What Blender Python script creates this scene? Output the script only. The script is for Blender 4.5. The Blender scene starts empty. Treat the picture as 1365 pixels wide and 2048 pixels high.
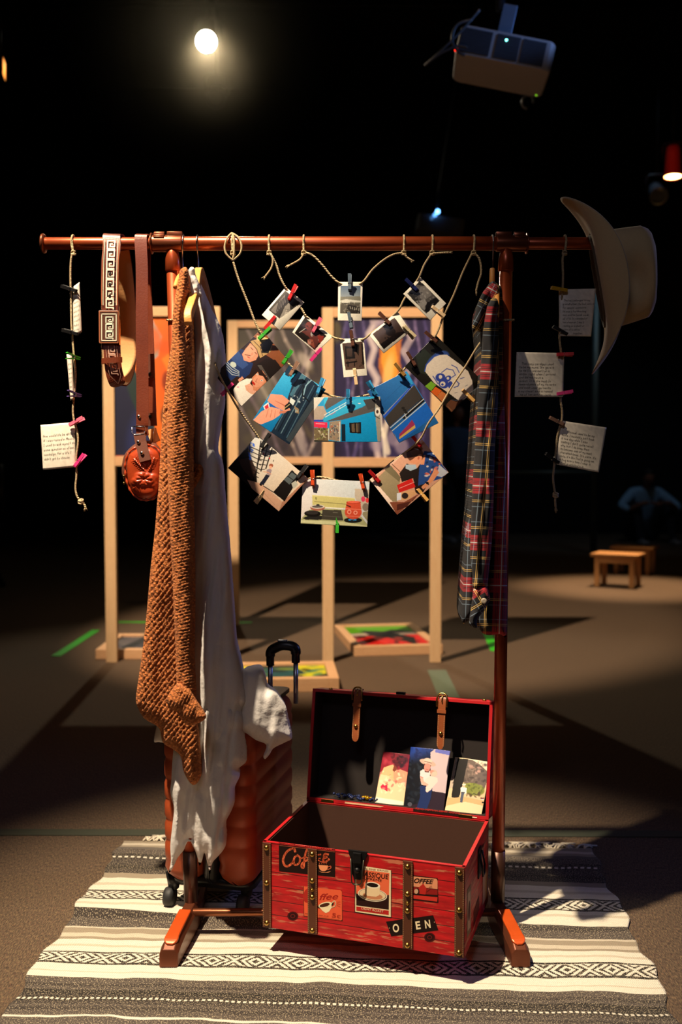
import bpy, bmesh, math, random
import numpy as np
from mathutils import Vector, Matrix, geometry
random.seed(7); RNG = np.random.default_rng(5)
SC = bpy.context.scene
COL = SC.collection
PI = math.pi
# ------------------------------------------------------------------ camera
CAM_Y, CAM_Z, PITCH, FPX = -2.1, 1.006, math.radians(2.82), 35 / 36 * 2048
cam = bpy.data.cameras.new('camera'); camo = bpy.data.objects.new('camera', cam); COL.objects.link(camo)
camo.location = (0, CAM_Y, CAM_Z); camo.rotation_euler = (PI / 2 - PITCH, 0, 0)
cam.sensor_fit = 'VERTICAL'; cam.sensor_height = 36; cam.sensor_width = 24; cam.lens = 35
cam.clip_start = .05; cam.clip_end = 60
cam.dof.use_dof = True; cam.dof.focus_distance = 2.05; cam.dof.aperture_fstop = 3.2
SC.camera = camo
# ------------------------------------------------------------------ world, exposure
w = bpy.data.worlds.new('world'); SC.world = w; w.use_nodes = True
w.node_tree.nodes['Background'].inputs[0].default_value = (.35, .42, .6, 1)
w.node_tree.nodes['Background'].inputs[1].default_value = .006
SC.view_settings.view_transform = 'Standard'; SC.view_settings.look = 'None'
SC.view_settings.gamma = 1; SC.view_settings.exposure = 0; SC.view_settings.use_curve_mapping = False
# ------------------------------------------------------------------ lights
def spot(name, loc, aim, power, col, size, blend=.4, radius=.05):
    l = bpy.data.lights.new(name, 'SPOT'); l.energy = power; l.color = col
    l.spot_size = math.radians(size); l.spot_blend = blend; l.shadow_soft_size = radius
    o = bpy.data.objects.new(name, l); COL.objects.link(o); o.location = loc
    o.rotation_euler = (Vector(aim) - Vector(loc)).to_track_quat('-Z', 'Y').to_euler(); return o
spot('key_spot', (-1.15, -1.15, 4.3), (-.20, -.16, .55), 1880, (1, .81, .58), 28, .85, .045)      # stage profile over the rug
spot('blue_spill', (3.4, 1.2, 2.1), (.1, 0, .9), 60, (.26, .34, 1), 50, .6, .15)                 # projector spill from the right
spot('soft_front', (-.6, -3.4, 3.4), (.2, .3, .7), 40, (.86, .82, 1.0), 60, .8, .4)              # weak unseen soft fill from behind the camera
spot('panel_spot', (-1.7, .1, 5.2), (-.15, 3.1, 1.1), 2500, (1, .74, .50), 33, .45, .06)            # lights the framed paintings
spot('floor_spot', (.9, 2.2, 5.2), (.3, 4.1, 0), 60, (1, .70, .42), 62, .9, .1)
spot('stool_spot', (2.75, 6.5, 5.6), (2.35, 5.95, .2), 2900, (1, .68, .40), 21, .85, .08)            # over the two low stools
spot('far_wash', (3.0, 8.0, 5.0), (3.2, 11.0, .6), 40, (.5, .75, 1), 60, .7, .2)
spot('rig_wash', (.2, .3, 1.6), (1.0, 2.3, 2.7), 9, (1, .78, .68), 40, .7, .1)
spot('back_spot', (-1.390, 8.363, 5.335), (.1, 1.2, .3), 500, (1, .86, .62), 42, .5, .06)          # the lamp seen burning upper left

# ------------------------------------------------------------------ helpers: picture rays
CP, SP = math.cos(PITCH), math.sin(PITCH)
def ray(px, py):
    x = (px - 682.5) / FPX; v = (1024 - py) / FPX
    return Vector((x, CP + v * SP, -SP + v * CP))
def P(px, py, Y=0.0):
    d = ray(px, py); return Vector((0, CAM_Y, CAM_Z)) + d * ((Y - CAM_Y) / d.y)
def G(px, py, z=0.0):
    d = ray(px, py); return Vector((0, CAM_Y, CAM_Z)) + d * ((z - CAM_Z) / d.z)
def PP(px, py, Y):
    px = np.asarray(px, float); py = np.asarray(py, float); Y = np.asarray(Y, float) + 0 * px
    x = (px - 682.5) / FPX; v = (1024 - py) / FPX
    dy = CP + v * SP; dz = -SP + v * CP; t = (Y - CAM_Y) / dy
    return np.stack([x * t, CAM_Y + dy * t, CAM_Z + dz * t], -1)
# ------------------------------------------------------------------ helpers: objects
MATS = {}; MW = {}
def lin(c):
    if isinstance(c, str): c = tuple(int(c[i:i + 2], 16) / 255 for i in (0, 2, 4))
    return tuple((x / 12.92 if x <= .04045 else ((x + .055) / 1.055) ** 2.4) for x in c[:3])
class NT:
    def __init__(s, name):
        s.m = bpy.data.materials.new(name); s.m.use_nodes = True; s.t = s.m.node_tree
        s.b = s.t.nodes['Principled BSDF']; MATS[name] = s.m
    def n(s, typ, **kw):
        nd = s.t.nodes.new(typ)
        for k, v in kw.items(): setattr(nd, k, v)
        return nd
    def put(s, sock, v):
        if v is None: return
        if isinstance(v, bpy.types.NodeSocket): s.t.links.new(v, sock)
        elif isinstance(v, tuple) and len(v) == 3 and sock.type == 'RGBA': sock.default_value = (*v, 1)
        else: sock.default_value = v
    def math(s, op, a, b=None, c=None, clamp=False):
        nd = s.n('ShaderNodeMath', operation=op, use_clamp=clamp)
        for i, v in enumerate((a, b, c)): s.put(nd.inputs[i], v)
        return nd.outputs[0]
    def mix(s, f, a, b, mode='MIX'):
        nd = s.n('ShaderNodeMix', data_type='RGBA', blend_type=mode)
        s.put(nd.inputs[0], f); s.put(nd.inputs[6], a); s.put(nd.inputs[7], b); return nd.outputs[2]
    def ramp(s, f, stops, interp='LINEAR'):
        nd = s.n('ShaderNodeValToRGB'); r = nd.color_ramp; r.interpolation = interp
        while len(r.elements) < len(stops): r.elements.new(.5)
        for e, (p, c) in zip(r.elements, sorted(stops, key=lambda q: q[0])):
            e.position = max(0, min(1, p)); e.color = (*(c if isinstance(c, tuple) else (c, c, c)), 1)
        s.put(nd.inputs[0], f); return nd.outputs[0]
    def noise(s, vec, scale, detail=3, rough=.55, out=0):
        nd = s.n('ShaderNodeTexNoise'); s.put(nd.inputs['Vector'], vec); nd.inputs['Scale'].default_value = scale
        nd.inputs['Detail'].default_value = detail; nd.inputs['Roughness'].default_value = rough; return nd.outputs[out]
    def voro(s, vec, scale, feature='F1', out=0):
        nd = s.n('ShaderNodeTexVoronoi', feature=feature); s.put(nd.inputs['Vector'], vec); nd.inputs['Scale'].default_value = scale
        return nd.outputs[out]
    def obj(s): return s.n('ShaderNodeTexCoord').outputs['Object']
    def uv(s): return s.n('ShaderNodeTexCoord').outputs['UV']
    def sep(s, v):
        nd = s.n('ShaderNodeSeparateXYZ'); s.put(nd.inputs[0], v); return nd.outputs
    def comb(s, x, y, z=0.0):
        nd = s.n('ShaderNodeCombineXYZ'); s.put(nd.inputs[0], x); s.put(nd.inputs[1], y); s.put(nd.inputs[2], z); return nd.outputs[0]
    def mapv(s, v, sc, rot=(0, 0, 0)):
        nd = s.n('ShaderNodeMapping'); s.put(nd.inputs[0], v); nd.inputs['Scale'].default_value = sc; nd.inputs['Rotation'].default_value = rot
        return nd.outputs[0]
    def out(s, col=None, rough=None, metal=None, bump=None, bs=.5, bd=.002, **kw):
        s.put(s.b.inputs['Base Color'], col); s.put(s.b.inputs['Roughness'], rough); s.put(s.b.inputs['Metallic'], metal)
        for k, v in kw.items(): s.put(s.b.inputs[k.replace('_', ' ')], v)
        if bump is not None:
            nd = s.n('ShaderNodeBump'); nd.inputs['Strength'].default_value = bs; nd.inputs['Distance'].default_value = bd
            s.put(nd.inputs['Height'], bump); s.put(s.b.inputs['Normal'], nd.outputs[0])
        return s.m
def simple(name, col, rough=.5, metal=0.0, var=.12, scale=40, bump=0.0, bd=.001, **kw):
    if name in MATS: return MATS[name]
    s = NT(name); c = lin(col); n = s.noise(s.obj(), scale, 4)
    c1 = tuple(x * (1 - var) for x in c); c2 = tuple(min(1, x * (1 + var)) for x in c)
    return s.out(s.mix(n, c1, c2), rough, metal, n if bump else None, bump, bd, **kw)
def tagit(o, label=None, cat=None, group=None, kind=None):
    if label: o['label'] = label
    if cat: o['category'] = cat
    if group: o['group'] = group
    if kind: o['kind'] = kind
    return o
def thing(name, label, cat, loc=(0, 0, 0), rot=(0, 0, 0), group=None, kind=None):
    o = bpy.data.objects.new(name, None); o.empty_display_size = .05; COL.objects.link(o)
    o.location = loc; o.rotation_euler = rot
    MW[o.name] = Matrix.LocRotScale(Vector(loc), __import__('mathutils').Euler(rot), None)
    return tagit(o, label, cat, group, kind)
def link(name, me, mat, parent=None, world=False, loc=None):
    """world=True: the mesh is in world space; it is brought into its parent's space"""
    if mat is not None:
        for m in (mat if isinstance(mat, (list, tuple)) else [mat]): me.materials.append(m)
    if world and parent is not None: me.transform(MW[parent.name].inverted())
    if world and parent is None and loc is not None: me.transform(Matrix.Translation(-Vector(loc)))
    o = bpy.data.objects.new(name, me); COL.objects.link(o)
    if parent is not None: o.parent = parent; MW[o.name] = MW.get(parent.name, Matrix())
    elif loc is not None: o.location = loc; MW[o.name] = Matrix.Translation(Vector(loc))
    else: MW[o.name] = Matrix()
    return o
def obj(name, bm, mat, parent=None, world=False, loc=None, smooth=True, bevel=0, sub=0):
    me = bpy.data.meshes.new(name)
    if isinstance(bm, bmesh.types.BMesh):
        bm.normal_update(); bm.to_mesh(me); bm.free()
    else: me = bm
    if smooth: me.polygons.foreach_set('use_smooth', [True] * len(me.polygons))
    o = link(name, me, mat, parent, world, loc)
    if bevel:
        b = o.modifiers.new('bevel', 'BEVEL'); b.width = bevel; b.segments = 2; b.limit_method = 'ANGLE'; b.angle_limit = .6
        b.harden_normals = False
    if sub:
        b = o.modifiers.new('sub', 'SUBSURF'); b.levels = sub; b.render_levels = sub
    return o
def box(bm, c, s, M=None, mi=0):
    r = bmesh.ops.create_cube(bm, size=1)['verts']
    T = Matrix.Translation(Vector(c)) @ Matrix.Diagonal((*s, 1))
    if M is not None: T = M @ T
    bmesh.ops.transform(bm, matrix=T, verts=r)
    for f in {f for v in r for f in v.link_faces}: f.material_index = mi
    return r
def boxobj(name, c, s, mat, parent=None, bevel=.001, M=None, **kw):
    bm = bmesh.new(); box(bm, c, s, M); return obj(name, bm, mat, parent, smooth=False, bevel=bevel, **kw)
def frames(pts):
    pts = [Vector(p) for p in pts]; T = []
    for i in range(len(pts)):
        a = pts[max(0, i - 1)]; b = pts[min(len(pts) - 1, i + 1)]; T.append((b - a).normalized() if (b - a).length > 1e-9 else Vector((0, 0, 1)))
    n = T[0].orthogonal().normalized(); N = []
    for t in T:
        n = (n - t * n.dot(t)); n = n.normalized() if n.length > 1e-6 else t.orthogonal().normalized(); N.append(n.copy())
    return pts, T, N
def tube(bm, pts, r, seg=10, caps=True, flat=1.0):
    """tube along pts; r a number or list"""
    pts, T, N = frames(pts); rings = []
    for i, p in enumerate(pts):
        ri = r[i] if isinstance(r, (list, tuple)) else r
        b = T[i].cross(N[i]); rings.append([bm.verts.new(p + (N[i] * math.cos(a) + b * math.sin(a) * flat) * ri) for a in (2 * PI * k / seg for k in range(seg))])
    for i in range(len(rings) - 1):
        for k in range(seg): bm.faces.new((rings[i][k], rings[i][(k + 1) % seg], rings[i + 1][(k + 1) % seg], rings[i + 1][k]))
    if caps: bm.faces.new(rings[0][::-1]); bm.faces.new(rings[-1])
    return rings
def spline(pts, n=8):
    """Catmull-Rom through pts (any dimension)"""
    pts = [np.array(p, float) for p in pts]; out = []
    for i in range(len(pts) - 1):
        p0 = pts[max(0, i - 1)]; p1 = pts[i]; p2 = pts[i + 1]; p3 = pts[min(len(pts) - 1, i + 2)]
        for k in range(n):
            t = k / n
            out.append(.5 * ((2 * p1) + (-p0 + p2) * t + (2 * p0 - 5 * p1 + 4 * p2 - p3) * t * t + (-p0 + 3 * p1 - 3 * p2 + p3) * t ** 3))
    out.append(pts[-1]); return out
def lathe(bm, prof, c=(0, 0, 0), axis='z', seg=24, M=None):
    """prof: list of (radius, height)"""
    rings = []
    for r, h in prof:
        ring = []
        for k in range(seg):
            a = 2 * PI * k / seg; q = (r * math.cos(a), r * math.sin(a), h)
            if axis == 'x': q = (h, q[0], q[1])
            elif axis == 'y': q = (q[0], h, q[1])
            v = Vector(q) + Vector(c); ring.append(bm.verts.new(M @ v if M is not None else v))
        rings.append(ring)
    for i in range(len(rings) - 1):
        for k in range(seg): bm.faces.new((rings[i][k], rings[i][(k + 1) % seg], rings[i + 1][(k + 1) % seg], rings[i + 1][k]))
    bm.faces.new(rings[0][::-1]); bm.faces.new(rings[-1])
def strip(bm, pts, W, th=.002, wd=None):
    """flat strap of width W (number or list) along pts; wd = width direction(s)"""
    pts, T, N = frames(pts); prev = None
    for i, p in enumerate(pts):
        wdir = Vector(wd[i] if isinstance(wd, list) else wd); wdir = (wdir - T[i] * wdir.dot(T[i])).normalized()
        n = T[i].cross(wdir).normalized(); Wi = (W[i] if isinstance(W, list) else W) / 2
        q = [bm.verts.new(p + wdir * a * Wi + n * b * th / 2) for a, b in ((-1, -1), (1, -1), (1, 1), (-1, 1))]
        if prev:
            for k in range(4): bm.faces.new((prev[k], prev[(k + 1) % 4], q[(k + 1) % 4], q[k]))
        else: bm.faces.new(q[::-1])
        prev = q
    bm.faces.new(prev)
def mesh_np(name, V, F, uv=None, col=None):
    me = bpy.data.meshes.new(name); me.from_pydata([tuple(v) for v in V], [], [tuple(f) for f in F]); me.update()
    if col is not None:
        a = me.color_attributes.new('paint', 'FLOAT_COLOR', 'POINT'); c = np.ones((len(V), 4), np.float32); c[:, :3] = col
        a.data.foreach_set('color', c.ravel())
    if uv is not None:
        l = me.uv_layers.new(name='uv'); idx = np.empty(len(me.loops), np.int32); me.loops.foreach_get('vertex_index', idx)
        l.data.foreach_set('uv', np.asarray(uv, np.float32)[idx].ravel())
    return me
def np_lin(c): c = np.clip(c, 0, 1); return np.where(c <= .04045, c / 12.92, ((c + .055) / 1.055) ** 2.4)
def hexc(h): return np.array([int(h[i:i + 2], 16) / 255 for i in (0, 2, 4)])
# ------------------------------------------------------------------ painter: colours of flat prints, per vertex
class Paint:
    def __init__(s, X, Y, bg='ffffff'):
        s.X, s.Y = X, Y; s.C = np.zeros(X.shape + (3,)) + hexc(bg); s.o = (0, 0, 1); s.aa = .5 if np.ptp(X) > 3 else .004
    def T(s, ox, oy, k): s.o = (ox, oy, k); return s
    def _xy(s): return (s.X - s.o[0]) * s.o[2], (s.Y - s.o[1]) * s.o[2]
    def _mix(s, m, c): s.C = s.C * (1 - m[..., None]) + (hexc(c) if isinstance(c, str) else c) * m[..., None]
    def poly(s, c, *p, a=1.0):
        x, y = s._xy(); ins = np.zeros(x.shape, bool); p = [(p[i], p[i + 1]) for i in range(0, len(p), 2)]
        for (x1, y1), (x2, y2) in zip(p, p[1:] + p[:1]):
            if y1 == y2: continue
            ins ^= ((y1 > y) != (y2 > y)) & (x < (x2 - x1) * (y - y1) / (y2 - y1) + x1)
        s._mix(ins * a, c)
    def ell(s, c, cx, cy, rx, ry, ang=0, a=1.0, soft=.12):
        x, y = s._xy(); t = math.radians(ang); u = (x - cx) * math.cos(t) + (y - cy) * math.sin(t); v = -(x - cx) * math.sin(t) + (y - cy) * math.cos(t)
        d = np.sqrt((u / rx) ** 2 + (v / ry) ** 2); s._mix(np.clip((1 - d) / soft + .5, 0, 1) * a, c)
    def line(s, c, w, *p, a=1.0):
        x, y = s._xy(); p = [(p[i], p[i + 1]) for i in range(0, len(p), 2)]
        for (x1, y1), (x2, y2) in zip(p, p[1:]):
            dx, dy = x2 - x1, y2 - y1; L = dx * dx + dy * dy + 1e-9; t = np.clip(((x - x1) * dx + (y - y1) * dy) / L, 0, 1)
            d = np.hypot(x - x1 - t * dx, y - y1 - t * dy); s._mix(np.clip((w / 2 - d) / (2 * s.aa * s.o[2]) + .5, 0, 1) * a, c)
    def grad(s, c1, c2, x1, y1, x2, y2, a=1.0):
        x, y = s._xy(); dx, dy = x2 - x1, y2 - y1; t = np.clip(((x - x1) * dx + (y - y1) * dy) / (dx * dx + dy * dy), 0, 1)[..., None]
        s.C = s.C * (1 - a) + a * (hexc(c1) * (1 - t) + hexc(c2) * t)
    def noise(s, amp, n=3): s.C = s.C * (1 + amp * (RNG.random(s.C.shape[:2])[..., None] - .5))
    def grain(s):
        n = RNG.random(s.C.shape[:2]); h, w_ = n.shape; k = RNG.random((h // 6 + 2, w_ // 6 + 2)); k = np.kron(k, np.ones((6, 6)))[:h, :w_]
        s.C = np.clip(s.C * (1 + .09 * (n - .5) + .03 * (k - .5))[..., None], 0, 1)
    def blobs(s, cols, x0, y0, x1, y1, n, r0, r1, a=.6, clip=None):
        for i in range(n):
            s.ell(cols[int(RNG.integers(len(cols)))], RNG.uniform(x0, x1), RNG.uniform(y0, y1), RNG.uniform(r0, r1), RNG.uniform(r0, r1) * .6, RNG.uniform(0, 180), a, .5)
_s = NT('photo_print'); _a = _s.n('ShaderNodeVertexColor', layer_name='paint'); PRINT = _s.out(_a.outputs[0], .32, Specular_IOR_Level=.35)
_s = NT('flat_ink'); _a = _s.n('ShaderNodeVertexColor', layer_name='paint'); INK = _s.out(_a.outputs[0], .6, Specular_IOR_Level=.2)
_s = NT('canvas_paint'); _a = _s.n('ShaderNodeVertexColor', layer_name='paint'); CANVAS = _s.out(_a.outputs[0], .5, None, _s.noise(_s.obj(), 120, 3), .2, .002)
BACKING = simple('paper_backing', 'd8d2c6', .7)
def bilin(c, u, v):
    c = [np.array(q, float) for q in c]; u = u[..., None]; v = v[..., None]
    return c[0] * (1 - u) * (1 - v) + c[1] * u * (1 - v) + c[2] * u * v + c[3] * (1 - u) * v
def card(name, corners, Y, fn, label, cat, group=None, tilt=.10, curl=.004, dens=.8, th=.0006, part='picture', mat=None, rim='efe9dc'):
    """a stiff flat print hung in the air; corners TL TR BR BL; fn paints it; a thing with its own thickness"""
    W = math.dist(corners[0], corners[1]); H = math.dist(corners[0], corners[3])
    nu, nv = max(6, int(W / dens)), max(6, int(H / dens)); V, U = np.meshgrid(np.linspace(0, 1, nv), np.linspace(0, 1, nu), indexing='ij')
    q = bilin(corners, U, V); cy = np.mean([c[1] for c in corners])
    Yf = lambda U, V, q: Y + (cy - q[..., 1]) / 950 * tilt + curl * (2 * U - 1) ** 2 + curl * .6 * (2 * V - 1) ** 2
    W3 = PP(q[..., 0], q[..., 1], Yf(U, V, q)); pt = Paint(q[..., 0], q[..., 1]); fn(pt); pt.grain()
    ctr = W3[nv // 2, nu // 2].copy(); W3 = W3 - ctr
    idx = np.arange(nu * nv).reshape(nv, nu)
    F = np.stack([idx[:-1, :-1], idx[1:, :-1], idx[1:, 1:], idx[:-1, 1:]], -1).reshape(-1, 4)
    rimi = list(idx[0, :]) + list(idx[1:, -1]) + list(idx[-1, -2::-1]) + list(idx[-2:0:-1, 0]); n0 = nu * nv
    Vv = W3.reshape(-1, 3); back = Vv[rimi] + np.array([0, th, 0]); k = len(rimi)
    me = mesh_np(name, np.vstack([Vv, back, back]), [tuple(f) for f in F] +
                 [(rimi[i], rimi[(i + 1) % k], n0 + (i + 1) % k, n0 + i) for i in range(k)] + [tuple(n0 + k + i for i in range(k))], None,
                 np.vstack([np_lin(pt.C).reshape(-1, 3), np.tile(np_lin(hexc(rim)), (2 * k, 1))]))
    o = obj(name, me, mat or PRINT, loc=tuple(ctr)); MW[o.name] = Matrix.Translation(Vector(ctr))
    o.data.materials.append(BACKING); o.data.polygons[len(o.data.polygons) - 1].material_index = 1
    tagit(o, label, cat, group)
    def S(u, v, off=.0006):
        u = np.asarray(u, float); v = np.asarray(v, float); qq = bilin(corners, u, v)
        return PP(qq[..., 0], qq[..., 1], Yf(u, v, qq) - off)
    return o, S
# ------------------------------------------------------------------ ink: flat shapes lying on a surface
class Ink:
    def __init__(s, f): s.f = f; s.V = []; s.F = []; s.C = []; s.z = 0
    def add(s, pts, faces, c, step=True):
        if step: s.z += .00005
        k = len(s.V); s.V += [tuple(s.f(x, y, s.z)) for x, y in pts]; s.F += [tuple(i + k for i in f) for f in faces]
        s.C += [np_lin(hexc(c))] * len(pts)
    def poly(s, c, *p): pts = [(p[i], p[i + 1]) for i in range(0, len(p), 2)]; s.add(pts, [tuple(range(len(pts)))], c)
    def ell(s, c, cx, cy, rx, ry, ang=0, n=28):
        t = math.radians(ang); s.add([(cx + rx * math.cos(a) * math.cos(t) - ry * math.sin(a) * math.sin(t), cy + rx * math.cos(a) * math.sin(t) + ry * math.sin(a) * math.cos(t)) for a in (2 * PI * i / n for i in range(n))], [tuple(range(n))], c)
    def line(s, c, w, p, step=True):
        if step: s.z += .00005
        for a, b in zip(p, p[1:]):
            dx, dy = b[0] - a[0], b[1] - a[1]; L = math.hypot(dx, dy) + 1e-9; nx, ny = -dy / L * w / 2, dx / L * w / 2; ex, ey = dx / L * w * .3, dy / L * w * .3
            s.add([(a[0] - ex + nx, a[1] - ey + ny), (a[0] - ex - nx, a[1] - ey - ny), (b[0] + ex - nx, b[1] + ey - ny), (b[0] + ex + nx, b[1] + ey + ny)], [(0, 1, 2, 3)], c, False)
    def text(s, c, body, x0, y0, x1, y1, h, shear=0.0, bold=0.0, flip=1):
        """typeset words from (x0,y0) to (x1,y1), letters h high; y grows downward like the picture"""
        cu = bpy.data.curves.new('t', 'FONT'); cu.body = body; cu.size = 1; cu.shear = shear; cu.offset = bold
        o = bpy.data.objects.new('t', cu); COL.objects.link(o); dg = bpy.context.evaluated_depsgraph_get(); me = bpy.data.meshes.new_from_object(o.evaluated_get(dg))
        pts = np.array([v.co[:] for v in me.vertices]); fs = [tuple(p.vertices) for p in me.polygons]
        bpy.data.objects.remove(o); bpy.data.curves.remove(cu); bpy.data.meshes.remove(me)
        L = math.hypot(x1 - x0, y1 - y0); ex = np.array([x1 - x0, y1 - y0]) / L; ey = np.array([ex[1], -ex[0]]) * flip
        xs = (pts[:, 0] - pts[:, 0].min()) / np.ptp(pts[:, 0]) * L; ys = pts[:, 1] / .7 * h
        s.add([(x0 + a * ex[0] + b * ey[0], y0 + a * ex[1] + b * ey[1]) for a, b in zip(xs, ys)], fs, c)
    def build(s, name, parent, mat=None):
        me = mesh_np(name, s.V, s.F, None, np.array(s.C)); return obj(name, me, mat or INK, parent, world=True, smooth=False)
# pen strokes: glyphs on a small grid (x right, y up, x-height 4, descender to -3)
GL = {'a': '3,4 1,4 0,2 1,0 3,1 3,4 3,0 4,0', 'b': '0,8 0,0 2,0 3,2 2,4 0,3', 'c': '3,4 1,4 0,2 1,0 3,0', 'd': '3,4 1,4 0,2 1,0 3,1 3,8 3,0', 'e': '0,2 3,3 2,4 1,4 0,2 1,0 3,0', 'f': '3,8 1,7 1,0|0,4 3,4',
      'g': '3,4 1,4 0,2 1,0 3,1 3,4 3,-3 0,-3', 'h': '0,8 0,0|0,3 2,4 3,3 3,0', 'i': '0,4 0,0|0,6 0,6.5', 'j': '1,4 1,-3 0,-3|1,6 1,6.5', 'k': '0,8 0,0|3,4 0,2 3,0', 'l': '0,8 0,0 1,0', 'm': '0,4 0,0|0,3 1,4 2,3 2,0|2,3 3,4 4,3 4,0',
      'n': '0,4 0,0|0,3 2,4 3,3 3,0', 'o': '1,4 0,2 1,0 3,1 3,3 1,4', 'p': '0,4 0,-3|0,3 2,4 3,2 2,0 0,1', 'q': '3,1 1,0 0,2 1,4 3,4 3,-3', 'r': '0,4 0,0|0,3 1,4 3,4', 's': '3,4 1,4 0,3 3,1 2,0 0,0', 't': '1,7 1,0 3,0|0,4 3,4',
      'u': '0,4 0,1 1,0 3,1 3,4 3,0', 'v': '0,4 1,0 3,4', 'w': '0,4 1,0 2,3 3,0 4,4', 'x': '0,4 3,0|3,4 0,0', 'y': '0,4 1,1 3,1|3,4 2,-1 0,-3', 'z': '0,4 3,4 0,0 3,0', '.': '0,0 .4,0', ',': '.5,.5 0,-1', "'": '0,8 0,6', '?': '0,7 2,8 2,5 1,3 1,2|1,0 1,.4',
      'I': '0,8 2,8|1,8 1,0|0,0 2,0', 'T': '0,8 4,8|2,8 2,0', 'D': '0,8 0,0 2,0 4,4 2,8 0,8', 'M': '0,0 0,8 2,3 4,8 4,0', 'F': '0,0 0,8 3,8|0,4 2,4', 'H': '0,8 0,0|3,8 3,0|0,4 3,4', 'S': '3,8 1,8 0,6 3,3 2,0 0,0', '(': '2,8 0,5 0,2 2,-1', ')': '0,8 2,5 2,2 0,-1'}
def handwriting(ink, lines, x0, y0, dy, k, c='2a2520', pen=.7, slope=0.0, wob=.5, kx=1.22):
    pen *= .66
    for li, tx in enumerate(lines):
        if isinstance(tx, tuple): ind, tx = tx
        else: ind = 0
        x = x0 + ind; y = y0 + li * dy
        for ch in tx:
            if ch == ' ': x += 2.6 * k * kx; continue
            g = GL.get(ch, GL['o']); wmax = 0; jy = random.uniform(-wob, wob) * k
            for st in g.split('|'):
                p = [tuple(map(float, q.split(','))) for q in st.split()]; wmax = max([wmax] + [q[0] for q in p])
                ink.line(c, pen, [(x + (q[0] * kx + .12 * q[1]) * k, y - q[1] * k + jy + (x - x0) * slope) for q in p], False)
            x += (wmax + 1.4) * k * kx * random.uniform(.92, 1.08)
# ------------------------------------------------------------------ soft filled outlines for cloth
def resample(pts, s, closed=True):
    pts = [np.array(p, float) for p in pts]; out = []
    for a, b in zip(pts, pts[1:] + (pts[:1] if closed else [])):
        n = max(1, int(round(np.linalg.norm(b - a) / s))); out += [a + (b - a) * i / n for i in range(n)]
    return np.array(out)
def puff(name, outline, y0, front, back, R, sp, mat, parent, fold=None, uv=None, smoothpts=True, disp=None):
    """cloth body: outline in the picture at depth y0, bulging toward (front) and away (back); fold(px,py)->extra depth of the near side"""
    o = resample([tuple(p) for p in (spline(list(outline) + [outline[0]], 4)[:-1] if smoothpts else outline)], sp)
    x0, yy0 = o.min(0); x1, yy1 = o.max(0); gx, gy = [], []
    for j, y in enumerate(np.arange(yy0, yy1, sp * .87)):
        xs = np.arange(x0 + (sp / 2 if j % 2 else 0), x1, sp); gx += list(xs); gy += [y] * len(xs)
    g = np.stack([gx, gy], -1) + RNG.uniform(-.05, .05, (len(gx), 2)) * sp
    def dist(q):
        d = np.full(len(q), 1e9)
        for a, b in zip(o, np.roll(o, -1, 0)):
            ab = b - a; t = np.clip(((q - a) @ ab) / (ab @ ab + 1e-9), 0, 1); d = np.minimum(d, np.hypot(*(q - a - t[:, None] * ab).T))
        return d
    ins = np.zeros(len(g), bool)
    for a, b in zip(o, np.roll(o, -1, 0)):
        if a[1] == b[1]: continue
        ins ^= ((a[1] > g[:, 1]) != (b[1] > g[:, 1])) & (g[:, 0] < (b[0] - a[0]) * (g[:, 1] - a[1]) / (b[1] - a[1]) + a[0])
    g = g[ins]; g = g[dist(g) > sp * .45]; al = np.vstack([o, g]); nb = len(o)
    vv, _, ff, *_r = geometry.delaunay_2d_cdt([Vector(p) for p in al], [], [list(range(nb))], 1, 1e-5)
    q = np.array([v[:] for v in vv]); d = dist(q); bd = d < 1e-3
    pr = np.sqrt(np.clip(1 - (1 - np.clip(d / R, 0, 1)) ** 2, 0, 1))
    fo = fold(q[:, 0], q[:, 1]) if fold is not None else 0
    yf = y0 - front * pr + fo * np.clip(d / (sp * 1.5), 0, 1)
    Fp = PP(q[:, 0], q[:, 1], yf); B0 = PP(q[:, 0], q[:, 1], y0); Bp = B0 + np.stack([0 * pr, back * pr + .0, 0 * pr], -1)
    if disp is not None: Fp = Fp + disp(q[:, 0], q[:, 1])[:, None] * np.array([0, -1, 0]) * np.clip(d / 3, 0, 1)[:, None]
    n = len(q); mp = np.where(bd, np.arange(n), np.arange(n) + n)
    F = []
    for f in ff:
        a = sum(q[f[i]][0] * q[f[(i + 1) % len(f)]][1] - q[f[(i + 1) % len(f)]][0] * q[f[i]][1] for i in range(len(f)))
        f = list(f) if a < 0 else list(f)[::-1]
        F.append(tuple(f)); F.append(tuple(int(mp[i]) for i in reversed(f)))
    U = np.stack([B0[:, 0], B0[:, 2]], -1) if uv is None else uv(q[:, 0], q[:, 1], B0)
    F = [f for f in F if len(set(f)) > 2]
    me = mesh_np(name, np.vstack([Fp, Bp]), F, np.vstack([U, U])); bm = bmesh.new(); bm.from_mesh(me)
    bmesh.ops.delete(bm, geom=[v for v in bm.verts if not v.link_faces], context='VERTS')
    return obj(name, bm, mat, parent, world=True)
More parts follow.
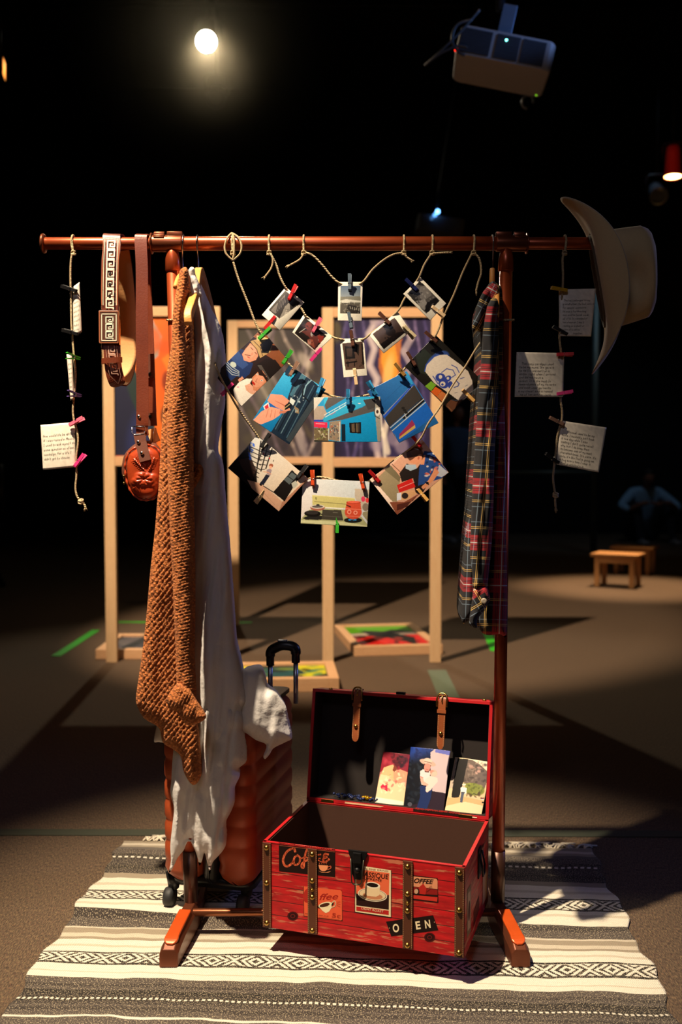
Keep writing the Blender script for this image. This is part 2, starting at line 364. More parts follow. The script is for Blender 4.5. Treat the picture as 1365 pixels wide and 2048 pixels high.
# ================================================================== materials
RUST = NT('rust_paint'); _n = RUST.noise(RUST.obj(), 30, 5)
RUST = RUST.out(RUST.mix(_n, lin('8e3c1c'), lin('b04c22')), .34, .55, _n, .08, .001, Coat_Weight=.25, Coat_Roughness=.2)
BRONZE = simple('bronze_plastic', '8a4a30', .3, .7)
BLACKP = simple('black_plastic', '141416', .35)
BLACKM = simple('black_metal', '1b1b1d', .42, .6)
CHROME = simple('chrome_wire', 'd8d8dc', .18, 1.0)
BRASS = simple('aged_brass', 'b5904a', .28, 1.0)
def wood(name, c1, c2, axis=2, sc=9):
    s = NT(name); v = s.mapv(s.obj(), tuple(sc * (.12 if i == axis else 1) for i in range(3))); n = s.noise(v, 6, 5, .6); n2 = s.noise(v, 30, 3)
    return s.out(s.mix(s.math('MULTIPLY', n2, .35), s.mix(n, lin(c1), lin(c2)), lin('7a4a20')), .5, None, n2, .12, .001)
PINE = wood('pine_wood', 'd8ae80', 'ecd0a4'); PINEX = wood('pine_wood_bar', 'd2a074', 'e6c094', 0); BAMBOO = wood('bamboo_wood', 'd88a3a', 'eda95a', 1, 14)
STOOLW = wood('stool_wood', 'b9824c', 'cf9a60', 0)
# leather
def leather(name, c1, c2, rough=.38, sc=260):
    s = NT(name); n = s.noise(s.obj(), 18, 4); v = s.voro(s.obj(), sc)
    return s.out(s.mix(n, lin(c1), lin(c2)), rough, None, s.math('ADD', v, s.noise(s.obj(), 900, 2)), .18, .0006)
LEATH = leather('brown_leather', '5a2414', '7c3a20'); LEATHIN = leather('raw_leather', 'c98a52', 'dda468', .7); TOOLED = leather('tooled_leather', '8c2c12', 'b04420', .3)
TRIM = leather('trim_leather', '4a2414', '5e3018', .5); STRAPL = leather('strap_leather', '7a3c1c', '94502a', .42)
DARKL = leather('dark_leather', '4e2412', '662f18', .8)
# rope
s = NT('cotton_rope'); x = s.sep(s.uv()); w1 = s.math('SINE', s.math('ADD', s.math('MULTIPLY', x[0], 2300), s.math('MULTIPLY', x[1], 12.566)))
ROPE = s.out(s.mix(s.noise(s.obj(), 300, 3), lin('b09468'), lin('d9c49a')), .85, None, s.math('ADD', w1, s.noise(s.obj(), 500, 2)), .7, .0012)
# carpet
s = NT('carpet'); o_ = s.obj(); n1 = s.noise(s.mapv(o_, (420, 90, 1)), 1, 3); n2 = s.noise(s.mapv(o_, (300, 200, 1)), 1, 2); n3 = s.noise(o_, 1.2, 3)
c = s.ramp(n1, [(.3, lin('2c2119')), (.5, lin('5a4836')), (.72, lin('836a4c'))])
c = s.mix(s.ramp(n2, [(.62, 0.0), (.7, .55)]), c, lin('7c3a30')); c = s.mix(s.ramp(s.noise(s.mapv(o_, (210, 150, 1)), 1.3, 2), [(.66, 0.0), (.72, .6)]), c, lin('b09a60'))
c = s.mix(s.math('MULTIPLY', n3, .35), c, lin('3a2e26'))
gx = s.sep(o_); CARPET = s.out(c, .95, None, s.math('ADD', n1, n2), .6, .004)
BLACKW = simple('black_drape', '0a0a0b', .95, var=.4, scale=3)
# ================================================================== room
def struct(name, bm, mat, **kw): o = obj(name, bm, mat, None, **kw); o['kind'] = 'structure'; return o
def slab(name, c, s_, mat): bm = bmesh.new(); box(bm, c, s_); return struct(name, bm, mat, smooth=False)
slab('floor', (0, 3, -.05), (18, 18, .1), CARPET)
for nm, c_, s_ in (('wall_back', (0, 12.05, 3), (18, .1, 6.4)), ('wall_front', (0, -6.05, 3), (18, .1, 6.4)), ('wall_left', (-9.05, 3, 3), (.1, 18.2, 6.4)), ('wall_right', (9.05, 3, 3), (.1, 18.2, 6.4)), ('ceiling', (0, 3, 6.25), (18.2, 18.2, .1))):
    slab(nm, c_, s_, BLACKW)
# ================================================================== striped blanket on the floor
RUGC = Vector((.015, .05, 0)); RUGA = math.radians(-3.0)
def rug_local(p): a = -RUGA; q = Vector(p) - RUGC; return q.x * math.cos(a) - q.y * math.sin(a), q.x * math.sin(a) + q.y * math.cos(a)
vy = lambda py: rug_local(G(237, py, .006))[1]
V0, V1 = -.50, vy(1679)
rp = lambda py: (vy(py) - V0) / (V1 - V0)
def make_rug():
    s = NT('woven_blanket'); uvx = s.sep(s.uv()); u, v = uvx[0], uvx[1]
    wob = s.math('MULTIPLY', s.math('SUBTRACT', s.noise(s.comb(s.math('MULTIPLY', u, 7), s.math('MULTIPLY', v, 4)), 1, 2), .5), .030)
    vw = s.math('ADD', v, wob); t = s.math('DIVIDE', s.math('SUBTRACT', vw, V0), V1 - V0)
    W, CR, BG, GR, DG, BK, TP = lin('f0e6d2'), lin('d6c9b2'), lin('a3957f'), lin('6c635b'), lin('302a29'), lin('0e0c0d'), lin('4c443f')
    st = [(1679, BG), (1686, CR), (1690, BG), (1694, GR), (1699, TP), (1710, BK), (1720, DG), (1733, BK), (1738, DG), (1745, BG), (1753, W), (1764, CR), (1768, W), (1779, BK), (1782, W), (1801, BK), (1804, W), (1811, CR), (1815, W), (1829, DG), (1840, TP), (1852, CR), (1855, BG), (1866, CR), (1874, BG), (1878, W), (1889, CR)]
    st2 = [(1892, W), (1903, BK), (1907, W), (1929, BK), (1932, W), (1945, CR), (1948, W), (1957, TP), (1968, DG), (1974, TP), (1980, BK), (1990, DG), (1994, BK), (2003, DG), (2012, TP), (2016, DG), (2024, TP), (2036, W), (2041, TP), (2060, DG), (2070, BK), (2080, W), (2110, BK)]
    def rr(lst):
        l = sorted((rp(a), c) for a, c in lst); return l
    # constant ramp: colour of an element holds from its position upward, so shift colours by one (stripes are listed from the far edge)
    def shifted(lst):
        l = sorted(lst, key=lambda q: -q[0]); out = []
        for i, (py, c) in enumerate(l): out.append((rp(l[i - 1][0] if i else 2200), c))
        return out
    all_ = shifted(st + st2); far = [q for q in all_ if q[0] >= rp(1892) - 1e-6]; near = [q for q in all_ if q[0] < rp(1892) + 1e-6]
    r1 = s.ramp(t, near, 'CONSTANT'); r2 = s.ramp(t, far, 'CONSTANT'); base = s.mix(s.math('GREATER_THAN', t, rp(1892)), r1, r2)
    def band(pa, pb): a, b = sorted((vy(pa), vy(pb))); return a, b, s.math('MULTIPLY', s.math('GREATER_THAN', vw, a), s.math('LESS_THAN', vw, b))
    for pa, pb, per in ((1782, 1801, .088), (1907, 1929, .088)):
        a, b, m = band(pa, pb); mid, h = (a + b) / 2, (b - a) / 2
        pix = s.math('SNAP', vw, .0032); ux = s.math('SNAP', u, .0030)
        yy = s.math('DIVIDE', s.math('ABSOLUTE', s.math('SUBTRACT', pix, mid)), h)
        xx = s.math('PINGPONG', s.math('DIVIDE', ux, per), .5)
        d = s.math('ADD', s.math('MULTIPLY', xx, 4.2), s.math('MULTIPLY', yy, 1.05))
        k = s.math('LESS_THAN', s.math('FRACT', s.math('MULTIPLY', d, 1.25)), .45)
        base = s.mix(s.math('MULTIPLY', m, k), base, BK)
    for pa, pb, fr in ((1714, 1717, 62), (1996, 2000, 90)):
        a, b, m = band(pa, pb); base = s.mix(s.math('MULTIPLY', m, s.math('GREATER_THAN', s.math('SINE', s.math('MULTIPLY', u, fr * 6.283)), -.2)), base, W)
    sp = s.ramp(s.noise(s.comb(s.math('MULTIPLY', u, 420), s.math('MULTIPLY', v, 300)), 1, 1), [(.56, 0.0), (.62, .8)])
    dark = s.math('LESS_THAN', s.n('ShaderNodeRGBToBW').outputs[0], 2); bw = s.n('ShaderNodeRGBToBW'); s.put(bw.inputs[0], base)
    base = s.mix(s.math('MULTIPLY', sp, s.math('LESS_THAN', bw.outputs[0], .12)), base, lin('b8a88c'))
    base = s.mix(s.math('MULTIPLY', s.noise(s.uv(), 160, 3), .22), base, lin('6a5c4c'))
    wv = s.math('SINE', s.math('MULTIPLY', v, 1300)); wu = s.math('SINE', s.math('MULTIPLY', u, 1700))
    s.out(base, .95, None, s.math('ADD', s.math('MULTIPLY', wv, wu), s.noise(s.uv(), 300, 3)), .6, .0025)
    nu, nv = 300, 280; U, V = np.meshgrid(np.linspace(-.612, .612, nu), np.linspace(V0, V1, nv)); rr_ = np.random.default_rng(3)
    Z = .006 + 0 * U
    for k in range(16):
        fu, fv = rr_.uniform(2, 9), rr_.uniform(8, 30); Z += .0011 * np.sin(U * fu + rr_.uniform(0, 6)) * np.sin(V * fv + rr_.uniform(0, 6))
    fold = vy(1837); fl = fold + .01 * np.sin(U * 7); Z += .012 * np.exp(-((V - fl - .006) / .012) ** 2) * (1 / (1 + np.exp((U + .05) * 14)) * .8 + .25)
    Z = np.clip(Z, .0035, None); Z += .0004 * np.sin(V * 1300)
    ex = .006 * np.sin(V * 22) + .004 * np.sin(V * 61); Ux = U + np.where(U < 0, -1, 1) * np.abs(U / .612) ** 8 * ex
    ca, sa = math.cos(RUGA), math.sin(RUGA); X = Ux * ca - V * sa + RUGC.x; Y = Ux * sa + V * ca + RUGC.y
    T = np.stack([X, Y, Z], -1).reshape(-1, 3); B = T.copy(); B[:, 2] = .0006; idx = np.arange(nu * nv).reshape(nv, nu); n = nu * nv
    F = np.stack([idx[:-1, :-1], idx[:-1, 1:], idx[1:, 1:], idx[1:, :-1]], -1).reshape(-1, 4).tolist()
    rim = list(idx[0, :]) + list(idx[1:, -1]) + list(idx[-1, -2::-1]) + list(idx[-2:0:-1, 0]); k = len(rim)
    F += [(rim[(i + 1) % k], rim[i], n + i, n + (i + 1) % k) for i in range(k)]
    VV = np.vstack([T, B[rim]]); UV = np.vstack([np.stack([U, V], -1).reshape(-1, 2), np.stack([U, V], -1).reshape(-1, 2)[rim]])
    root = thing('striped_blanket', 'grey, cream and black striped woven blanket with diamond bands spread on the carpet', 'blanket', (RUGC.x, RUGC.y, 0))
    obj('woven_cloth', mesh_np('woven_cloth', VV, F, UV), s.m, root, world=True)
    bm = bmesh.new(); R = random.Random(4)
    for cx in [-.55, -.50, -.44, .0, .37, .40, .43, .47, .52, .555, .585] + [R.uniform(-.6, .6) for _ in range(10)]:
        for q in range(4):
            u0 = cx + R.uniform(-.02, .02); L = R.uniform(.02, .06); a = R.uniform(-1.2, 1.2); pts = []
            for t in range(6):
                uu = u0 + math.sin(a + t * R.uniform(-.1, .3)) * L * t / 5; v2 = V1 - .006 + L * t / 5 * .8; pts.append((uu * ca - v2 * sa + RUGC.x, uu * sa + v2 * ca + RUGC.y, .006 + .006 * math.sin(t * .7)))
            tube(bm, pts, .0022, 5)
    fr = obj('fringe', bm, simple('fringe_yarn', 'd8ccb4', .95), root, world=True); fr['kind'] = 'stuff'
make_rug()
# ================================================================== clothes rack
XL, XR = P(345, 487, 0).x, P(1013, 487, 0).x; ZR = P(680, 487, 0).z; BL, BR = G(378, 1858, .02).x, G(1001, 1858, .02).x
RZ = .008
rack = thing('clothes_rack', 'rust-brown metal clothes rail standing on the striped blanket', 'clothes rack', (0, 0, RZ))
def rodx(name, x0, x1, r, mat=RUST, z=ZR, y=0, parent=rack):
    bm = bmesh.new(); lathe(bm, [(r, x0), (r, x1)], (0, y, z), 'x', 28); return obj(name, bm, mat, parent, world=True, smooth=True, bevel=.0008)
XA, XB = P(90, 487, 0).x, P(1240, 487, 0).x
rodx('rail', XL - .03, XR + .03, .0143); rodx('extension_rail', XA, XL - .02, .0128); rodx('extension_rail', XR + .02, XB, .0128)
bm = bmesh.new(); lathe(bm, [(.012, XA - .006), (.0195, XA - .006), (.0205, XA - .003), (.0195, XA), (.013, XA + .001)], (0, 0, ZR), 'x', 28); obj('end_cap', bm, BRONZE, rack, world=True)
bm = bmesh.new(); lathe(bm, [(.012, XB), (.0195, XB), (.0205, XB + .003), (.0195, XB + .006)], (0, 0, ZR), 'x', 28); obj('end_cap', bm, BRONZE, rack, world=True)
for X, sg in ((XL, 1), (XR, -1)):
    bm = bmesh.new(); a, b = sorted((X - sg * .042, X + sg * .021)); lathe(bm, [(.0165, a), (.0172, a + .001), (.0172, b - .001), (.0165, b)], (0, 0, ZR), 'x', 28)
    box(bm, ((X + .006 * sg), -.002, ZR + .0175), (.032, .016, .010)); obj('joint_sleeve', bm, BRONZE, rack, world=True, bevel=.0012)
    bm = bmesh.new(); xx = X - sg * .026
    for k in range(4): tube(bm, [(xx - .011, -.006 - .003 * k, ZR + .021 - .0035 * k), (xx + .011, -.006 - .003 * k, ZR + .021 - .0035 * k)], .0022, 8)
    box(bm, (xx, -.004, ZR + .014), (.022, .016, .012)); obj('clamp_lever', bm, BRONZE, rack, world=True, bevel=.0008)
    bm = bmesh.new(); xd = X - sg * .043; lathe(bm, [(.0135, xd - .0015), (.0215, xd - .0015), (.0215, xd + .0015), (.0135, xd + .0015)], (0, 0, ZR), 'x', 28); obj('collar_ring', bm, BRONZE, rack, world=True)
for X, Bx, sg in ((XL, BL, 1), (XR, BR, -1)):
    top = Vector((X, 0, ZR - .012)); bot = Vector((Bx, 0, .055)); dr = (bot - top).normalized()
    bm = bmesh.new(); tube(bm, [top + dr * .03, bot], .0135, 24); obj('upright', bm, RUST, rack, world=True)
    bm = bmesh.new(); tube(bm, [top - dr * .006, top, top + dr * .02, top + dr * .044, top + dr * .046], [.006, .0115, .0155, .0162, .0145], 24); obj('upright_cap', bm, RUST, rack, world=True)
    # lower sleeve and foot running front to back
    bm = bmesh.new(); tube(bm, [bot - dr * .12, bot - dr * .02 + Vector((0, 0, -.01))], .0152, 24); obj('lower_sleeve', bm, simple('brown_tube', '4a3026', .35, .6), rack, world=True)
    bm = bmesh.new(); fx = Bx; off = -.020 * sg
    prof = [(-.175, .005, .016), (-.172, .034, .019), (-.155, .044, .0195), (-.11, .050, .018), (0, .058, .0165), (.05, .047, .018), (.155, .040, .0195), (.172, .030, .019), (.175, .005, .016)]
    rings = []
    for y_, h_, w_ in prof:
        x_ = fx + off * (-y_ / .175 if y_ < 0 else y_ / .175 * .4)
        rings.append([bm.verts.new(q) for q in ((x_ - w_, y_, RZ), (x_ - w_, y_, RZ + h_ * .72), (x_ - w_ * .62, y_, RZ + h_), (x_ + w_ * .62, y_, RZ + h_), (x_ + w_, y_, RZ + h_ * .72), (x_ + w_, y_, RZ))])
    for r0, r1 in zip(rings, rings[1:]):
        for k in range(6): bm.faces.new((r0[k], r0[(k + 1) % 6], r1[(k + 1) % 6], r1[k]))
    bm.faces.new(rings[0][::-1]); bm.faces.new(rings[-1]); obj('foot', bm, simple('foot_brown', '6b3a26', .35, .5), rack, world=True, smooth=False, bevel=.004)
    for sy in (-1,):
        bm = bmesh.new(); pts = [(fx + off * (.3 if sy < 0 else .1), sy * .045, RZ + .056), (fx + off * (.6 if sy < 0 else .2), sy * .105, RZ + .0525), (fx + off * (.85 if sy < 0 else .35), sy * .148, RZ + .0475), (fx + off * (.93 if sy < 0 else .4), sy * .164, RZ + .040)]
        strip(bm, spline(pts, 4), [.026] * 8 + [.028, .028, .024, .018, .01], .006, (1, 0, 0)); obj('foot_cover', bm, simple('orange_cover', 'c8501c', .35, .25), rack, world=True, smooth=False, bevel=.002)
rodx('base_rail', BL - .012, BR + .012, .0085, simple('base_tube', '8a5236', .28, .8), .052, -.028); 
# ================================================================== things on the rail: ropes
def rope(bm, pts2, Y, r=.0021, seg=8, n=7):
    """pts2: picture points (x, y[, depth])"""
    pts = [P(p[0], p[1], p[2] if len(p) > 2 else Y) for p in pts2]; pts = [Vector(q) for q in spline(pts, n)]
    tube(bm, pts, r, seg); return pts
def rope_uv(me, r=.0021): pass
def hitch(bm, x, r=.0021, lean=0.0, rr=.0165, low=18):
    """a rope loop over the rail closing in a knot below it"""
    c = P(x, 487, 0); pts = []
    for k in range(15):
        a = -PI * .62 + k / 14 * PI * 2.24 - PI / 2 + PI
        pts.append((c.x + lean * (1 - math.sin(a)) * .5, -math.cos(a) * rr, c.z + math.sin(a) * rr))
    kn = P(x + lean * 900, 487 + low, -.018); pts = [kn] + [Vector(p) for p in pts] + [kn]
    tube(bm, [Vector(q) for q in spline(pts, 3)], r, 8)
    for k in range(3):
        a = k * 1.1; pr = []
        for j in range(9):
            t = 2 * PI * j / 8; pr.append(kn + Vector((math.cos(t) * .0042, math.sin(t) * .0036 * math.cos(a), math.sin(t) * .0042 * math.sin(a) + (k - 1) * .0022)))
        tube(bm, pr, r * .85, 6)
    return kn
def fray(bm, x, y, Y, dx, dy):
    for k in range(5):
        a = P(x, y, Y); b = P(x + dx + random.uniform(-4, 4), y + dy + random.uniform(-3, 4), Y); tube(bm, [a, (a + b) / 2 + Vector((random.uniform(-.001, .001), -.001, 0)), b], [.0014, .0011, .0007], 5)
def ropeuv(o):
    me = o.data; l = me.uv_layers.new(name='uv'); co = np.empty(len(me.vertices) * 3); me.vertices.foreach_get('co', co); co = co.reshape(-1, 3)
    idx = np.empty(len(me.loops), np.int32); me.loops.foreach_get('vertex_index', idx); s_ = co[:, 0] * .5 + co[:, 2]; l.data.foreach_set('uv', np.stack([s_, (np.arange(len(co)) % 8) / 8], -1)[idx].astype(np.float32).ravel())
ROPES = [
 ('string', 'short white string between two knots on the rail, holding the topmost instant photo', [608, 808], [[(611, 505), (626, 511), (645, 530), (662, 551), (679, 566), (701, 572, -.012), (725, 565), (745, 540), (768, 520), (788, 509), (806, 506)]], [[(608, 507), (600, 519), (581, 530)], [(809, 508), (815, 515), (824, 521)]]),
 ('string', 'white string holding the second arc of small instant photos under the rail', [539, 865], [[(541, 507), (553, 530), (560, 552), (571, 574), (590, 600, -.012), (604, 618), (614, 634), (640, 655, -.012), (664, 673), (684, 679), (705, 682, -.012), (728, 678), (741, 668), (765, 650, -.012), (796, 622), (808, 600), (822, 578, -.012), (838, 556), (849, 530), (863, 508)]], [[(539, 506), (546, 518), (543, 536), (531, 553)], [(866, 507), (880, 506), (898, 505)]]),
 ('string', 'long string carrying the middle row of photos, tied at left with a big looped knot', [466, 948], [[(467, 524), (478, 560), (496, 605), (518, 660), (545, 690, -.012), (585, 735, -.012), (638, 780), (652, 787), (668, 793), (700, 797, -.012), (735, 790), (765, 782, -.012), (805, 742), (840, 706, -.012), (871, 672), (888, 632), (908, 590), (926, 545), (944, 508)]], [[(950, 506), (960, 520), (963, 545), (957, 565), (953, 582)]]),
 ('string', 'lowest white string with the bottom three photos, vanishing behind the plaid shirt', [], [[(356, 640, .016), (385, 672, .03), (425, 716, -.02), (436, 742, -.056), (445, 762, -.056), (462, 792, -.046), (480, 822, -.036), (513, 868), (540, 905, -.012), (575, 940, -.012), (606, 957), (640, 954), (672, 960), (705, 963, -.012), (741, 962), (780, 928, -.012), (836, 884, -.034), (858, 846, -.050), (880, 815, -.050), (905, 772, -.046), (932, 732, -.044), (955, 694, -.040), (975, 668, .0), (1002, 642, .014)]], []),
 ('cord', 'vertical cord with three paper notes at the left end of the rail', [147], [[(149, 505), (143, 514), (141, 545), (142, 600), (143, 650), (147, 700), (148, 712), (151, 745), (150, 775), (148, 790), (146, 820), (148, 840), (154, 862), (156, 884), (152, 920), (153, 950), (151, 975), (154, 992), (162, 1003)], [(162, 1003), (168, 1008), (171, 1014)]], []),
 ('cord', 'vertical cord with three paper notes between the plaid shirt and the hat', [1130], [[(1130, 508), (1126, 518), (1127, 550), (1126, 580), (1122, 620, -.012), (1120, 660, -.012), (1120, 680), (1123, 705), (1126, 740, -.012), (1124, 780, -.012), (1122, 800), (1125, 822), (1124, 842), (1116, 870), (1113, 900), (1110, 925), (1107, 955), (1109, 975), (1112, 990)], [(1112, 990), (1111, 1000), (1112, 1014)]], [])]
YS = -.020
for nm, lab, ks, runs, tails in ROPES:
    t = thing(nm, lab, nm, tuple(P((ks or [680])[0], 487, 0)))
    bm = bmesh.new()
    for r_ in runs: rope(bm, r_, YS, .0023 if nm == 'cord' else .0021)
    for r_ in tails: rope(bm, r_, YS - .004)
    for r_ in tails: fray(bm, r_[-1][0], r_[-1][1], YS - .004, (r_[-1][0] - r_[-2][0]) * .35, (r_[-1][1] - r_[-2][1]) * .35)
    if nm == 'cord':
        e = runs[-1][-1]; fray(bm, e[0], e[1], YS, 1, 9)
    obj('rope', bm, ROPE, t, world=True); ropeuv(t.children[0]) if t.children else None
    for k in ks:
        bm = bmesh.new(); hitch(bm, k, low=20)
        if k == 466:
            for sx, w_ in ((-13, 1), (14, 1), (2, .5)):
                rope(bm, [(466, 521, -.02), (466 + sx, 508, -.022), (466 + sx * 1.25, 492, -.021), (466 + sx * .8, 475, -.017), (464, 466, -.006)], -.02)
        o_ = obj('knot', bm, ROPE, t, world=True); ropeuv(o_)
    if not ks:
        for q_, X_ in (((349, 640), None), ((1013, 640), None)):
            c_ = P(*q_, 0); bm = bmesh.new(); tube(bm, [c_ + Vector((math.cos(a) * .0158, math.sin(a) * .0158, .002 * math.sin(a))) for a in (2 * PI * k / 20 for k in range(21))], .0021, 8); ropeuv(obj('knot', bm, ROPE, t, world=True))
    if nm == 'cord':
        e = runs[0][-1]; bm = bmesh.new(); kn = P(e[0], e[1], YS)
        for q in range(3):
            tube(bm, [kn + Vector((math.cos(a) * .0046, math.sin(a) * .004, (q - 1) * .0024 + math.sin(a * 1.0) * .0022)) for a in (2 * PI * j / 8 for j in range(9))], .0021, 6)
        ropeuv(obj('knot', bm, ROPE, t, world=True))
# ================================================================== photographs hung on the strings
def instax(corners, win, fn):
    """white-bordered instant photo; win = picture window corners"""
    def f(p):
        p.C[:] = hexc('e8e2d2'); m0 = p.C.copy(); q = p
        fn(q); x, y = p.X, p.Y; ins = np.zeros(x.shape, bool)
        for (x1, y1), (x2, y2) in zip(win, win[1:] + win[:1]):
            if y1 == y2: continue
            ins ^= ((y1 > y) != (y2 > y)) & (x < (x2 - x1) * (y - y1) / (y2 - y1) + x1)
        p.C = np.where(ins[..., None], p.C, m0)
    return f
S4 = 1365 / 320
def iA(p):
    p.C[:] = hexc('3a3634'); p.T(420, 440, S4)
    p.poly('8e8880', 680, 700, 690, 800, 660, 900, 600, 945, 590, 850, 640, 740); p.poly('b8b0a4', 650, 760, 690, 820, 665, 900, 610, 900); p.poly('6e6864', 520, 770, 640, 640, 650, 700, 560, 800)
    for k in range(6): p.line('221f1e', 7, 590 + k * 14, 700 - k * 12, 570 + k * 16, 780 - k * 14)
    for k in range(7): p.line('5a5450', 4, 640 + k * 6, 760 + k * 18, 690, 770 + k * 18)
    p.poly('2a2726', 700, 640, 780, 705, 700, 790, 690, 720)
def iB(p):
    p.C[:] = hexc('1c1514'); p.T(420, 440, S4); p.ell('6a3430', 845, 905, 30, 36); p.poly('5a2c28', 780, 950, 850, 1000, 870, 1090, 900, 1090, 960, 1000, 900, 930)
    p.poly('8e4a3a', 830, 1020, 880, 1020, 900, 1100, 850, 1060); p.ell('b07868', 850, 1040, 16, 24); p.ell('9c9490', 872, 975, 12, 20); p.ell('cfcac4', 935, 1023, 10, 9); p.line('c8c0b8', 5, 765, 960, 815, 925)
    p.poly('7a2820', 920, 985, 975, 990, 950, 1060, 930, 1040); p.blobs(['2c1c1a', '4a2a26'], 740, 860, 960, 1100, 25, 6, 18, .5)
def iC(p):
    p.C[:] = hexc('4a3830'); p.T(420, 440, S4); p.grad('3c2c26', '5c463c', 1140, 1050, 1320, 1280); p.poly('14100e', 1150, 1075, 1230, 1085, 1240, 1180, 1160, 1190); p.poly('3a2c24', 1165, 1095, 1215, 1095, 1215, 1165, 1172, 1165)
    p.poly('14100e', 1240, 1060, 1275, 1060, 1270, 1160, 1245, 1120); p.line('0e0b0a', 12, 1165, 1220, 1250, 1208); p.line('0e0b0a', 8, 1180, 1215, 1180, 1250); p.line('0e0b0a', 8, 1235, 1215, 1235, 1245); p.line('1c1512', 14, 1300, 1060, 1310, 1230); p.blobs(['2a1e1a', '18110f'], 1150, 1060, 1310, 1260, 16, 4, 12, .6)
def iD(p):
    p.T(420, 440, S4); p.C[:] = hexc('6d7a86'); p.grad('4c6078', '9aa0a0', 1200, 560, 1200, 690); p.poly('77766a', 1112, 655, 1292, 650, 1292, 730, 1112, 740); p.poly('c8c6ba', 1112, 690, 1160, 675, 1210, 680, 1292, 690, 1292, 702, 1112, 708)
    p.poly('57524a', 1112, 706, 1292, 712, 1292, 805, 1112, 805); p.poly('2c2826', 1180, 720, 1292, 745, 1285, 802, 1160, 795); p.blobs(['8c877a', '3c3833', 'a09a8c'], 1115, 700, 1290, 795, 40, 4, 11, .6)
    for k in range(5): p.line('cfc8b8', 4, 1200 + k * 18, 740 + k * 3, 1200 + k * 18, 758 + k * 3)
def iE(p):
    p.T(700, 440, S4); p.C[:] = hexc('4c4846'); p.poly('1c1a1c', 560, 550, 605, 515, 650, 560, 620, 560); p.poly('6a6664', 600, 570, 660, 560, 700, 640, 620, 700, 590, 620); p.poly('2a2828', 500, 630, 560, 610, 600, 720, 640, 790, 560, 720)
    p.poly('8c8884', 570, 690, 640, 680, 680, 730, 640, 770, 590, 740); p.poly('141214', 660, 700, 740, 660, 760, 690, 700, 760, 660, 790, 640, 770); p.blobs(['7c7876', '242224', '9a9692'], 520, 560, 740, 760, 34, 5, 14, .6)
def iF(p):
    p.T(700, 440, S4); p.C[:] = hexc('3a2c28'); p.grad('463630', '2c201e', 220, 900, 460, 1050); p.ell('171112', 350, 955, 42, 36); p.ell('171112', 315, 920, 22, 22); p.poly('171112', 280, 1090, 260, 1060, 330, 1010, 400, 960, 475, 950, 400, 1030, 310, 1110); p.blobs(['241a19', '100c0d'], 280, 960, 440, 1090, 22, 6, 16, .6)
s_ = lambda o, *p: [(o[0] + p[i] / S4, o[1] + p[i + 1] / S4) for i in range(0, len(p), 2)]
O2, O3 = (420, 440), (700, 440)
card('instant_photo', [(572, 574), (609, 605), (560, 661), (524, 630)], -.027, instax(0, s_(O2, 645, 602, 776, 710, 594, 842, 502, 768), iA), 'small instant photo of a grey staircase, pinned with two red clothespins', 'photo', 'instant photos on the strings')
card('instant_photo', [(585, 665), (609, 627), (666, 674), (632, 706)], -.027, instax(0, s_(O2, 722, 965, 812, 832, 996, 988, 896, 1110), iB), 'small instant photo of a dark reddish room, pinned with pink clothespins', 'photo', 'instant photos on the strings')
card('instant_photo', [(680, 678), (728, 676), (735, 751), (688, 755)], -.027, instax(0, s_(O2, 1130, 1052, 1305, 1036, 1322, 1268, 1158, 1282), iC), 'small upright instant photo of a dim brown interior, lowest of the centre pair', 'photo', 'instant photos on the strings', dens=.6)
card('instant_photo', [(677, 564), (726, 564), (724, 642), (676, 641)], -.027, instax(0, s_(O2, 1115, 560, 1288, 562, 1284, 800, 1112, 798), iD), 'topmost small upright instant photo of blue sky over a town', 'photo', 'instant photos on the strings', dens=.6)
card('instant_photo', [(807, 588), (841, 554), (893, 607), (861, 641)], -.027, instax(0, s_(O3, 492, 630, 598, 518, 770, 688, 654, 800), iE), 'small instant photo of a grey crowd, pinned with a dark blue clothespin', 'photo', 'instant photos on the strings')
card('instant_photo', [(768, 707), (739, 670), (796, 623), (822, 663)], -.027, instax(0, s_(O3, 290, 1103, 196, 972, 382, 832, 474, 962), iF), 'small very dark instant photo with a tree silhouette, pinned with brown clothespins', 'photo', 'instant photos on the strings')
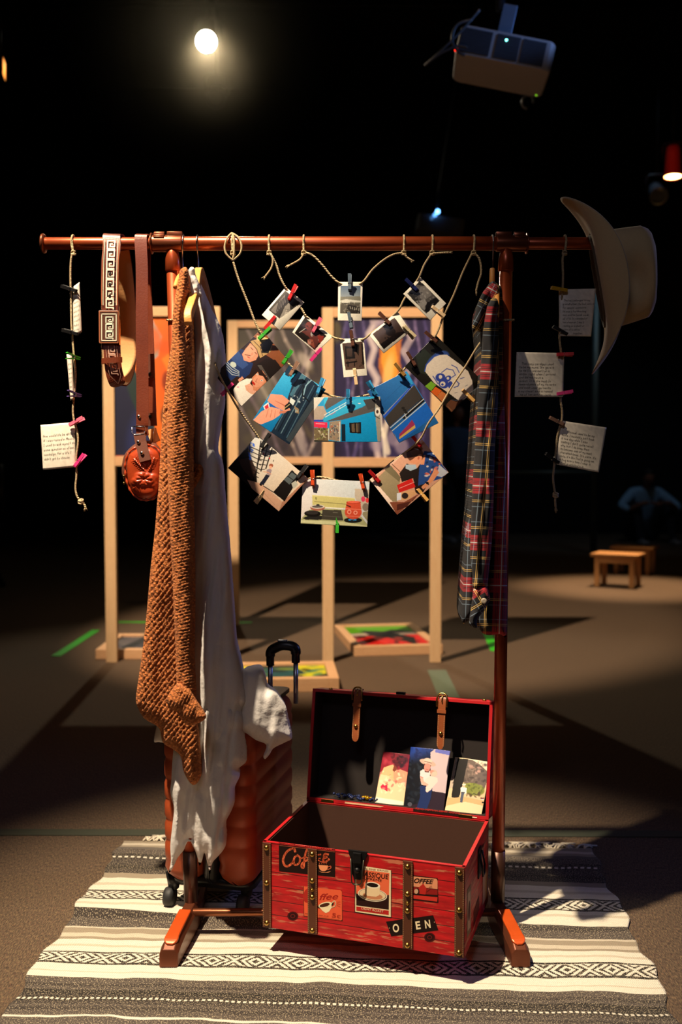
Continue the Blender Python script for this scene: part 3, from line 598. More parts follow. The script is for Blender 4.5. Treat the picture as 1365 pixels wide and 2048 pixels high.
# ---- colour prints
def p1(p):
    p.C[:] = hexc('241512'); p.T(420, 640, S4); p.poly('7a4428', 430, 75, 700, 345, 610, 420, 530, 330, 480, 300, 470, 200, 350, 130); p.poly('1b1210', 480, 330, 560, 340, 620, 420, 560, 470, 440, 420, 400, 380)
    p.poly('1a2c58', 130, 350, 170, 320, 200, 290, 250, 240, 300, 260, 300, 340, 370, 370, 340, 460, 290, 500, 230, 480, 180, 520, 140, 470); p.poly('2c4478', 170, 320, 240, 260, 290, 330, 330, 380, 280, 420, 230, 380)
    p.poly('e4dcd0', 200, 590, 250, 530, 310, 500, 365, 500, 330, 560, 400, 640, 330, 690, 270, 735, 210, 660); p.poly('d9a088', 300, 560, 345, 540, 395, 600, 400, 640, 350, 630, 310, 600); p.line('c8a070', 3, 300, 560, 340, 620, 390, 630); p.poly('c88a70', 240, 510, 275, 480, 290, 500, 250, 530); p.poly('c88a70', 280, 735, 330, 680, 350, 700, 290, 745)
    p.poly('c8866a', 275, 290, 345, 195, 400, 235, 415, 300, 395, 340, 340, 360, 290, 345); p.ell('d8977c', 340, 275, 48, 62, 35, .6); p.line('4a2c22', 6, 300, 295, 345, 305); p.line('4a2c22', 5, 350, 235, 368, 255); p.line('4a2c22', 5, 385, 275, 398, 290); p.ell('b05a4a', 330, 318, 16, 6, 30); p.ell('c07860', 360, 290, 10, 16, 30, .7)
    p.poly('a88858', 345, 180, 420, 160, 540, 170, 520, 270, 430, 325, 400, 250); p.poly('c8aa78', 400, 130, 480, 150, 555, 190, 500, 210, 400, 170); p.line('3a2c1c', 5, 350, 195, 400, 250, 420, 320); p.line('3a2c1c', 5, 375, 180, 430, 235, 450, 305); p.poly('15120e', 420, 170, 510, 160, 535, 200, 500, 285, 440, 280, 450, 210)
    p.poly('1a1412', 395, 380, 440, 380, 470, 440, 560, 400, 575, 455, 510, 530, 480, 480, 430, 440); p.poly('4a4440', 405, 385, 440, 385, 520, 515, 500, 525); p.poly('c8805e', 360, 490, 415, 440, 450, 430, 495, 500, 470, 560, 420, 610, 370, 600); p.ell('dc9a7e', 415, 520, 45, 60, 40, .7)
    p.poly('24140e', 410, 440, 440, 425, 495, 500, 488, 530, 455, 480, 420, 470); p.ell('f0ece4', 443, 515, 10, 7); p.ell('2c3a30', 443, 515, 5, 5); p.ell('f0ece4', 405, 462, 8, 6); p.ell('2c3a30', 405, 462, 4, 4); p.ell('b0281e', 373, 540, 20, 9, 50); p.line('8a4a3a', 3, 405, 500, 390, 525, 400, 530); p.ell('e87a9a', 240, 572, 10, 5)
    p.poly('0a0f20', 40, 460, 80, 430, 210, 570, 200, 600)
    for k in range(4): p.line('b8c0b8', 5, 140, 350 + k * 22, 190, 400 + k * 22, 250, 440 + k * 12)
    p.ell('aab4ac', 200, 380, 28, 22, 40)
card('photo_print', [(429, 749), (523, 658), (577, 722), (483, 813)], -.030, p1, 'photo print of two people in black caps leaning together, grey-haired one in navy', 'photo', 'colour prints on the strings', dens=.65, rim='2a1a14')
def p2(p):
    p.C[:] = hexc('1f8fc0'); p.T(420, 640, S4); p.grad('2aa0cc', '0f6ea8', 680, 390, 480, 900); p.poly('1a2a3c', 700, 560, 800, 440, 920, 560, 980, 620, 680, 1062, 520, 960, 620, 800); p.poly('3a6478', 790, 440, 830, 480, 700, 650, 680, 640)
    for k in range(7): p.line(['4a6a7c', '0e1620', '6a8a98', '16222e'][k % 4], 7, 800 + k * 22, 480 + k * 20, 560 + k * 24, 930 + k * 18)
    p.poly('38424a', 860, 700, 930, 620, 920, 700, 690, 1050, 650, 1020); p.line('8ab0c0', 8, 880, 500, 820, 560, 800, 640); p.line('101418', 9, 800, 560, 790, 640, 850, 700)
    p.poly('1a5aa8', 400, 830, 520, 690, 600, 760, 480, 880); p.poly('d8d4d0', 455, 735, 500, 700, 515, 760, 475, 780); p.poly('c02838', 465, 740, 498, 715, 505, 755, 478, 765)
    p.poly('cf8a72', 520, 630, 620, 640, 680, 690, 660, 720, 690, 770, 640, 780, 560, 740, 490, 690); p.poly('d8957c', 370, 855, 440, 780, 520, 740, 600, 760, 600, 810, 540, 850, 440, 890, 400, 880); p.poly('b8705a', 600, 770, 660, 780, 640, 795, 590, 800)
    for k in range(4): p.line('a8624c', 4, 560 + k * 22, 690 + k * 10, 640 + k * 12, 730 + k * 12)
    for k in range(3): p.line('a8624c', 4, 500 + k * 30, 760 + k * 6, 480 + k * 36, 830)
    p.poly('0c1014', 640, 730, 690, 690, 720, 700, 680, 750, 640, 770); p.poly('c8d0cc', 690, 660, 730, 690, 710, 730, 680, 700); p.poly('8a7458', 720, 730, 760, 760, 760, 800, 730, 790); p.line('b8a070', 7, 630, 760, 680, 720); p.blobs(['7ab0c0', '1a2a34', 'c0d0d4'], 690, 640, 800, 790, 16, 4, 12, .7)
    p.line('e8ecec', 4, 682, 386, 915, 540)
card('photo_print', [(506, 840), (579, 730), (652, 779), (579, 889)], -.034, p2, 'photo print of two hands joining wires before a bright blue wall', 'photo', 'colour prints on the strings', dens=.65, rim='c8ccd0')
S3 = 1365 / 340
def p3(p):
    p.C[:] = hexc('1a86b8'); p.T(620, 740, S3); p.poly('b8b4ac', 30, 215, 120, 215, 60, 290, 30, 330); p.poly('9a8c80', 30, 330, 60, 290, 110, 290, 140, 350, 100, 400, 30, 400); p.poly('2aa0c4', 120, 215, 170, 215, 110, 290); p.poly('4c4844', 150, 218, 300, 218, 130, 320, 120, 280)
    p.poly('2a98c0', 110, 385, 380, 225, 530, 220, 520, 250, 150, 412, 105, 412); p.poly('4a4848', 130, 412, 420, 300, 520, 240, 525, 330, 260, 400, 160, 412); p.poly('3a3838', 430, 240, 525, 225, 525, 300, 470, 320); p.line('d8d8d0', 5, 115, 362, 330, 240); p.line('d8d8d0', 5, 125, 378, 340, 252)
    for k in range(5): p.line('d0d0c8', 3, 160 + k * 40, 338 - k * 23, 162 + k * 40, 356 - k * 23)
    p.poly('0e84bc', 260, 400, 525, 335, 545, 575, 285, 578, 285, 435, 258, 435); p.poly('0d6ea4', 260, 430, 285, 432, 290, 578, 255, 578); p.poly('10202c', 255, 435, 285, 435, 288, 572, 255, 572); p.poly('121214', 318, 425, 412, 418, 412, 510, 320, 505); p.poly('5a4a3a', 335, 432, 360, 430, 362, 498, 338, 498); p.poly('3a3430', 370, 430, 400, 428, 400, 500, 372, 500); p.line('a0885c', 3, 378, 430, 380, 500)
    p.poly('8e8a80', 525, 215, 570, 215, 570, 575, 545, 575, 530, 400); p.ell('c8c4bc', 545, 335, 22, 34); p.ell('3a2c28', 543, 335, 10, 14); p.line('3a3430', 6, 515, 300, 525, 370, 560, 390); p.poly('c8284a', 32, 415, 140, 420, 140, 465, 32, 460); p.poly('2a3aa0', 32, 400, 110, 400, 110, 416, 32, 414); p.line('f0c0c8', 4, 50, 430, 120, 434)
    p.poly('6a5c44', 32, 462, 150, 466, 150, 575, 32, 575); p.blobs(['c0b890', '2c3a20', 'd8d0b8', '503c28', '8a9a50'], 36, 470, 145, 560, 40, 4, 12, .7); p.poly('8a7a68', 160, 415, 250, 405, 245, 575, 150, 560); p.blobs(['d8d4cc', '3a3a3a', 'a0503c', '2c3c54'], 165, 425, 240, 550, 34, 4, 12, .7); p.line('c8c4b8', 6, 150, 470, 150, 560); p.line('c8c4b8', 8, 240, 420, 240, 570); p.poly('38342c', 32, 560, 250, 575, 32, 578)
    p.line('c04068', 4, 170, 360, 205, 340); p.ell('c8ccd0', 398, 268, 12, 4)
card('photo_print', [(628, 795), (761, 793), (762, 884), (629, 884)], -.046, p3, 'photo print of a bright blue shop front, hanging level in the centre', 'photo', 'colour prints on the strings', tilt=.12, dens=.65)
def p4(p):
    p.C[:] = hexc('2264a4'); p.T(620, 740, S3); p.grad('2a6cac', '184e88', 800, 20, 600, 300); p.line('1a4a80', 3, 560, 290, 800, 60); p.poly('8a8c90', 590, 360, 820, 120, 830, 130, 600, 372); p.poly('2048b0', 820, 120, 840, 112, 600, 385, 590, 372); p.poly('34302e', 605, 385, 840, 118, 905, 225, 640, 460); p.poly('0f0e0e', 790, 330, 905, 225, 925, 250, 800, 360, 760, 395, 740, 385)
    p.line('b8bcc0', 7, 640, 470, 925, 225); p.line('b8bcc0', 7, 660, 490, 940, 250); p.line('b8bcc0', 5, 762, 350, 778, 392); p.poly('1858b0', 665, 495, 942, 255, 1000, 370, 720, 580); p.poly('8a2c50', 720, 515, 790, 440, 820, 400, 845, 440, 720, 540); p.poly('b89850', 718, 540, 845, 440, 848, 465, 720, 555); p.poly('9aa040', 680, 510, 700, 560, 715, 580, 690, 545)
    for k in range(3): p.ell('1c1a18', 760 + k * 12 - 10, 315 + k * 18 - 10, 14, 10)
    p.poly('2888c0', 775, 10, 790, 20, 830, 110, 815, 115, 770, 40)
card('photo_print', [(735, 782), (814, 742), (878, 846), (799, 886)], -.036, p4, 'photo print of a tilted blue wall with white balcony rails', 'photo', 'colour prints on the strings', dens=.65, rim='1c2c40')
def p5(p):
    p.C[:] = hexc('15130f'); p.T(700, 440, S4); p.poly('1e241c', 560, 1150, 640, 1100, 800, 1250, 700, 1340, 600, 1300); p.ell('28407c', 750, 1210, 70, 120, 48); p.poly('c8bcae', 642, 1290, 660, 1230, 740, 1150, 830, 1150, 940, 1230, 1010, 1290, 1045, 1370, 1050, 1450, 1010, 1500, 930, 1540, 850, 1480, 720, 1390); p.ell('c8bcae', 950, 1430, 110, 100, 40)
    p.line('2c4494', 9, 640, 1290, 652, 1235, 720, 1165, 790, 1138); p.T(620, 740, S3)
    p.C[:] = p.C; B = '2c3c8c'
    p.ell(B, 1050, 60, 40, 34); p.ell('c8bcae', 1050, 55, 14, 16); p.ell(B, 1075, 110, 42, 36, 30); p.ell('c8bcae', 1068, 112, 22, 20); p.ell(B, 1066, 116, 10, 9); p.ell(B, 1110, 70, 30, 22, -40); p.ell('c8bcae', 1110, 66, 10, 12); p.ell(B, 1130, 120, 20, 30); p.line(B, 6, 1060, 20, 1100, -10, 1150, 0, 1170, 40, 1140, 60); p.line(B, 6, 1140, -40, 1180, -20, 1200, 20); p.line(B, 7, 990, 50, 1020, 95, 1030, 110); p.line(B, 7, 1180, 90, 1200, 110, 1190, 130, 1160, 140); p.line(B, 5, 1210, 70, 1240, 60); p.line('6a6a70', 4, 1250, 130, 1270, 120); p.line('6a6a70', 4, 1165, 185, 1185, 180); p.line('5a5a70', 3, 1140, 240, 1200, 248, 1260, 210)
    p.poly('6a9a28', 925, 130, 975, 90, 1015, 120, 975, 170); p.poly('c85a20', 975, 175, 1010, 135, 1060, 165, 1020, 215); p.poly('b86a38', 1020, 215, 1060, 168, 1110, 205, 1070, 265); p.poly('5c3826', 1100, 270, 1130, 240, 1180, 255, 1230, 230, 1140, 340, 1095, 290); p.line('8a6040', 5, 1110, 295, 1140, 325)
card('photo_print', [(810, 733), (872, 670), (966, 762), (904, 825)], -.030, p5, 'dark photo print of a white mug with a blue floral pattern', 'photo', 'colour prints on the strings', dens=.65, rim='6a6458')
def p6(p):
    p.C[:] = hexc('c8bcae'); p.T(440, 820, S3); p.grad('b4b4b0', 'd2bca4', 300, 220, 520, 700); p.poly('17100e', 65, 465, 230, 290, 230, 360, 290, 470, 300, 600, 330, 660, 290, 690); p.poly('3c2a24', 150, 400, 250, 380, 290, 480, 260, 560, 180, 470); p.poly('c49a80', 220, 560, 330, 590, 450, 690, 510, 745, 470, 815, 290, 690)
    p.line('9a7660', 2, 330, 640, 440, 760); p.line('1c1614', 6, 350, 610, 430, 660); p.poly('a87860', 500, 740, 690, 560, 700, 580, 475, 815)
    for a, b, c, d in ((330, 250, 285, 560), (390, 270, 330, 490), (420, 310, 370, 470), (240, 270, 235, 370), (370, 240, 300, 440)): p.line('15110f', 9, a, b, c, d)
    for k in range(7): p.line('1c1614', 6, 235 - k * 0 + k * 6, 290 + k * 38, 345 - k * 6, 340 + k * 34)
    for k in range(5): p.line('1c1614', 5, 320, 310 + k * 42, 400 - k * 10, 340 + k * 34)
    for k in range(12): p.ell('1c4ac0', 255 + RNG.uniform(-22, 30), 262 + k * 12, 12, 6, 40, .8)
    p.ell('c82828', 352, 352, 7, 7); p.ell('c82828', 400, 388, 5, 7); p.poly('14100f', 428, 660, 580, 482, 640, 540, 520, 735); p.poly('50585a', 515, 560, 580, 500, 620, 530, 560, 600); p.poly('a8a89c', 575, 590, 610, 565, 628, 600, 590, 635); p.line('14100f', 5, 545, 530, 600, 570); p.poly('241e1c', 430, 400, 436, 400, 432, 415, 426, 412)
    p.ell('8e5038', 412, 446, 17, 15); p.ell('d09a80', 408, 460, 12, 12); p.poly('8c7c84', 375, 480, 400, 470, 418, 480, 405, 530, 378, 515); p.line('c89070', 6, 350, 495, 385, 500, 412, 515); p.poly('1a1c2c', 372, 515, 402, 528, 350, 605, 320, 590, 350, 550); p.ell('0e0e10', 328, 600, 12, 7, 40)
card('photo_print', [(456, 936), (515, 870), (617, 957), (558, 1023)], -.032, p6, 'photo print of a child beside black scaffolding and a pale wall', 'photo', 'colour prints on the strings', dens=.65)
def p7(p):
    p.C[:] = hexc('c8c6c4'); p.T(440, 820, S3); p.grad('d2c8c4', 'b8c0c4', 670, 900, 1000, 560); p.poly('b0a494', 1085, 632, 1205, 640, 1195, 800, 1130, 800, 1085, 700); p.poly('b8b070', 742, 682, 1085, 708, 1085, 790, 745, 778); p.line('d8d098', 4, 742, 684, 1085, 710); p.line('6a6440', 4, 760, 735, 1060, 760); p.poly('8a8450', 765, 698, 780, 698, 780, 720, 765, 718); p.line('e8e4cc', 5, 850, 780, 985, 792)
    p.poly('a0a074', 655, 870, 720, 800, 845, 790, 1000, 800, 1140, 860, 1190, 925, 1185, 938, 650, 910); p.poly('c4c498', 650, 905, 655, 885, 800, 890, 1000, 900, 1190, 930, 1185, 938); p.poly('22201e', 665, 868, 720, 845, 830, 850, 815, 882, 690, 880); p.ell('14110f', 745, 832, 66, 26, 2); p.ell('2c2826', 740, 824, 52, 15, 2); p.line('14110f', 12, 820, 838, 895, 850)
    p.ell('9a5a48', 785, 785, 58, 24); p.ell('c8c0b8', 785, 776, 56, 16); p.ell('5a5450', 785, 776, 44, 10); p.ell('2c2c2c', 788, 763, 14, 7); p.poly('3c3830', 825, 800, 975, 805, 992, 888, 818, 880); p.line('5c5850', 4, 835, 850, 975, 860); p.line('6c685c', 5, 910, 822, 945, 824); p.ell('181818', 1070, 885, 72, 22); p.ell('2a90d8', 1065, 882, 34, 8); p.ell('181818', 1066, 884, 20, 4)
    p.ell('c04830', 1072, 820, 68, 58); p.poly('c04830', 1010, 790, 1020, 735, 1130, 738, 1136, 800); p.ell('a83c28', 1075, 742, 58, 13); p.ell('d8604a', 1075, 738, 50, 9); p.line('4a1c14', 9, 1020, 765, 1050, 778); p.ell('e0907a', 1040, 818, 17, 19); p.ell('b04030', 1040, 818, 9, 11); p.ell('e0907a', 1090, 824, 17, 17); p.ell('b04030', 1090, 824, 9, 9); p.line('e0806a', 5, 1010, 792, 1135, 800); p.line('e0806a', 4, 1010, 850, 1130, 856); p.ell('c83858', 1152, 715, 16, 22); p.ell('c83838', 1185, 725, 14, 20); p.ell('7a6c60', 1172, 780, 26, 32); p.poly('8c8468', 1150, 820, 1195, 810, 1190, 900, 1145, 840)
card('photo_print', [(606, 957), (740, 963), (735, 1054), (602, 1047)], -.032, p7, 'photo print of a stove with a red clay pot, lowest on the strings', 'photo', 'colour prints on the strings', dens=.65)
def p8(p):
    p.C[:] = hexc('c09078'); p.T(620, 740, S3); p.poly('c8a08c', 480, 880, 905, 560, 990, 660, 900, 700, 780, 640, 660, 770, 560, 830); p.poly('8a7c60', 540, 870, 650, 765, 730, 860, 700, 1060, 640, 1050, 560, 930); p.poly('6a6048', 600, 800, 650, 765, 730, 860, 720, 900); p.poly('e0c8b8', 480, 880, 500, 870, 720, 1120, 700, 1160); p.line('5a3c2c', 5, 660, 755, 740, 830)
    p.poly('7c4430', 640, 1060, 760, 1060, 900, 980, 700, 1165); p.poly('4c241c', 700, 1080, 830, 1050, 860, 1000, 780, 1100, 700, 1130); p.poly('1e1614', 720, 830, 780, 750, 860, 790, 930, 700, 960, 900, 900, 1000, 850, 990, 830, 870, 740, 900); p.poly('b8201c', 700, 925, 820, 870, 850, 940, 720, 985); p.line('e8d0c8', 3, 720, 950, 840, 900); p.poly('c8986c', 700, 990, 830, 960, 860, 990, 790, 1040, 700, 1050); p.ell('2a2020', 765, 1010, 26, 24); p.poly('c8ccd8', 700, 990, 735, 985, 735, 1040, 700, 1050)
    p.poly('22407c', 920, 650, 990, 660, 1110, 820, 1060, 870, 960, 900, 870, 930, 880, 790, 900, 700)
    p.blobs(['d8c0b8', 'b84838', 'e8e0d4', '16284c', 'c8685c'], 925, 670, 1080, 850, 40, 8, 20, .85); p.poly('a8acb8', 1040, 760, 1115, 825, 1060, 860, 1020, 850); p.poly('c88460', 1000, 790, 1040, 820, 1000, 880, 950, 930, 910, 960, 895, 940, 950, 890, 985, 830); p.poly('c88460', 885, 700, 930, 680, 920, 760, 890, 760)
    p.ell('5a3424', 845, 680, 70, 62, 30); p.ell('6e442e', 855, 660, 56, 40, 30); p.poly('c88664', 790, 740, 850, 700, 900, 680, 900, 730, 870, 760, 830, 752); p.ell('c88664', 880, 705, 22, 30, 20); p.ell('a85c44', 874, 708, 8, 13, 20); p.line('9aa0a0', 8, 838, 628, 872, 640); p.poly('98a8b4', 770, 760, 850, 760, 860, 790, 810, 810, 770, 790); p.ell('181418', 945, 908, 12, 10); p.line('181418', 8, 930, 900, 955, 920)
card('photo_print', [(740, 959), (845, 879), (898, 945), (795, 1030)], -.032, p8, 'photo print of a person in a floral shirt bending over a red box', 'photo', 'colour prints on the strings', dens=.65)
# ---- paper notes
def paper(p): p.C[:] = hexc('e6dccb'); p.noise(.02)
def note(corners, label, lines, ink_kw, Y=-.024, tilt=.1, curl=.004):
    o, S = card('paper_note', corners, Y, paper, label, 'note', 'handwritten notes on the cords', tilt=tilt, curl=curl, dens=4, rim='e6dccb')
    W = math.dist(corners[0], corners[1]); H = math.dist(corners[0], corners[3])
    ink = Ink(lambda x, y, z: S(x / W, y / H, .0005)); handwriting(ink, lines, **ink_kw); ink.build('handwriting', o); return o
note([(81, 850), (150, 844), (151, 934), (86, 940)], 'cream paper note with six handwritten lines, lowest on the left cord', ['How would life be different', 'if i was raised in Mexico?', 'I used to ask myself this', 'same question so often,', 'nostalgic for a life I', 'didn\'t get to choose.'], dict(x0=4, y0=25, dy=9.2, k=.58, pen=.6, slope=0))
note([(145.5, 574), (159, 564), (164, 664), (147, 670)], 'paper note turned almost edge-on, topmost on the left cord', ['to me', 'home', 'was a', 'place', 'that i', 'could', 'hold', 'in my', 'hands'], dict(x0=1.5, y0=26, dy=9, k=.5, pen=.5))
note([(133, 709), (144, 706), (149, 798), (141, 801)], 'paper note turned edge-on, middle of the left cord', ['the', 'sun', 'and', 'sea', 'of', 'her', 'old', 'town'], dict(x0=1.5, y0=22, dy=9, k=.5, pen=.5))
note([(1118, 579), (1193, 577), (1183, 673), (1120, 672)], 'dim paper note clipped with a yellow clothespin, topmost on the right cord', [(2, 'The hat belonged to my'), 'grandfather. He had worn it', 'for special occasions', 'He was a hardworking', 'man and his hands made', 'all of it. Im reminded of', 'him whenever I see it', 'resting on a shelf or', 'worn at a party', (24, 'together.')], dict(x0=8, y0=24, dy=7.2, k=.50, pen=.6, c='3a2c26'))
note([(1034, 704), (1129.5, 706), (1127, 794), (1030, 794)], 'paper note half in shadow, middle of the right cord', [(4, 'This cozy cardigan used'), 'to be my mums. She gave it', 'to me (to warmer) on a', 'winter night when I arrived', 'and did not have a', 'jacket. It is the most IN', 'demand piece of my favorite', 'and most used garments', 'in my closet and is remind', '  me of her and her care'], dict(x0=7, y0=25, dy=6.9, k=.56, pen=.65), curl=.002)
note([(1122, 841), (1214, 855), (1198.5, 945), (1114, 929)], 'paper note leaning to the right, lowest on the right cord', [(12, 'Flannel used to be my'), "dad's. I honestly just took", 'it one day while I was', "visiting I don't quite recall", 'why, but I do know that', 'its become one of my most', "cherished items. It's warm, it's", "cozy, it's like Dad is giving me", 'a hug every time I wear it.', 'I feel protected in it.'], dict(x0=5, y0=22, dy=7.0, k=.55, pen=.65), curl=.002)
# ================================================================== mini clothespins
PC = {'red': 'c8141c', 'green': '2c9a20', 'pink': 'e0607c', 'hotpink': 'd82c7c', 'slate': '6a7c8c', 'brown': '6a4030', 'natural': 'c8aa80', 'tan': '94705c', 'blue': '2c8cc4', 'gold': 'b88a44', 'darkblue': '1c2a70', 'orange': 'e8501c', 'black': '1c1c1e', 'purple': '5a4488', 'yellow': 'c89a10', 'beige': 'a89878', 'magenta': 'c82470'}
PINME = {}
def pin_meshes(cn):
    if cn in PINME: return PINME[cn]
    m = simple('pin_' + cn, PC[cn], .5, 0, .1, 200); L = .034; out = []
    for sg in (-1, 1):       # two jaws: x along the pin (tip at +x), y depth
        bm = bmesh.new(); prof = [(-L / 2, .0052, .0072), (-L * .18, .0028, .0058), (L * .12, .0006, .0040), (L * .42, .0006, .0034), (L / 2, .0010, .0022)]
        rr = []
        for x, a, b in prof: rr.append([bm.verts.new((x, sg * y, z)) for y, z in ((a, -.0033), (b, -.0033), (b, .0033), (a, .0033))])
        for r0, r1 in zip(rr, rr[1:]):
            for k in range(4): bm.faces.new((r0[k], r0[(k + 1) % 4], r1[(k + 1) % 4], r1[k]))
        bm.faces.new(rr[0][::-1]); bm.faces.new(rr[-1]); bmesh.ops.recalc_face_normals(bm, faces=bm.faces)
        me = bpy.data.meshes.new('jaw'); bm.to_mesh(me); bm.free(); me.materials.append(m); out.append(('jaw', me))
    bm = bmesh.new(); tube(bm, [(.001 + .0013 * math.cos(t), .0 + (t / (2 * PI * 3) - .5) * 0 + .0016 * math.sin(t), -.0038 + t / (2 * PI * 3) * .0076) for t in (2 * PI * 3 * k / 30 for k in range(31))], .00055, 5)
    for z in (-.0037, .0037): tube(bm, [(.0012, -.0048, z * .4), (.0012, -.0050, z), (.0012, .0050, z), (.0012, .0048, z * .4)], .0005, 5)
    me = bpy.data.meshes.new('spring'); bm.to_mesh(me); bm.free(); me.materials.append(simple('spring_wire', 'b8b8b8', .3, 1)); out.append(('spring', me)); PINME[cn] = out; return out
def pin(cn, handle, tip, Y, label, roll=0.0, endon=False):
    a = P(*handle, Y); b = P(*tip, Y); c = (a + b) / 2; ex = (b - a).normalized()
    if endon: ex = Vector((.55, .8, -.1)).normalized()
    y0 = Vector((0, 1, 0)); y0 = (y0 - ex * ex.dot(y0)).normalized() if not endon else Vector((1, -.6, 0)).cross(ex).normalized()
    ez = ex.cross(y0).normalized(); M = Matrix((ex, y0, ez)).transposed().to_4x4() @ Matrix.Rotation(roll, 4, 'X')
    o = bpy.data.objects.new('clothespin', None); COL.objects.link(o); o.empty_display_size = .01; o.location = c; o.rotation_euler = M.to_euler(); MW[o.name] = Matrix.Translation(c) @ M
    tagit(o, label, 'clothespin', 'mini clothespins')
    for n, me in pin_meshes(cn): q = bpy.data.objects.new(n, me); COL.objects.link(q); q.parent = o
    return o
Yi, Yp, Yn = -.0268, -.0305, -.0238
for cn, h, t_, Y, lab, ro in (
 ('slate', (700, 547), (700, 582), Yi, 'slate clothespin on the top edge of the topmost instant photo', .1), ('slate', (699, 625), (704, 658), Yi, 'slate clothespin hanging from the bottom edge of the topmost instant photo', .2),
 ('brown', (702, 661), (707, 694), Yi, 'brown clothespin on the top edge of the dim brown instant photo', .1), ('natural', (713, 770), (709, 736), Yi, 'pale wooden clothespin under the dim brown instant photo', 0),
 ('red', (593.5, 570), (578, 600), Yi, 'red clothespin on the upper edge of the staircase instant photo', .2), ('red', (529.5, 658), (551, 632), Yi, 'red clothespin at the lower end of the staircase instant photo', .1),
 ('green', (542.6, 656), (517, 679), Yp, 'green clothespin on the top corner of the print of two people in caps', .2), ('pink', (643, 635), (625, 666), Yi, 'pale pink clothespin on the upper edge of the dark reddish instant photo', .1),
 ('hotpink', (622, 721), (643, 697), Yi, 'deep pink clothespin under the dark reddish instant photo', .1), ('green', (585, 700), (565, 729), Yp, 'green clothespin at the right corner of the print of two people in caps', .1),
 ('tan', (597, 723), (579, 753), Yp - .003, 'brownish clothespin on the top corner of the print of hands and wires', .1), ('magenta', (443, 791), (467, 766), Yp, 'dark pink clothespin at the left edge of the print of two people in caps', 0),
 ('blue', (647, 758), (636, 787), Yp - .004, 'light blue clothespin at the right corner of the print of hands and wires', .3), ('blue', (696.6, 778), (696.6, 812), -.0465, 'light blue clothespin at the top middle of the blue shop front print', .1),
 ('blue', (735.5, 761), (755, 792), -.0445, 'light blue clothespin at the top right corner of the blue shop front print', .4), ('gold', (790, 726), (812, 753), -.0355, 'golden clothespin on the top corner of the tilted blue wall print', .2),
 ('brown', (815, 704), (832, 732), Yp, 'dark brown clothespin at the left edge of the blue mug print', .1), ('brown', (850, 663), (877, 685), Yp, 'brown clothespin on the top corner of the blue mug print', .1),
 ('gold', (948, 803), (925, 779), Yp, 'pale clothespin at the lower right edge of the blue mug print', .1), ('darkblue', (811, 557), (837, 582), Yi, 'dark blue clothespin on the instant photo of a crowd', .2),
 ('natural', (890, 634), (863, 612), Yi, 'cream clothespin at the lower end of the instant photo of a crowd', .1), ('brown', (761, 628), (779, 646), Yi, 'brown clothespin on the upper left edge of the darkest instant photo', 0),
 ('beige', (829, 675), (808, 652), Yi, 'grey beige clothespin at the right end of the darkest instant photo', .4), ('red', (822, 868), (843, 894), Yp, 'red clothespin on the top corner of the floral shirt print', .1),
 ('red', (738, 940), (761, 965), Yp, 'red clothespin at the left corner of the floral shirt print', .1), ('gold', (855, 1002), (834, 976), Yp, 'golden clothespin at the lower edge of the floral shirt print', .2),
 ('orange', (625, 939), (626.5, 973), Yp, 'orange clothespin at the top left of the stove print', .2), ('orange', (721, 946), (728, 980), Yp, 'orange clothespin at the top right of the stove print', .2),
 ('green', (674, 1066), (675.5, 1032), Yp, 'green clothespin at the bottom edge of the stove print', .1), ('black', (541, 866), (521, 896), Yp, 'black clothespin at the top corner of the scaffolding print', .1),
 ('black', (613, 932), (596, 955), Yp, 'black clothespin at the right corner of the scaffolding print', .2), ('natural', (511, 1006), (531, 979), Yp, 'pale wooden clothespin at the lower left edge of the scaffolding print', .4),
 ('natural', (952, 790), (954, 822), -.01, 'pale clothespin at the left edge of the plaid shirt', 1.0),
 ('black', (128, 573.5), (150, 581), Yn, 'black clothespin at the top of the topmost note on the left cord', .2), ('black', (130, 661), (152, 667), Yn, 'black clothespin at the bottom of the topmost note on the left cord', .2),
 ('pink', (168.5, 835), (137, 851), Yn, 'pale pink clothespin at the top corner of the lowest left note', .2), ('hotpink', (171, 907), (148, 935), Yn, 'bright pink clothespin at the bottom corner of the lowest left note', .2),
 ('yellow', (1102, 575), (1137, 581), Yn, 'yellow clothespin on the topmost note of the right cord', .1), ('black', (1107, 653), (1136, 669), Yn, 'black clothespin at the bottom of the topmost note on the right cord', .1),
 ('red', (1147, 708.6), (1114, 709), Yn, 'red clothespin at the top corner of the half shadowed note', .1), ('hotpink', (1146, 783), (1113, 788.5), Yn, 'bright pink clothespin at the bottom corner of the half shadowed note', .1),
 ('tan', (1099, 834), (1131, 850), Yn, 'brown grey clothespin at the top of the lowest note on the right cord', .1), ('black', (1092, 907), (1119, 926), Yn, 'black clothespin at the bottom of the lowest note on the right cord', .1)):
    pin(cn, h, t_, Y, lab, ro)
pin('green', (146, 709), (147, 719), Yn - .006, 'green clothespin seen end-on at the top of the middle left note', 0, True)
pin('purple', (148, 783), (150, 795), Yn - .006, 'purple clothespin seen end-on at the bottom of the middle left note', 0, True)
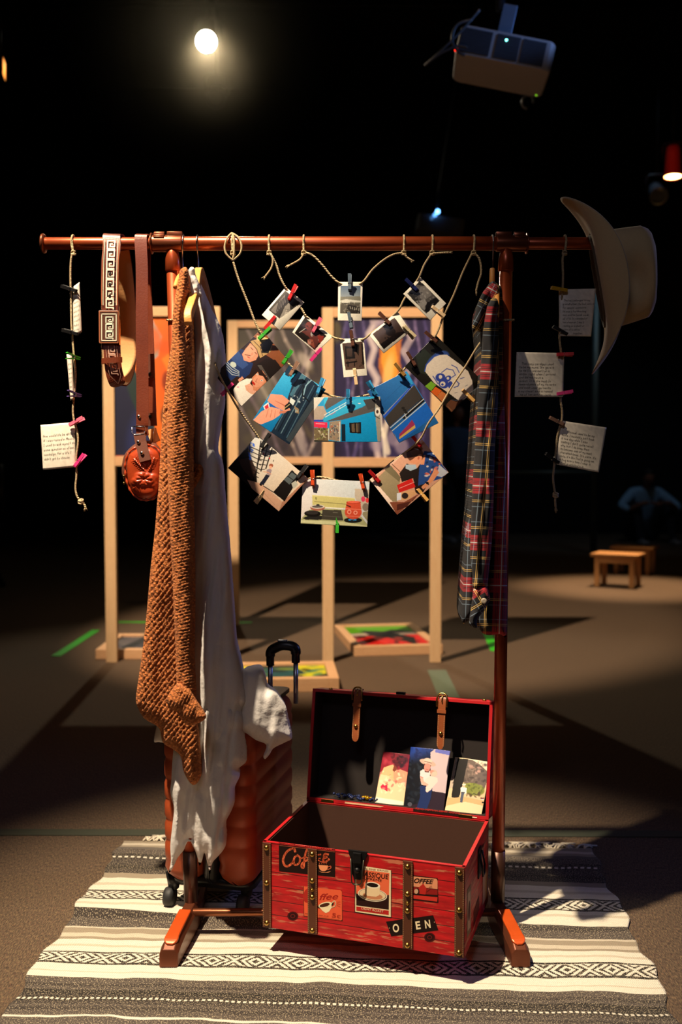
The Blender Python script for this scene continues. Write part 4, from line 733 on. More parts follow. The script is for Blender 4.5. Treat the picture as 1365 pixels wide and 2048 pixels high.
# ================================================================== belt looped over the rail
belt = thing('leather_belt', 'brown leather belt with white stepped key pattern looped over the rail', 'belt', tuple(P(222, 487)))
def vec3(l): return [P(*q[:2], q[2]) for q in l]
path = vec3([(221, 700, -.032), (222, 640, -.032), (220, 600, -.031), (220, 560, -.029), (221, 520, -.026), (224, 495, -.021)]) + [Vector((P(226, 487).x + dx, y, ZR + z)) for dx, y, z in ((0, -.012, .0125), (.002, -.002, .0172), (.004, .008, .0155), (.008, .017, .004))] + vec3([(245, 515, .030), (252, 570, .052), (257, 640, .066), (257, 700, .062), (253, 738, .046), (246, 760, .018), (237, 770, -.012)])
wd = Vector((1, .06, 0))
bm = bmesh.new(); sp_ = [Vector(q) for q in spline(path, 6)]; strip(bm, sp_, .0355, .003, [Vector((1, .10 if i < len(sp_) * .62 else .12, 0)) for i in range(len(sp_))]); obj('strap', bm, [LEATH, LEATHIN], belt, world=True, smooth=False)
st_ = belt.children[0] if belt.children else bpy.data.objects['strap']
tan = bmesh.new(); tp = []; T0 = len(sp_)
for i in range(int(T0 * .60), T0):
    tp.append(sp_[i] + Vector((0, -.0019, .0004)))
strip(tan, tp, .0335, .0008, [Vector((1, .12, 0))] * len(tp)); obj('lining', tan, LEATHIN, belt, world=True, smooth=False)
tail = vec3([(224, 690, -.036), (225, 715, -.037), (228, 742, -.037), (234, 762, -.034), (241, 771, -.026)])
bm = bmesh.new(); tl = [Vector(q) for q in spline(tail, 6)]; strip(bm, tl, [.0345] * (len(tl) - 5) + [.034, .032, .028, .02, .01], .003, (1, .1, 0)); obj('strap_tip', bm, LEATH, belt, world=True, smooth=False)
def greek(ink, x0, x1, y0, y1, rows, w, c='f0e2cc'):
    """stepped key running down between x0..x1"""
    h = (y1 - y0) / rows; W = x1 - x0
    for r in range(rows):
        y = y0 + r * h
        ink.line(c, w, [(x0, y), (x1, y), (x1, y + h * .62), (x0 + W * .38, y + h * .62), (x0 + W * .38, y + h * .34), (x0 + W * .66, y + h * .34)])
        ink.line(c, w, [(x0 + W * .0, y), (x0, y + h * .86), (x1, y + h * .86), (x1, y + h)])
dep = lambda y: float(np.interp(y, [475, 500, 520, 560, 600, 640, 690, 715, 742, 762, 775], [-.0178, -.0245, -.0280, -.0310, -.0330, -.0340, -.0345, -.0390, -.0390, -.0362, -.0290])) - .0022
ink = Ink(lambda x, y, z: P(x, y, dep(y)))
cxb = lambda y: float(np.interp(y, [478, 520, 560, 600, 640, 700, 742, 770], [223, 221, 220, 219.5, 220, 223, 228, 237]))
class XInk(Ink):
    pass
ink2 = Ink(lambda x, y, z: P(cxb(y) + x, y, dep(y) - z)); greek(ink2, -7, 7, 481, 618, 7, 2.6)
for sx in (-13.2, 13.2): ink2.line('e8d2b4', 1.4, [(sx, y) for y in range(480, 620, 10)])
for sx in (-16, 16): ink2.line('c87850', .8, [(sx, y) for y in range(480, 620, 10)])
for yy in (548, 569, 592): ink2.ell('180c08', 0, yy, 2.8, 3.4)
ink2.line('e8d2b4', 1.2, [(-16.5, y) for y in ()] or [(0, 481), (0, 482)])
greek(ink2, -6, 6, 690, 750, 3, 2.2, 'b08a78')
for sx in (-11, 11): ink2.line('9a7060', 1.1, [(sx, y) for y in range(690, 752, 6)])
ink2.line('b08a78', 1.2, [(-11, 751), (0, 768), (11, 751)]); ink2.build('key_pattern', belt)
bc = P(218, 654, -.042); bm = bmesh.new(); box(bm, bc, (.043, .006, .068)); obj('buckle', bm, TRIM, belt, world=True, smooth=False, bevel=.004)
bki = Ink(lambda x, y, z: P(x, y, -.0456 - z)); w_ = 2
for (a, b, c_, d, cc, ww) in ((199.5, 622.5, 236.5, 685.5, 'c87850', .9), (203.5, 628, 232.5, 681, 'e8dcc4', 1.8)):
    bki.line(cc, ww, [(a, b), (c_, b), (c_, d), (a, d), (a, b)])
greek(bki, 212, 226, 634, 678, 3, 2.2, 'f0e6d0'); bki.build('buckle_pattern', belt)
bm = bmesh.new(); kc = P(224, 721, -.040); kp = [kc + Vector((math.cos(a) * .0205, math.sin(a) * .0075, .0015 * math.cos(a))) for a in (2 * PI * k / 24 for k in range(25))]; strip(bm, kp, .011, .0018, (0, 0, 1)); obj('keeper_loop', bm, LEATH, belt, world=True, smooth=False)
# ================================================================== tooled leather bag on its strap
bag = thing('leather_bag', 'small oval tooled leather bag with flower relief hanging from its long strap', 'bag', tuple(P(290, 487)))
pa = vec3([(286, 872, -.045), (284, 855, -.045), (285, 840, -.046), (285, 760, -.040), (284, 650, -.034), (284, 540, -.026)]) + [Vector((P(285, 487).x + dx, y, ZR + z)) for dx, y, z in ((0, -.0185, .004), (.001, -.008, .0158), (.002, .003, .0168), (.004, .0145, .010))] + vec3([(290, 540, .020), (295, 650, .018), (299, 760, .008), (302, 850, .0)])
bm = bmesh.new(); sp_ = [Vector(q) for q in spline(pa, 6)]; strip(bm, sp_, .0245, .003, (1, .1, 0)); obj('strap', bm, LEATH, bag, world=True, smooth=False)
bm = bmesh.new(); strip(bm, vec3([(278, 866, -.050), (282, 885, -.054), (287, 905, -.060), (291, 922, -.064)]), .023, .003, (1, 0, .12)); obj('strap_tab', bm, DARKL, bag, world=True, smooth=False)
bm = bmesh.new(); strip(bm, vec3([(303, 858, -.004), (307, 872, -.006), (312, 884, -.012)]), .020, .003, (1, .1, .2)); obj('strap_tab', bm, LEATHIN, bag, world=True, smooth=False)
bm = bmesh.new(); strip(bm, vec3([(300, 826, -.004), (301, 838, -.004), (302, 852, -.004)]), .0255, .005, (1, 0, 0)); obj('strap_keeper', bm, DARKL, bag, world=True, smooth=False)
bm = bmesh.new(); strip(bm, vec3([(299, 708, .004), (300, 732, .003), (301, 756, .001)]), .019, .004, (1, 0, 0)); obj('strap_keeper', bm, DARKL, bag, world=True, smooth=False)
for q, Y in (((278, 833), -.0485), ((284, 906), -.0645), ((277, 884), -.0575), ((300, 748), -.002), ((301, 833), -.0075)):
    bm = bmesh.new(); c = P(*q, Y); lathe(bm, [(.0005, -.0022), (.0025, -.0018), (.0038, -.0004), (.0040, .001)], c, 'y', 14); obj('stud', bm, CHROME if Y < -.04 else BLACKM, bag, world=True)
bm = bmesh.new(); c = P(279, 862, -.050)
tube(bm, [c + Vector(q) for q in ((-.015, 0, .008), (-.0155, 0, -.004), (-.010, -.002, -.008), (.010, -.002, -.006), (.0125, 0, .001), (.011, 0, .009), (-.015, 0, .009))], .0012, 8); obj('ring', bm, CHROME, bag, world=True)
bm = bmesh.new(); c = P(301, 862, -.02); tube(bm, [c + Vector(q) for q in ((-.012, 0, .012), (-.010, 0, -.02), (.004, 0, -.024), (.008, 0, .01))], .0011, 8); obj('ring', bm, CHROME, bag, world=True)
def bagdisp(x, y):
    d = np.zeros_like(x)
    def seg(x1, y1, x2, y2, w, h):
        nonlocal d
        L2 = (x2 - x1) ** 2 + (y2 - y1) ** 2; t = np.clip(((x - x1) * (x2 - x1) + (y - y1) * (y2 - y1)) / L2, 0, 1); q = np.hypot(x - x1 - t * (x2 - x1), y - y1 - t * (y2 - y1)); d = d + h * np.exp(-(q / w) ** 2)
    for a in range(7):
        t = a / 7 * 2 * PI + .3; px, py = 288 + 13 * math.cos(t), 958 + 9 * math.sin(t); q = ((x - px) / 9) ** 2 + ((y - py) / 6.5) ** 2; d = d + .0024 * np.exp(-q ** 2); seg(288, 958, px, py, 1.0, -.0016)
    q = ((x - 288) / 4) ** 2 + ((y - 959) / 3) ** 2; d += .0022 * np.exp(-q)
    for (lx, ly, tx, ty) in ((291, 942, 268, 918), (298, 942, 309, 916)):
        seg(lx, ly, tx, ty, 1.3, .0022)
        for k in range(7):
            f = .15 + k * .12; mx, my = lx + (tx - lx) * f, ly + (ty - ly) * f
            for sgn in (-1, 1): dx, dy = (tx - lx), (ty - ly); L = math.hypot(dx, dy); nx, ny = -dy / L * sgn, dx / L * sgn; seg(mx, my, mx + nx * 7 + dx / L * 4, my + ny * 7 + dy / L * 4, .8, .0013)
    for (cx, cy) in ((309, 955), (270, 964), (308, 968)):
        q = ((x - cx) / 8) ** 2 + ((y - cy) / 7) ** 2; d += .002 * np.exp(-q ** 2)
    for k in range(6): seg(268 + k * 3, 975 - k * 2, 264 + k * 3, 981 + k, .8, .0010)
    return d
ol = [(259, 908), (272, 898), (288, 893), (304, 895), (317, 905), (322, 925), (323, 950), (321, 975), (312, 992), (296, 998), (280, 996), (266, 984), (257, 966), (254, 945), (254, 925)]
puff('front_panel', ol, -.044, .016, .004, 16, 1.3, TOOLED, bag, disp=bagdisp)
ol = [(244, 930), (248, 912), (256, 900), (270, 888), (288, 881), (306, 884), (320, 896), (326, 920), (326, 960), (318, 985), (300, 997), (280, 996), (262, 986), (250, 965), (244, 948)]
puff('back_panel', ol, -.032, .010, .035, 18, 3, DARKL, bag)
bm = bmesh.new(); rp_ = [P(x, y, -.046) for x, y in [(257, 906), (270, 896), (288, 890), (305, 892), (319, 903), (325, 925), (326, 950), (323, 977), (313, 994), (296, 1000), (279, 998), (264, 986), (255, 967), (251, 945), (251, 925), (257, 906)]]
rs = [Vector(q) for q in spline(rp_, 6)]; tube(bm, [q + Vector((0, math.sin(i * 1.2) * .0008, 0)) for i, q in enumerate(rs)], [.0022 + .0007 * math.sin(i * 1.4) for i in range(len(rs))], 8); obj('laced_edge', bm, TOOLED, bag, world=True)
for y in (952, 966): bm = bmesh.new(); lathe(bm, [(.002, -.002), (.0028, 0), (.002, .002)], P(248, y, -.040), 'x', 12); obj('clasp', bm, BRASS, bag, world=True)
# ================================================================== hangers
def hanger(x, hx, y0px, lab, arm=.19, drop=.085, front_end=None, hide=False):
    t = thing('clothes_hanger', lab, 'hanger', tuple(P(x, 487)), group='wooden hangers')
    c = P(x, 487, 0); bm = bmesh.new(); pts = [(c.x - .002, .012, ZR - .012)] + [(c.x, -math.cos(a) * .0168, ZR + math.sin(a) * .0168) for a in (PI - .1 - k * (PI) / 8 for k in range(9))]
    q = P(hx, y0px, 0); pts += [(c.x + (q.x - c.x) * .4, -.012, ZR - .014), (q.x, -.004, ZR - .03), (q.x, 0, q.z - .01)]
    tube(bm, [Vector(v) for v in spline(pts, 4)], .0016, 8); obj('hook', bm, CHROME, t, world=True); return t, q
t, q = hanger(368, 366, 545, 'wire-hooked hanger hidden inside the orange cardigan'); bm = bmesh.new()
tube(bm, [Vector(v) for v in spline([(q.x - .012, .19, q.z - .09), (q.x - .002, .08, q.z - .02), (q.x, 0, q.z - .006), (q.x - .001, -.05, q.z - .020), (q.x - .002, -.085, q.z - .045)], 5)], .005, 10); obj('arms', bm, BAMBOO, t, world=True)
t, q = hanger(396, 397, 542, 'pale wooden hanger poking out of the white blouse collar'); bm = bmesh.new()
e1 = P(377, 648, -.20); e2 = P(383, 612, -.17); e3 = P(391, 585, -.10); ctr_ = P(398, 545, -.02)
strip(bm, [Vector(v) for v in spline([e1, P(377, 632, -.195), e2, e3, ctr_, (q.x + .004, .06, q.z - .02), (q.x + .01, .18, q.z - .09)], 5)], [.020] * 3 + [.0205] * 28, .0145, (0, -.35, 1)); obj('arms', bm, BAMBOO, t, world=True, smooth=False, bevel=.003)
t, q = hanger(985, 986, 537, 'wooden hanger holding the plaid shirt'); bm = bmesh.new()
tube(bm, [P(985.5, 536, -.002), P(985.5, 538, -.002), P(985, 560, -.004), P(984, 585, -.006)], [.0035, .0052, .0058, .0058], 14); tube(bm, [Vector(v) for v in spline([(q.x - .01, .18, q.z - .11), (q.x, .08, q.z - .055), (q.x, 0, q.z - .04), (q.x - .004, -.08, q.z - .06), (q.x - .015, -.15, q.z - .12)], 5)], .006, 10); obj('arms', bm, BAMBOO, t, world=True)
# ================================================================== orange knitted cardigan
s = NT('orange_knit'); x = s.sep(s.uv()); nz = s.noise(s.uv(), 70, 3); sk = s.math('ADD', s.math('MULTIPLY', x[0], 500), s.math('MULTIPLY', x[1], 330))
kn = s.voro(s.mapv(s.uv(), (250, 230, 1)), 1); rb = s.math('SINE', s.math('ADD', s.math('ADD', s.math('MULTIPLY', x[0], 520), s.math('MULTIPLY', x[1], 620)), s.math('MULTIPLY', nz, 9)))
h = s.math('ADD', s.math('MULTIPLY', kn, -1.3), s.math('ADD', s.math('MULTIPLY', rb, .22), s.noise(s.uv(), 900, 3)))
KNIT = s.out(s.mix(s.math('MULTIPLY', kn, .85), s.mix(s.noise(s.uv(), 500, 3), lin('ee9448'), lin('da7c38')), lin('8a3c12')), .95, None, h, 1.0, .0042, Sheen_Weight=.25, Sheen_Tint=(1, .6, .35))  # crevices between the stitches are shaded in the colour
def hashn(n, seed=0):
    r = np.random.default_rng(seed); T = r.random((64, 64))
    def f(x, y):
        xi = np.floor(x).astype(int); yi = np.floor(y).astype(int); fx = x - xi; fy = y - yi; fx = fx * fx * (3 - 2 * fx); fy = fy * fy * (3 - 2 * fy); g = lambda a, b: T[a % 64, b % 64]
        return (g(xi, yi) * (1 - fx) + g(xi + 1, yi) * fx) * (1 - fy) + (g(xi, yi + 1) * (1 - fx) + g(xi + 1, yi + 1) * fx) * fy - .5
    return f
N1, N2, N3 = hashn(0, 1), hashn(0, 2), hashn(0, 3)
def knitdisp(ang, per, amp):
    ca, sa = math.cos(math.radians(ang)), math.sin(math.radians(ang))
    return lambda x, y: amp * (np.sin((x * ca + y * sa + 2.5 * N3(x / 22, y / 22)) * 2 * PI / per) * .6 + N1(x / 2.6, y / 2.6) * 1.1)
cd = thing('knitted_cardigan', 'orange-brown chunky knitted cardigan hanging at the left of the rail', 'cardigan', tuple(P(360, 540)))
body = [(367, 535), (360, 541), (356, 560), (350, 595), (346, 640), (343, 686), (334, 745), (326, 820), (321, 900), (316, 980), (310, 1060), (301, 1140), (293, 1230), (284, 1310), (276, 1365), (272, 1400), (278, 1420), (290, 1438), (318, 1456), (326, 1485), (347, 1499), (362, 1514), (368, 1544), (386, 1570), (402, 1553), (402, 1510), (397, 1450), (388, 1400), (386, 1300), (386, 1150), (386, 1050), (386, 985), (392, 972), (406, 945), (402, 930), (388, 920), (388, 860), (389, 800), (388, 720), (386, 650), (382, 600), (380, 560), (376, 541)]
puff('body', body, -.05, .035, .22, 26, 3.0, KNIT, cd, fold=lambda x, y: .010 * N2(x / 16, y / 90) - .012 * np.exp(-((x - (338 - (y - 900) * .01)) / 5) ** 2) * 0 , disp=knitdisp(38, 8.2, .0030))
front = [(369, 534), (361, 540), (357, 560), (351, 592), (346, 625), (344, 680), (341, 720), (337, 790), (334, 860), (336, 960), (340, 1060), (345, 1150), (348, 1230), (352, 1310), (354, 1372), (366, 1392), (392, 1400), (390, 1320), (391, 1200), (390, 1080), (388, 1000), (387, 930), (385, 870), (384, 800), (379, 735), (374, 700), (370, 660), (373, 620), (379, 575), (378, 548), (374, 536)]
puff('sleeve', front, -.135, .036, .035, 20, 2.4, KNIT, cd, fold=lambda x, y: .006 * N2(x / 10, y / 60), disp=knitdisp(75, 6.0, .0019))
cuff = [(354, 1366), (340, 1385), (333, 1398), (336, 1410), (342, 1419), (354, 1425), (364, 1440), (377, 1451), (396, 1447), (412, 1436), (408, 1424), (398, 1406), (390, 1390), (380, 1372), (366, 1366)]
puff('turned_cuff', cuff, -.150, .030, .03, 18, 2.2, KNIT, cd, fold=lambda x, y: .0012 * np.sin((x + y) / 6), disp=knitdisp(25, 6, .0018))
hemd = [(322, 1452), (338, 1458), (352, 1430), (370, 1448), (396, 1452), (403, 1510), (402, 1553), (386, 1570), (370, 1545), (363, 1513), (347, 1498), (321, 1484)]
# ================================================================== white cotton blouse
s = NT('white_muslin'); uvv = s.uv(); n = s.noise(s.mapv(uvv, (26, 5, 1)), 1, 5, .6); n2 = s.noise(s.mapv(uvv, (14, 14, 1)), 1, 6, .65); cr = s.n('ShaderNodeTexWave', wave_type='BANDS', bands_direction='DIAGONAL'); s.put(cr.inputs['Vector'], uvv); cr.inputs['Scale'].default_value = 9; cr.inputs['Distortion'].default_value = 14; cr.inputs['Detail'].default_value = 4
MUSLIN = s.out(s.mix(n2, lin('dcd8d6'), lin('efeae4')), .9, None, s.math('ADD', s.math('MULTIPLY', n, .9), s.math('ADD', s.math('MULTIPLY', n2, 1.2), s.math('MULTIPLY', cr.outputs[0], .35))), .55, .006, Sheen_Weight=.15)
tr = s.n('ShaderNodeBsdfTranslucent'); tr.inputs[0].default_value = (.8, .76, .72, 1); ms = s.n('ShaderNodeMixShader'); ms.inputs[0].default_value = .22; om = s.t.nodes['Material Output']
s.t.links.new(s.b.outputs[0], ms.inputs[1]); s.t.links.new(tr.outputs[0], ms.inputs[2]); s.t.links.new(ms.outputs[0], om.inputs[0])
bl = thing('white_blouse', 'loose white cotton blouse with long ragged hem hanging behind the orange cardigan', 'blouse', tuple(P(400, 545)))
def wf(a, bx, by, seed=0): return lambda x, y: a * N1(x / bx + seed, y / by) + a * .35 * N2((x + y * .12) / bx * 1.9, y / by * 1.6 + seed) + a * .05 * N3(x / 9, y / 16)
up = [(385, 600), (388, 575), (394, 560), (401, 566), (410, 585), (418, 604), (425, 621), (436, 640), (444, 668), (449, 715), (446, 765), (448, 800), (441, 842), (435, 880), (434, 902), (442, 920), (446, 950), (448, 985), (453, 1040), (457, 1080), (463, 1160), (468, 1230), (472, 1285), (480, 1320), (488, 1360), (494, 1400), (486, 1420), (489, 1447), (480, 1465), (462, 1484), (440, 1500), (420, 1520), (400, 1548), (380, 1540), (372, 1450), (374, 1300), (378, 1100), (380, 900), (380, 700)]
puff('upper_body', up, .0, .05, .14, 34, 4.5, MUSLIN, bl, fold=wf(.032, 15, 190))
low = [(352, 1470), (346, 1510), (343, 1560), (341, 1585), (348, 1618), (345, 1650), (341, 1690), (342, 1722), (338, 1744), (345, 1738), (356, 1715), (368, 1700), (377, 1684), (387, 1694), (395, 1714), (399, 1731), (404, 1722), (409, 1706), (414, 1722), (420, 1748), (425, 1726), (437, 1712), (447, 1700), (453, 1684), (452, 1646), (462, 1624), (470, 1602), (470, 1575), (480, 1552), (478, 1537), (494, 1520), (490, 1480), (485, 1460), (488, 1440), (470, 1410), (420, 1400), (380, 1420)]
puff('lower_layer', low, -.01, .035, .10, 30, 4.5, MUSLIN, bl, fold=wf(.040, 16, 150, 3))
puff('hem_corner', [(314, 1450), (308, 1482), (318, 1484), (334, 1486), (346, 1480), (340, 1450)], .03, .008, .03, 10, 3.5, MUSLIN, bl)
puff('sleeve', [(486, 1338), (505, 1333), (522, 1334), (531, 1350), (536, 1372), (552, 1384), (562, 1398), (572, 1414), (578, 1440), (585, 1474), (572, 1484), (548, 1496), (540, 1508), (531, 1518), (527, 1512), (533, 1490), (512, 1480), (492, 1466), (480, 1462), (476, 1400)], .02, .045, .08, 30, 4, MUSLIN, bl, fold=wf(.022, 26, 80, 8))
puff('collar', [(377, 540), (382, 534), (389, 536), (391, 548), (398, 565), (402, 580), (404, 592), (396, 590), (388, 596), (381, 604), (374, 600), (376, 592), (382, 585), (380, 560)], -.125, .012, .02, 8, 2, MUSLIN, bl, fold=wf(.006, 8, 8))
# ================================================================== plaid flannel shirt
def plaid(name, ang, cx=.0, cz=.0):
    s = NT(name); uv_ = s.mapv(s.uv(), (1, 1, 1), (0, 0, ang)); x = s.sep(uv_); nz = s.math('MULTIPLY', s.math('SUBTRACT', s.noise(s.uv(), 9, 2), .5), .003); Pd = .112
    K, R, Wt, Yl, Bl = lin('16161c'), lin('a01c28'), lin('c8c4c0'), lin('d8b060'), lin('6a7c8c')
    def pat(c, off):
        d = s.math('MULTIPLY', s.math('PINGPONG', s.math('ADD', s.math('DIVIDE', s.math('ADD', c, nz), Pd), off), .5), Pd)
        st = [(0, Wt), (.0009, R), (.0050, K), (.0062, R), (.0085, K), (.0096, R), (.0150, K), (.0272, Yl), (.0286, K), (.0305, Yl), (.0318, K), (.0402, Bl), (.0416, K)]
        return s.ramp(s.math('DIVIDE', d, Pd / 2), [(p / (Pd / 2), c_) for p, c_ in st], 'CONSTANT')
    a = pat(x[0], cx); b = pat(x[1], cz); col = s.mix(.5, a, b); col = s.mix(.55, col, s.mix(1.0, a, b, 'LIGHTEN')); tw = s.math('SINE', s.math('MULTIPLY', s.math('ADD', x[0], x[1]), 2600))
    return s.out(col, .9, None, s.math('ADD', tw, s.math('MULTIPLY', s.noise(s.uv(), 30, 4), 3)), .35, .0012)
ps = thing('plaid_shirt', 'dark plaid flannel shirt with red and yellow checks hanging near the right upright', 'shirt', tuple(P(986, 560)))
bd = [(988, 562), (998, 570), (1005, 582), (1006, 640), (1008, 760), (1012, 900), (1014, 1100), (1015, 1262), (1000, 1268), (970, 1269), (955, 1250), (940, 1240), (925, 1244), (927, 1180), (934, 1090), (941, 1020), (946, 930), (950, 860), (956, 780), (962, 700), (960, 660), (958, 616), (970, 582), (980, 566)]
puff('body', bd, -.045, .04, .21, 22, 4, plaid('plaid_cloth', .03, .24, .2), ps, fold=wf(.03, 12, 120, 5))
puff('shoulder_flap', [(985, 566), (996, 572), (1000, 590), (996, 602), (982, 606), (972, 625), (966, 645), (961, 664), (954, 660), (947, 664), (945, 650), (950, 630), (957, 605), (968, 582)], -.085, .020, .03, 12, 2.5, plaid('plaid_flap', .5, .05, .1), ps, fold=wf(.012, 9, 20, 2))
slv = [(975, 612), (985, 596), (996, 600), (999, 625), (998, 660), (999, 720), (997, 800), (992, 870), (989, 950), (987, 1030), (983, 1100), (976, 1170), (974, 1176), (948, 1178), (946, 1150), (941, 1110), (943, 1040), (947, 950), (952, 870), (958, 790), (963, 720), (967, 660)]
puff('sleeve', slv, -.135, .032, .035, 16, 2.6, plaid('plaid_sleeve', .045, .43, .315), ps, fold=wf(.010, 9, 50, 1), uv=lambda x, y, B: np.stack([B[:, 0] - (y - 600) * -.000045, B[:, 2]], -1))
cf = puff('cuff', [(948, 1176), (960, 1172), (973, 1171), (979, 1185), (981, 1200), (974, 1210), (966, 1225), (955, 1240), (954, 1256), (940, 1250), (940, 1238), (945, 1200)], -.142, .022, .03, 12, 2.3, plaid('plaid_cuff', -.55, .2, .48), ps, fold=wf(.006, 8, 14))
bm = bmesh.new(); c = P(968.5, 1202, -.168); lathe(bm, [(.0012, -.0014), (.0045, -.0020), (.0056, -.0012), (.0058, .0004), (.005, .001)], c, 'y', 16); obj('button', bm, simple('shell_button', 'a89a88', .25), ps, world=True)
# ================================================================== felt cowboy hat on the end of the rail
HUP = (P(1310, 543, 0) - P(1165, 570, 0)).normalized(); HC = P(1168, 570, 0); HU = (P(1197, 745, 0) - P(1133, 395, 0)); HU = (HU - HUP * HU.dot(HUP)).normalized(); HW = HUP.cross(HU).normalized()
if HW.y > 0: HW = -HW          # HW points toward the camera
YAW = Matrix.Rotation(math.radians(-13), 3, 'Z')
hat = thing('cowboy_hat', 'tan felt cowboy hat hung on the right end of the rail', 'hat', tuple(HC))
FELT = simple('tan_felt', 'c4a87c', .95, 0, .08, 300, .25, .0008, Sheen_Weight=.3); FELTD = simple('hat_lining', '5a4836', .8)
def HP(u, w, c): return HC + YAW @ (HU * u + HW * w + HUP * c)
def brim_h(f, a):           # height of the brim above its plane; f 0 at the crown, 1 at the rim
    s2 = math.sin(a) ** 2; c2 = math.cos(a) ** 2
    return .030 + (.052 * s2 ** 1.15) * f ** 1.9 - .046 * c2 ** 1.5 * f ** 1.35
bm = bmesh.new(); nA, nR = 96, 16; L = []
for side in (0, 1):
    rows = []
    for j in range(nR + 1):
        f = j / nR; row = []
        for k in range(nA):
            a = 2 * PI * k / nA; ri = (.098, .080); ro = (.186, .128 - .006 * math.sin(a) ** 2)
            u = math.cos(a) * (ri[0] + (ro[0] - ri[0]) * f); ww = math.sin(a) * (ri[1] + (ro[1] - ri[1]) * (f - .30 * f ** 3 * math.sin(a) ** 2)); h = brim_h(f, a) + (.0028 if side else 0)
            row.append(bm.verts.new(HP(u, ww, h)))
        rows.append(row)
    L.append(rows)
    for r0, r1 in zip(rows, rows[1:]):
        for k in range(nA): bm.faces.new((r0[k], r0[(k + 1) % nA], r1[(k + 1) % nA], r1[k]))
for k in range(nA):
    bm.faces.new((L[0][-1][k], L[0][-1][(k + 1) % nA], L[1][-1][(k + 1) % nA], L[1][-1][k])); bm.faces.new((L[0][0][k], L[0][0][(k + 1) % nA], L[1][0][(k + 1) % nA], L[1][0][k]))
bmesh.ops.recalc_face_normals(bm, faces=bm.faces); obj('brim', bm, FELT, hat, world=True)
bm = bmesh.new(); rows = []
for j in range(22):
    f = j / 21; g = min(1, f / .80); row = []
    for k in range(nA):
        a = 2 * PI * k / nA; ca_, sa_ = math.cos(a), math.sin(a)
        if f <= .80: sc_ = 1 - .10 * g ** 1.3 - .06 * (g > .9) * (g - .9) / .1; h = .030 + g * .112
        else: e = (f - .80) / .20; sc_ = .84 * math.cos(e * PI / 2) ** .7 if e < 1 else 0.001; h = .142 + .012 * math.sin(e * PI / 2)
        u = ca_ * .099 * sc_; ww = sa_ * .081 * sc_
        h += (-.016 * (ca_ * .5 + .5)) * min(1, g) ** 2             # crown lower at the front
        crease = math.exp(-(ww / .022) ** 2) * math.exp(-((u) / .075) ** 4); h -= .030 * crease * max(0, (f - .62) / .38)
        for sg in (-1, 1):
            dd = math.exp(-((u - .018) / .042) ** 2) * math.exp(-((h - .098) / .030) ** 2) * (1 if ww * sg > .01 else 0); ww -= sg * .034 * dd
        row.append(bm.verts.new(HP(u, ww, h)))
    rows.append(row)
for r0, r1 in zip(rows, rows[1:]):
    for k in range(nA): bm.faces.new((r0[k], r0[(k + 1) % nA], r1[(k + 1) % nA], r1[k]))
bm.faces.new(rows[-1]); o = obj('crown', bm, FELT, hat, world=True); md = o.modifiers.new('th', 'SOLIDIFY'); md.thickness = .0025; md.offset = -1
bm = bmesh.new(); strip(bm, [HP(math.cos(a) * .0955, math.sin(a) * .0775, .040) for a in (2 * PI * k / 60 for k in range(61))], .03, .0015, tuple(HUP)); obj('sweatband', bm, FELTD, hat, world=True)
# ================================================================== suitcase
def rring(bm, x0, x1, y0, y1, z, r, n=6):
    v = []
    for cx, cy, a0 in ((x1 - r, y1 - r, 0), (x0 + r, y1 - r, PI / 2), (x0 + r, y0 + r, PI), (x1 - r, y0 + r, 1.5 * PI)):
        for k in range(n + 1): a = a0 + PI / 2 * k / n; v.append(bm.verts.new((cx + r * math.cos(a), cy + r * math.sin(a), z)))
    return v
def loft(bm, rings):
    for r0, r1 in zip(rings, rings[1:]):
        n = len(r0)
        for k in range(n): bm.faces.new((r0[k], r0[(k + 1) % n], r1[(k + 1) % n], r1[k]))
    bm.faces.new(rings[0][::-1]); bm.faces.new(rings[-1])
SUIT = simple('copper_shell', 'a84a26', .42, .15, .1, 300, .12, .0006)
so = G(507, 1846, .008); SA = math.radians(-13)
sc_ = thing('suitcase', 'rust-orange hard-shell wheeled suitcase with raised pull handle behind the open trunk', 'suitcase', (so.x, so.y, .0075), (0, 0, SA))
Z0, Z1 = .066, .440; SW, ST = .34, .215
def shell(x0, x1):
    bm = bmesh.new(); rings = []; zs = [(Z0, .03), (Z0 + .006, .016), (Z0 + .02, .005), (Z0 + .035, 0)]; zz = Z0 + .05
    prof = list(zs)
    nb = 6; hgt = (Z1 - .05 - zz) / nb
    for k in range(nb): prof += [(zz + .003, .0022), (zz + .010, 0), (zz + hgt - .010, 0), (zz + hgt - .003, .0022)]; zz += hgt
    prof += [(Z1 - .035, 0), (Z1 - .02, .005), (Z1 - .006, .016), (Z1, .03)]
    for z, ins in prof: rings.append(rring(bm, x0 + ins, x1 - ins, ins, SW - ins, z, .032))
    loft(bm, rings); return bm
obj('front_shell', shell(-.088, 0), SUIT, sc_); obj('back_shell', shell(-ST, -.120), SUIT, sc_)
bm = bmesh.new(); loft(bm, [rring(bm, -.122, -.086, .006 + i, SW - .006 - i, z, .02) for z, i in ((Z0 - .002, .02), (Z0 + .02, 0), (Z1 - .02, 0), (Z1 + .001, .02))]); obj('zip_panel', bm, BLACKP, sc_)
bm = bmesh.new(); loft(bm, [rring(bm, -ST + .012, -.010, .02 + i, SW - .02 - i, z, .025) for z, i in ((Z0 - .009, .006), (Z0 + .012, 0))]); obj('base_tray', bm, BLACKP, sc_)
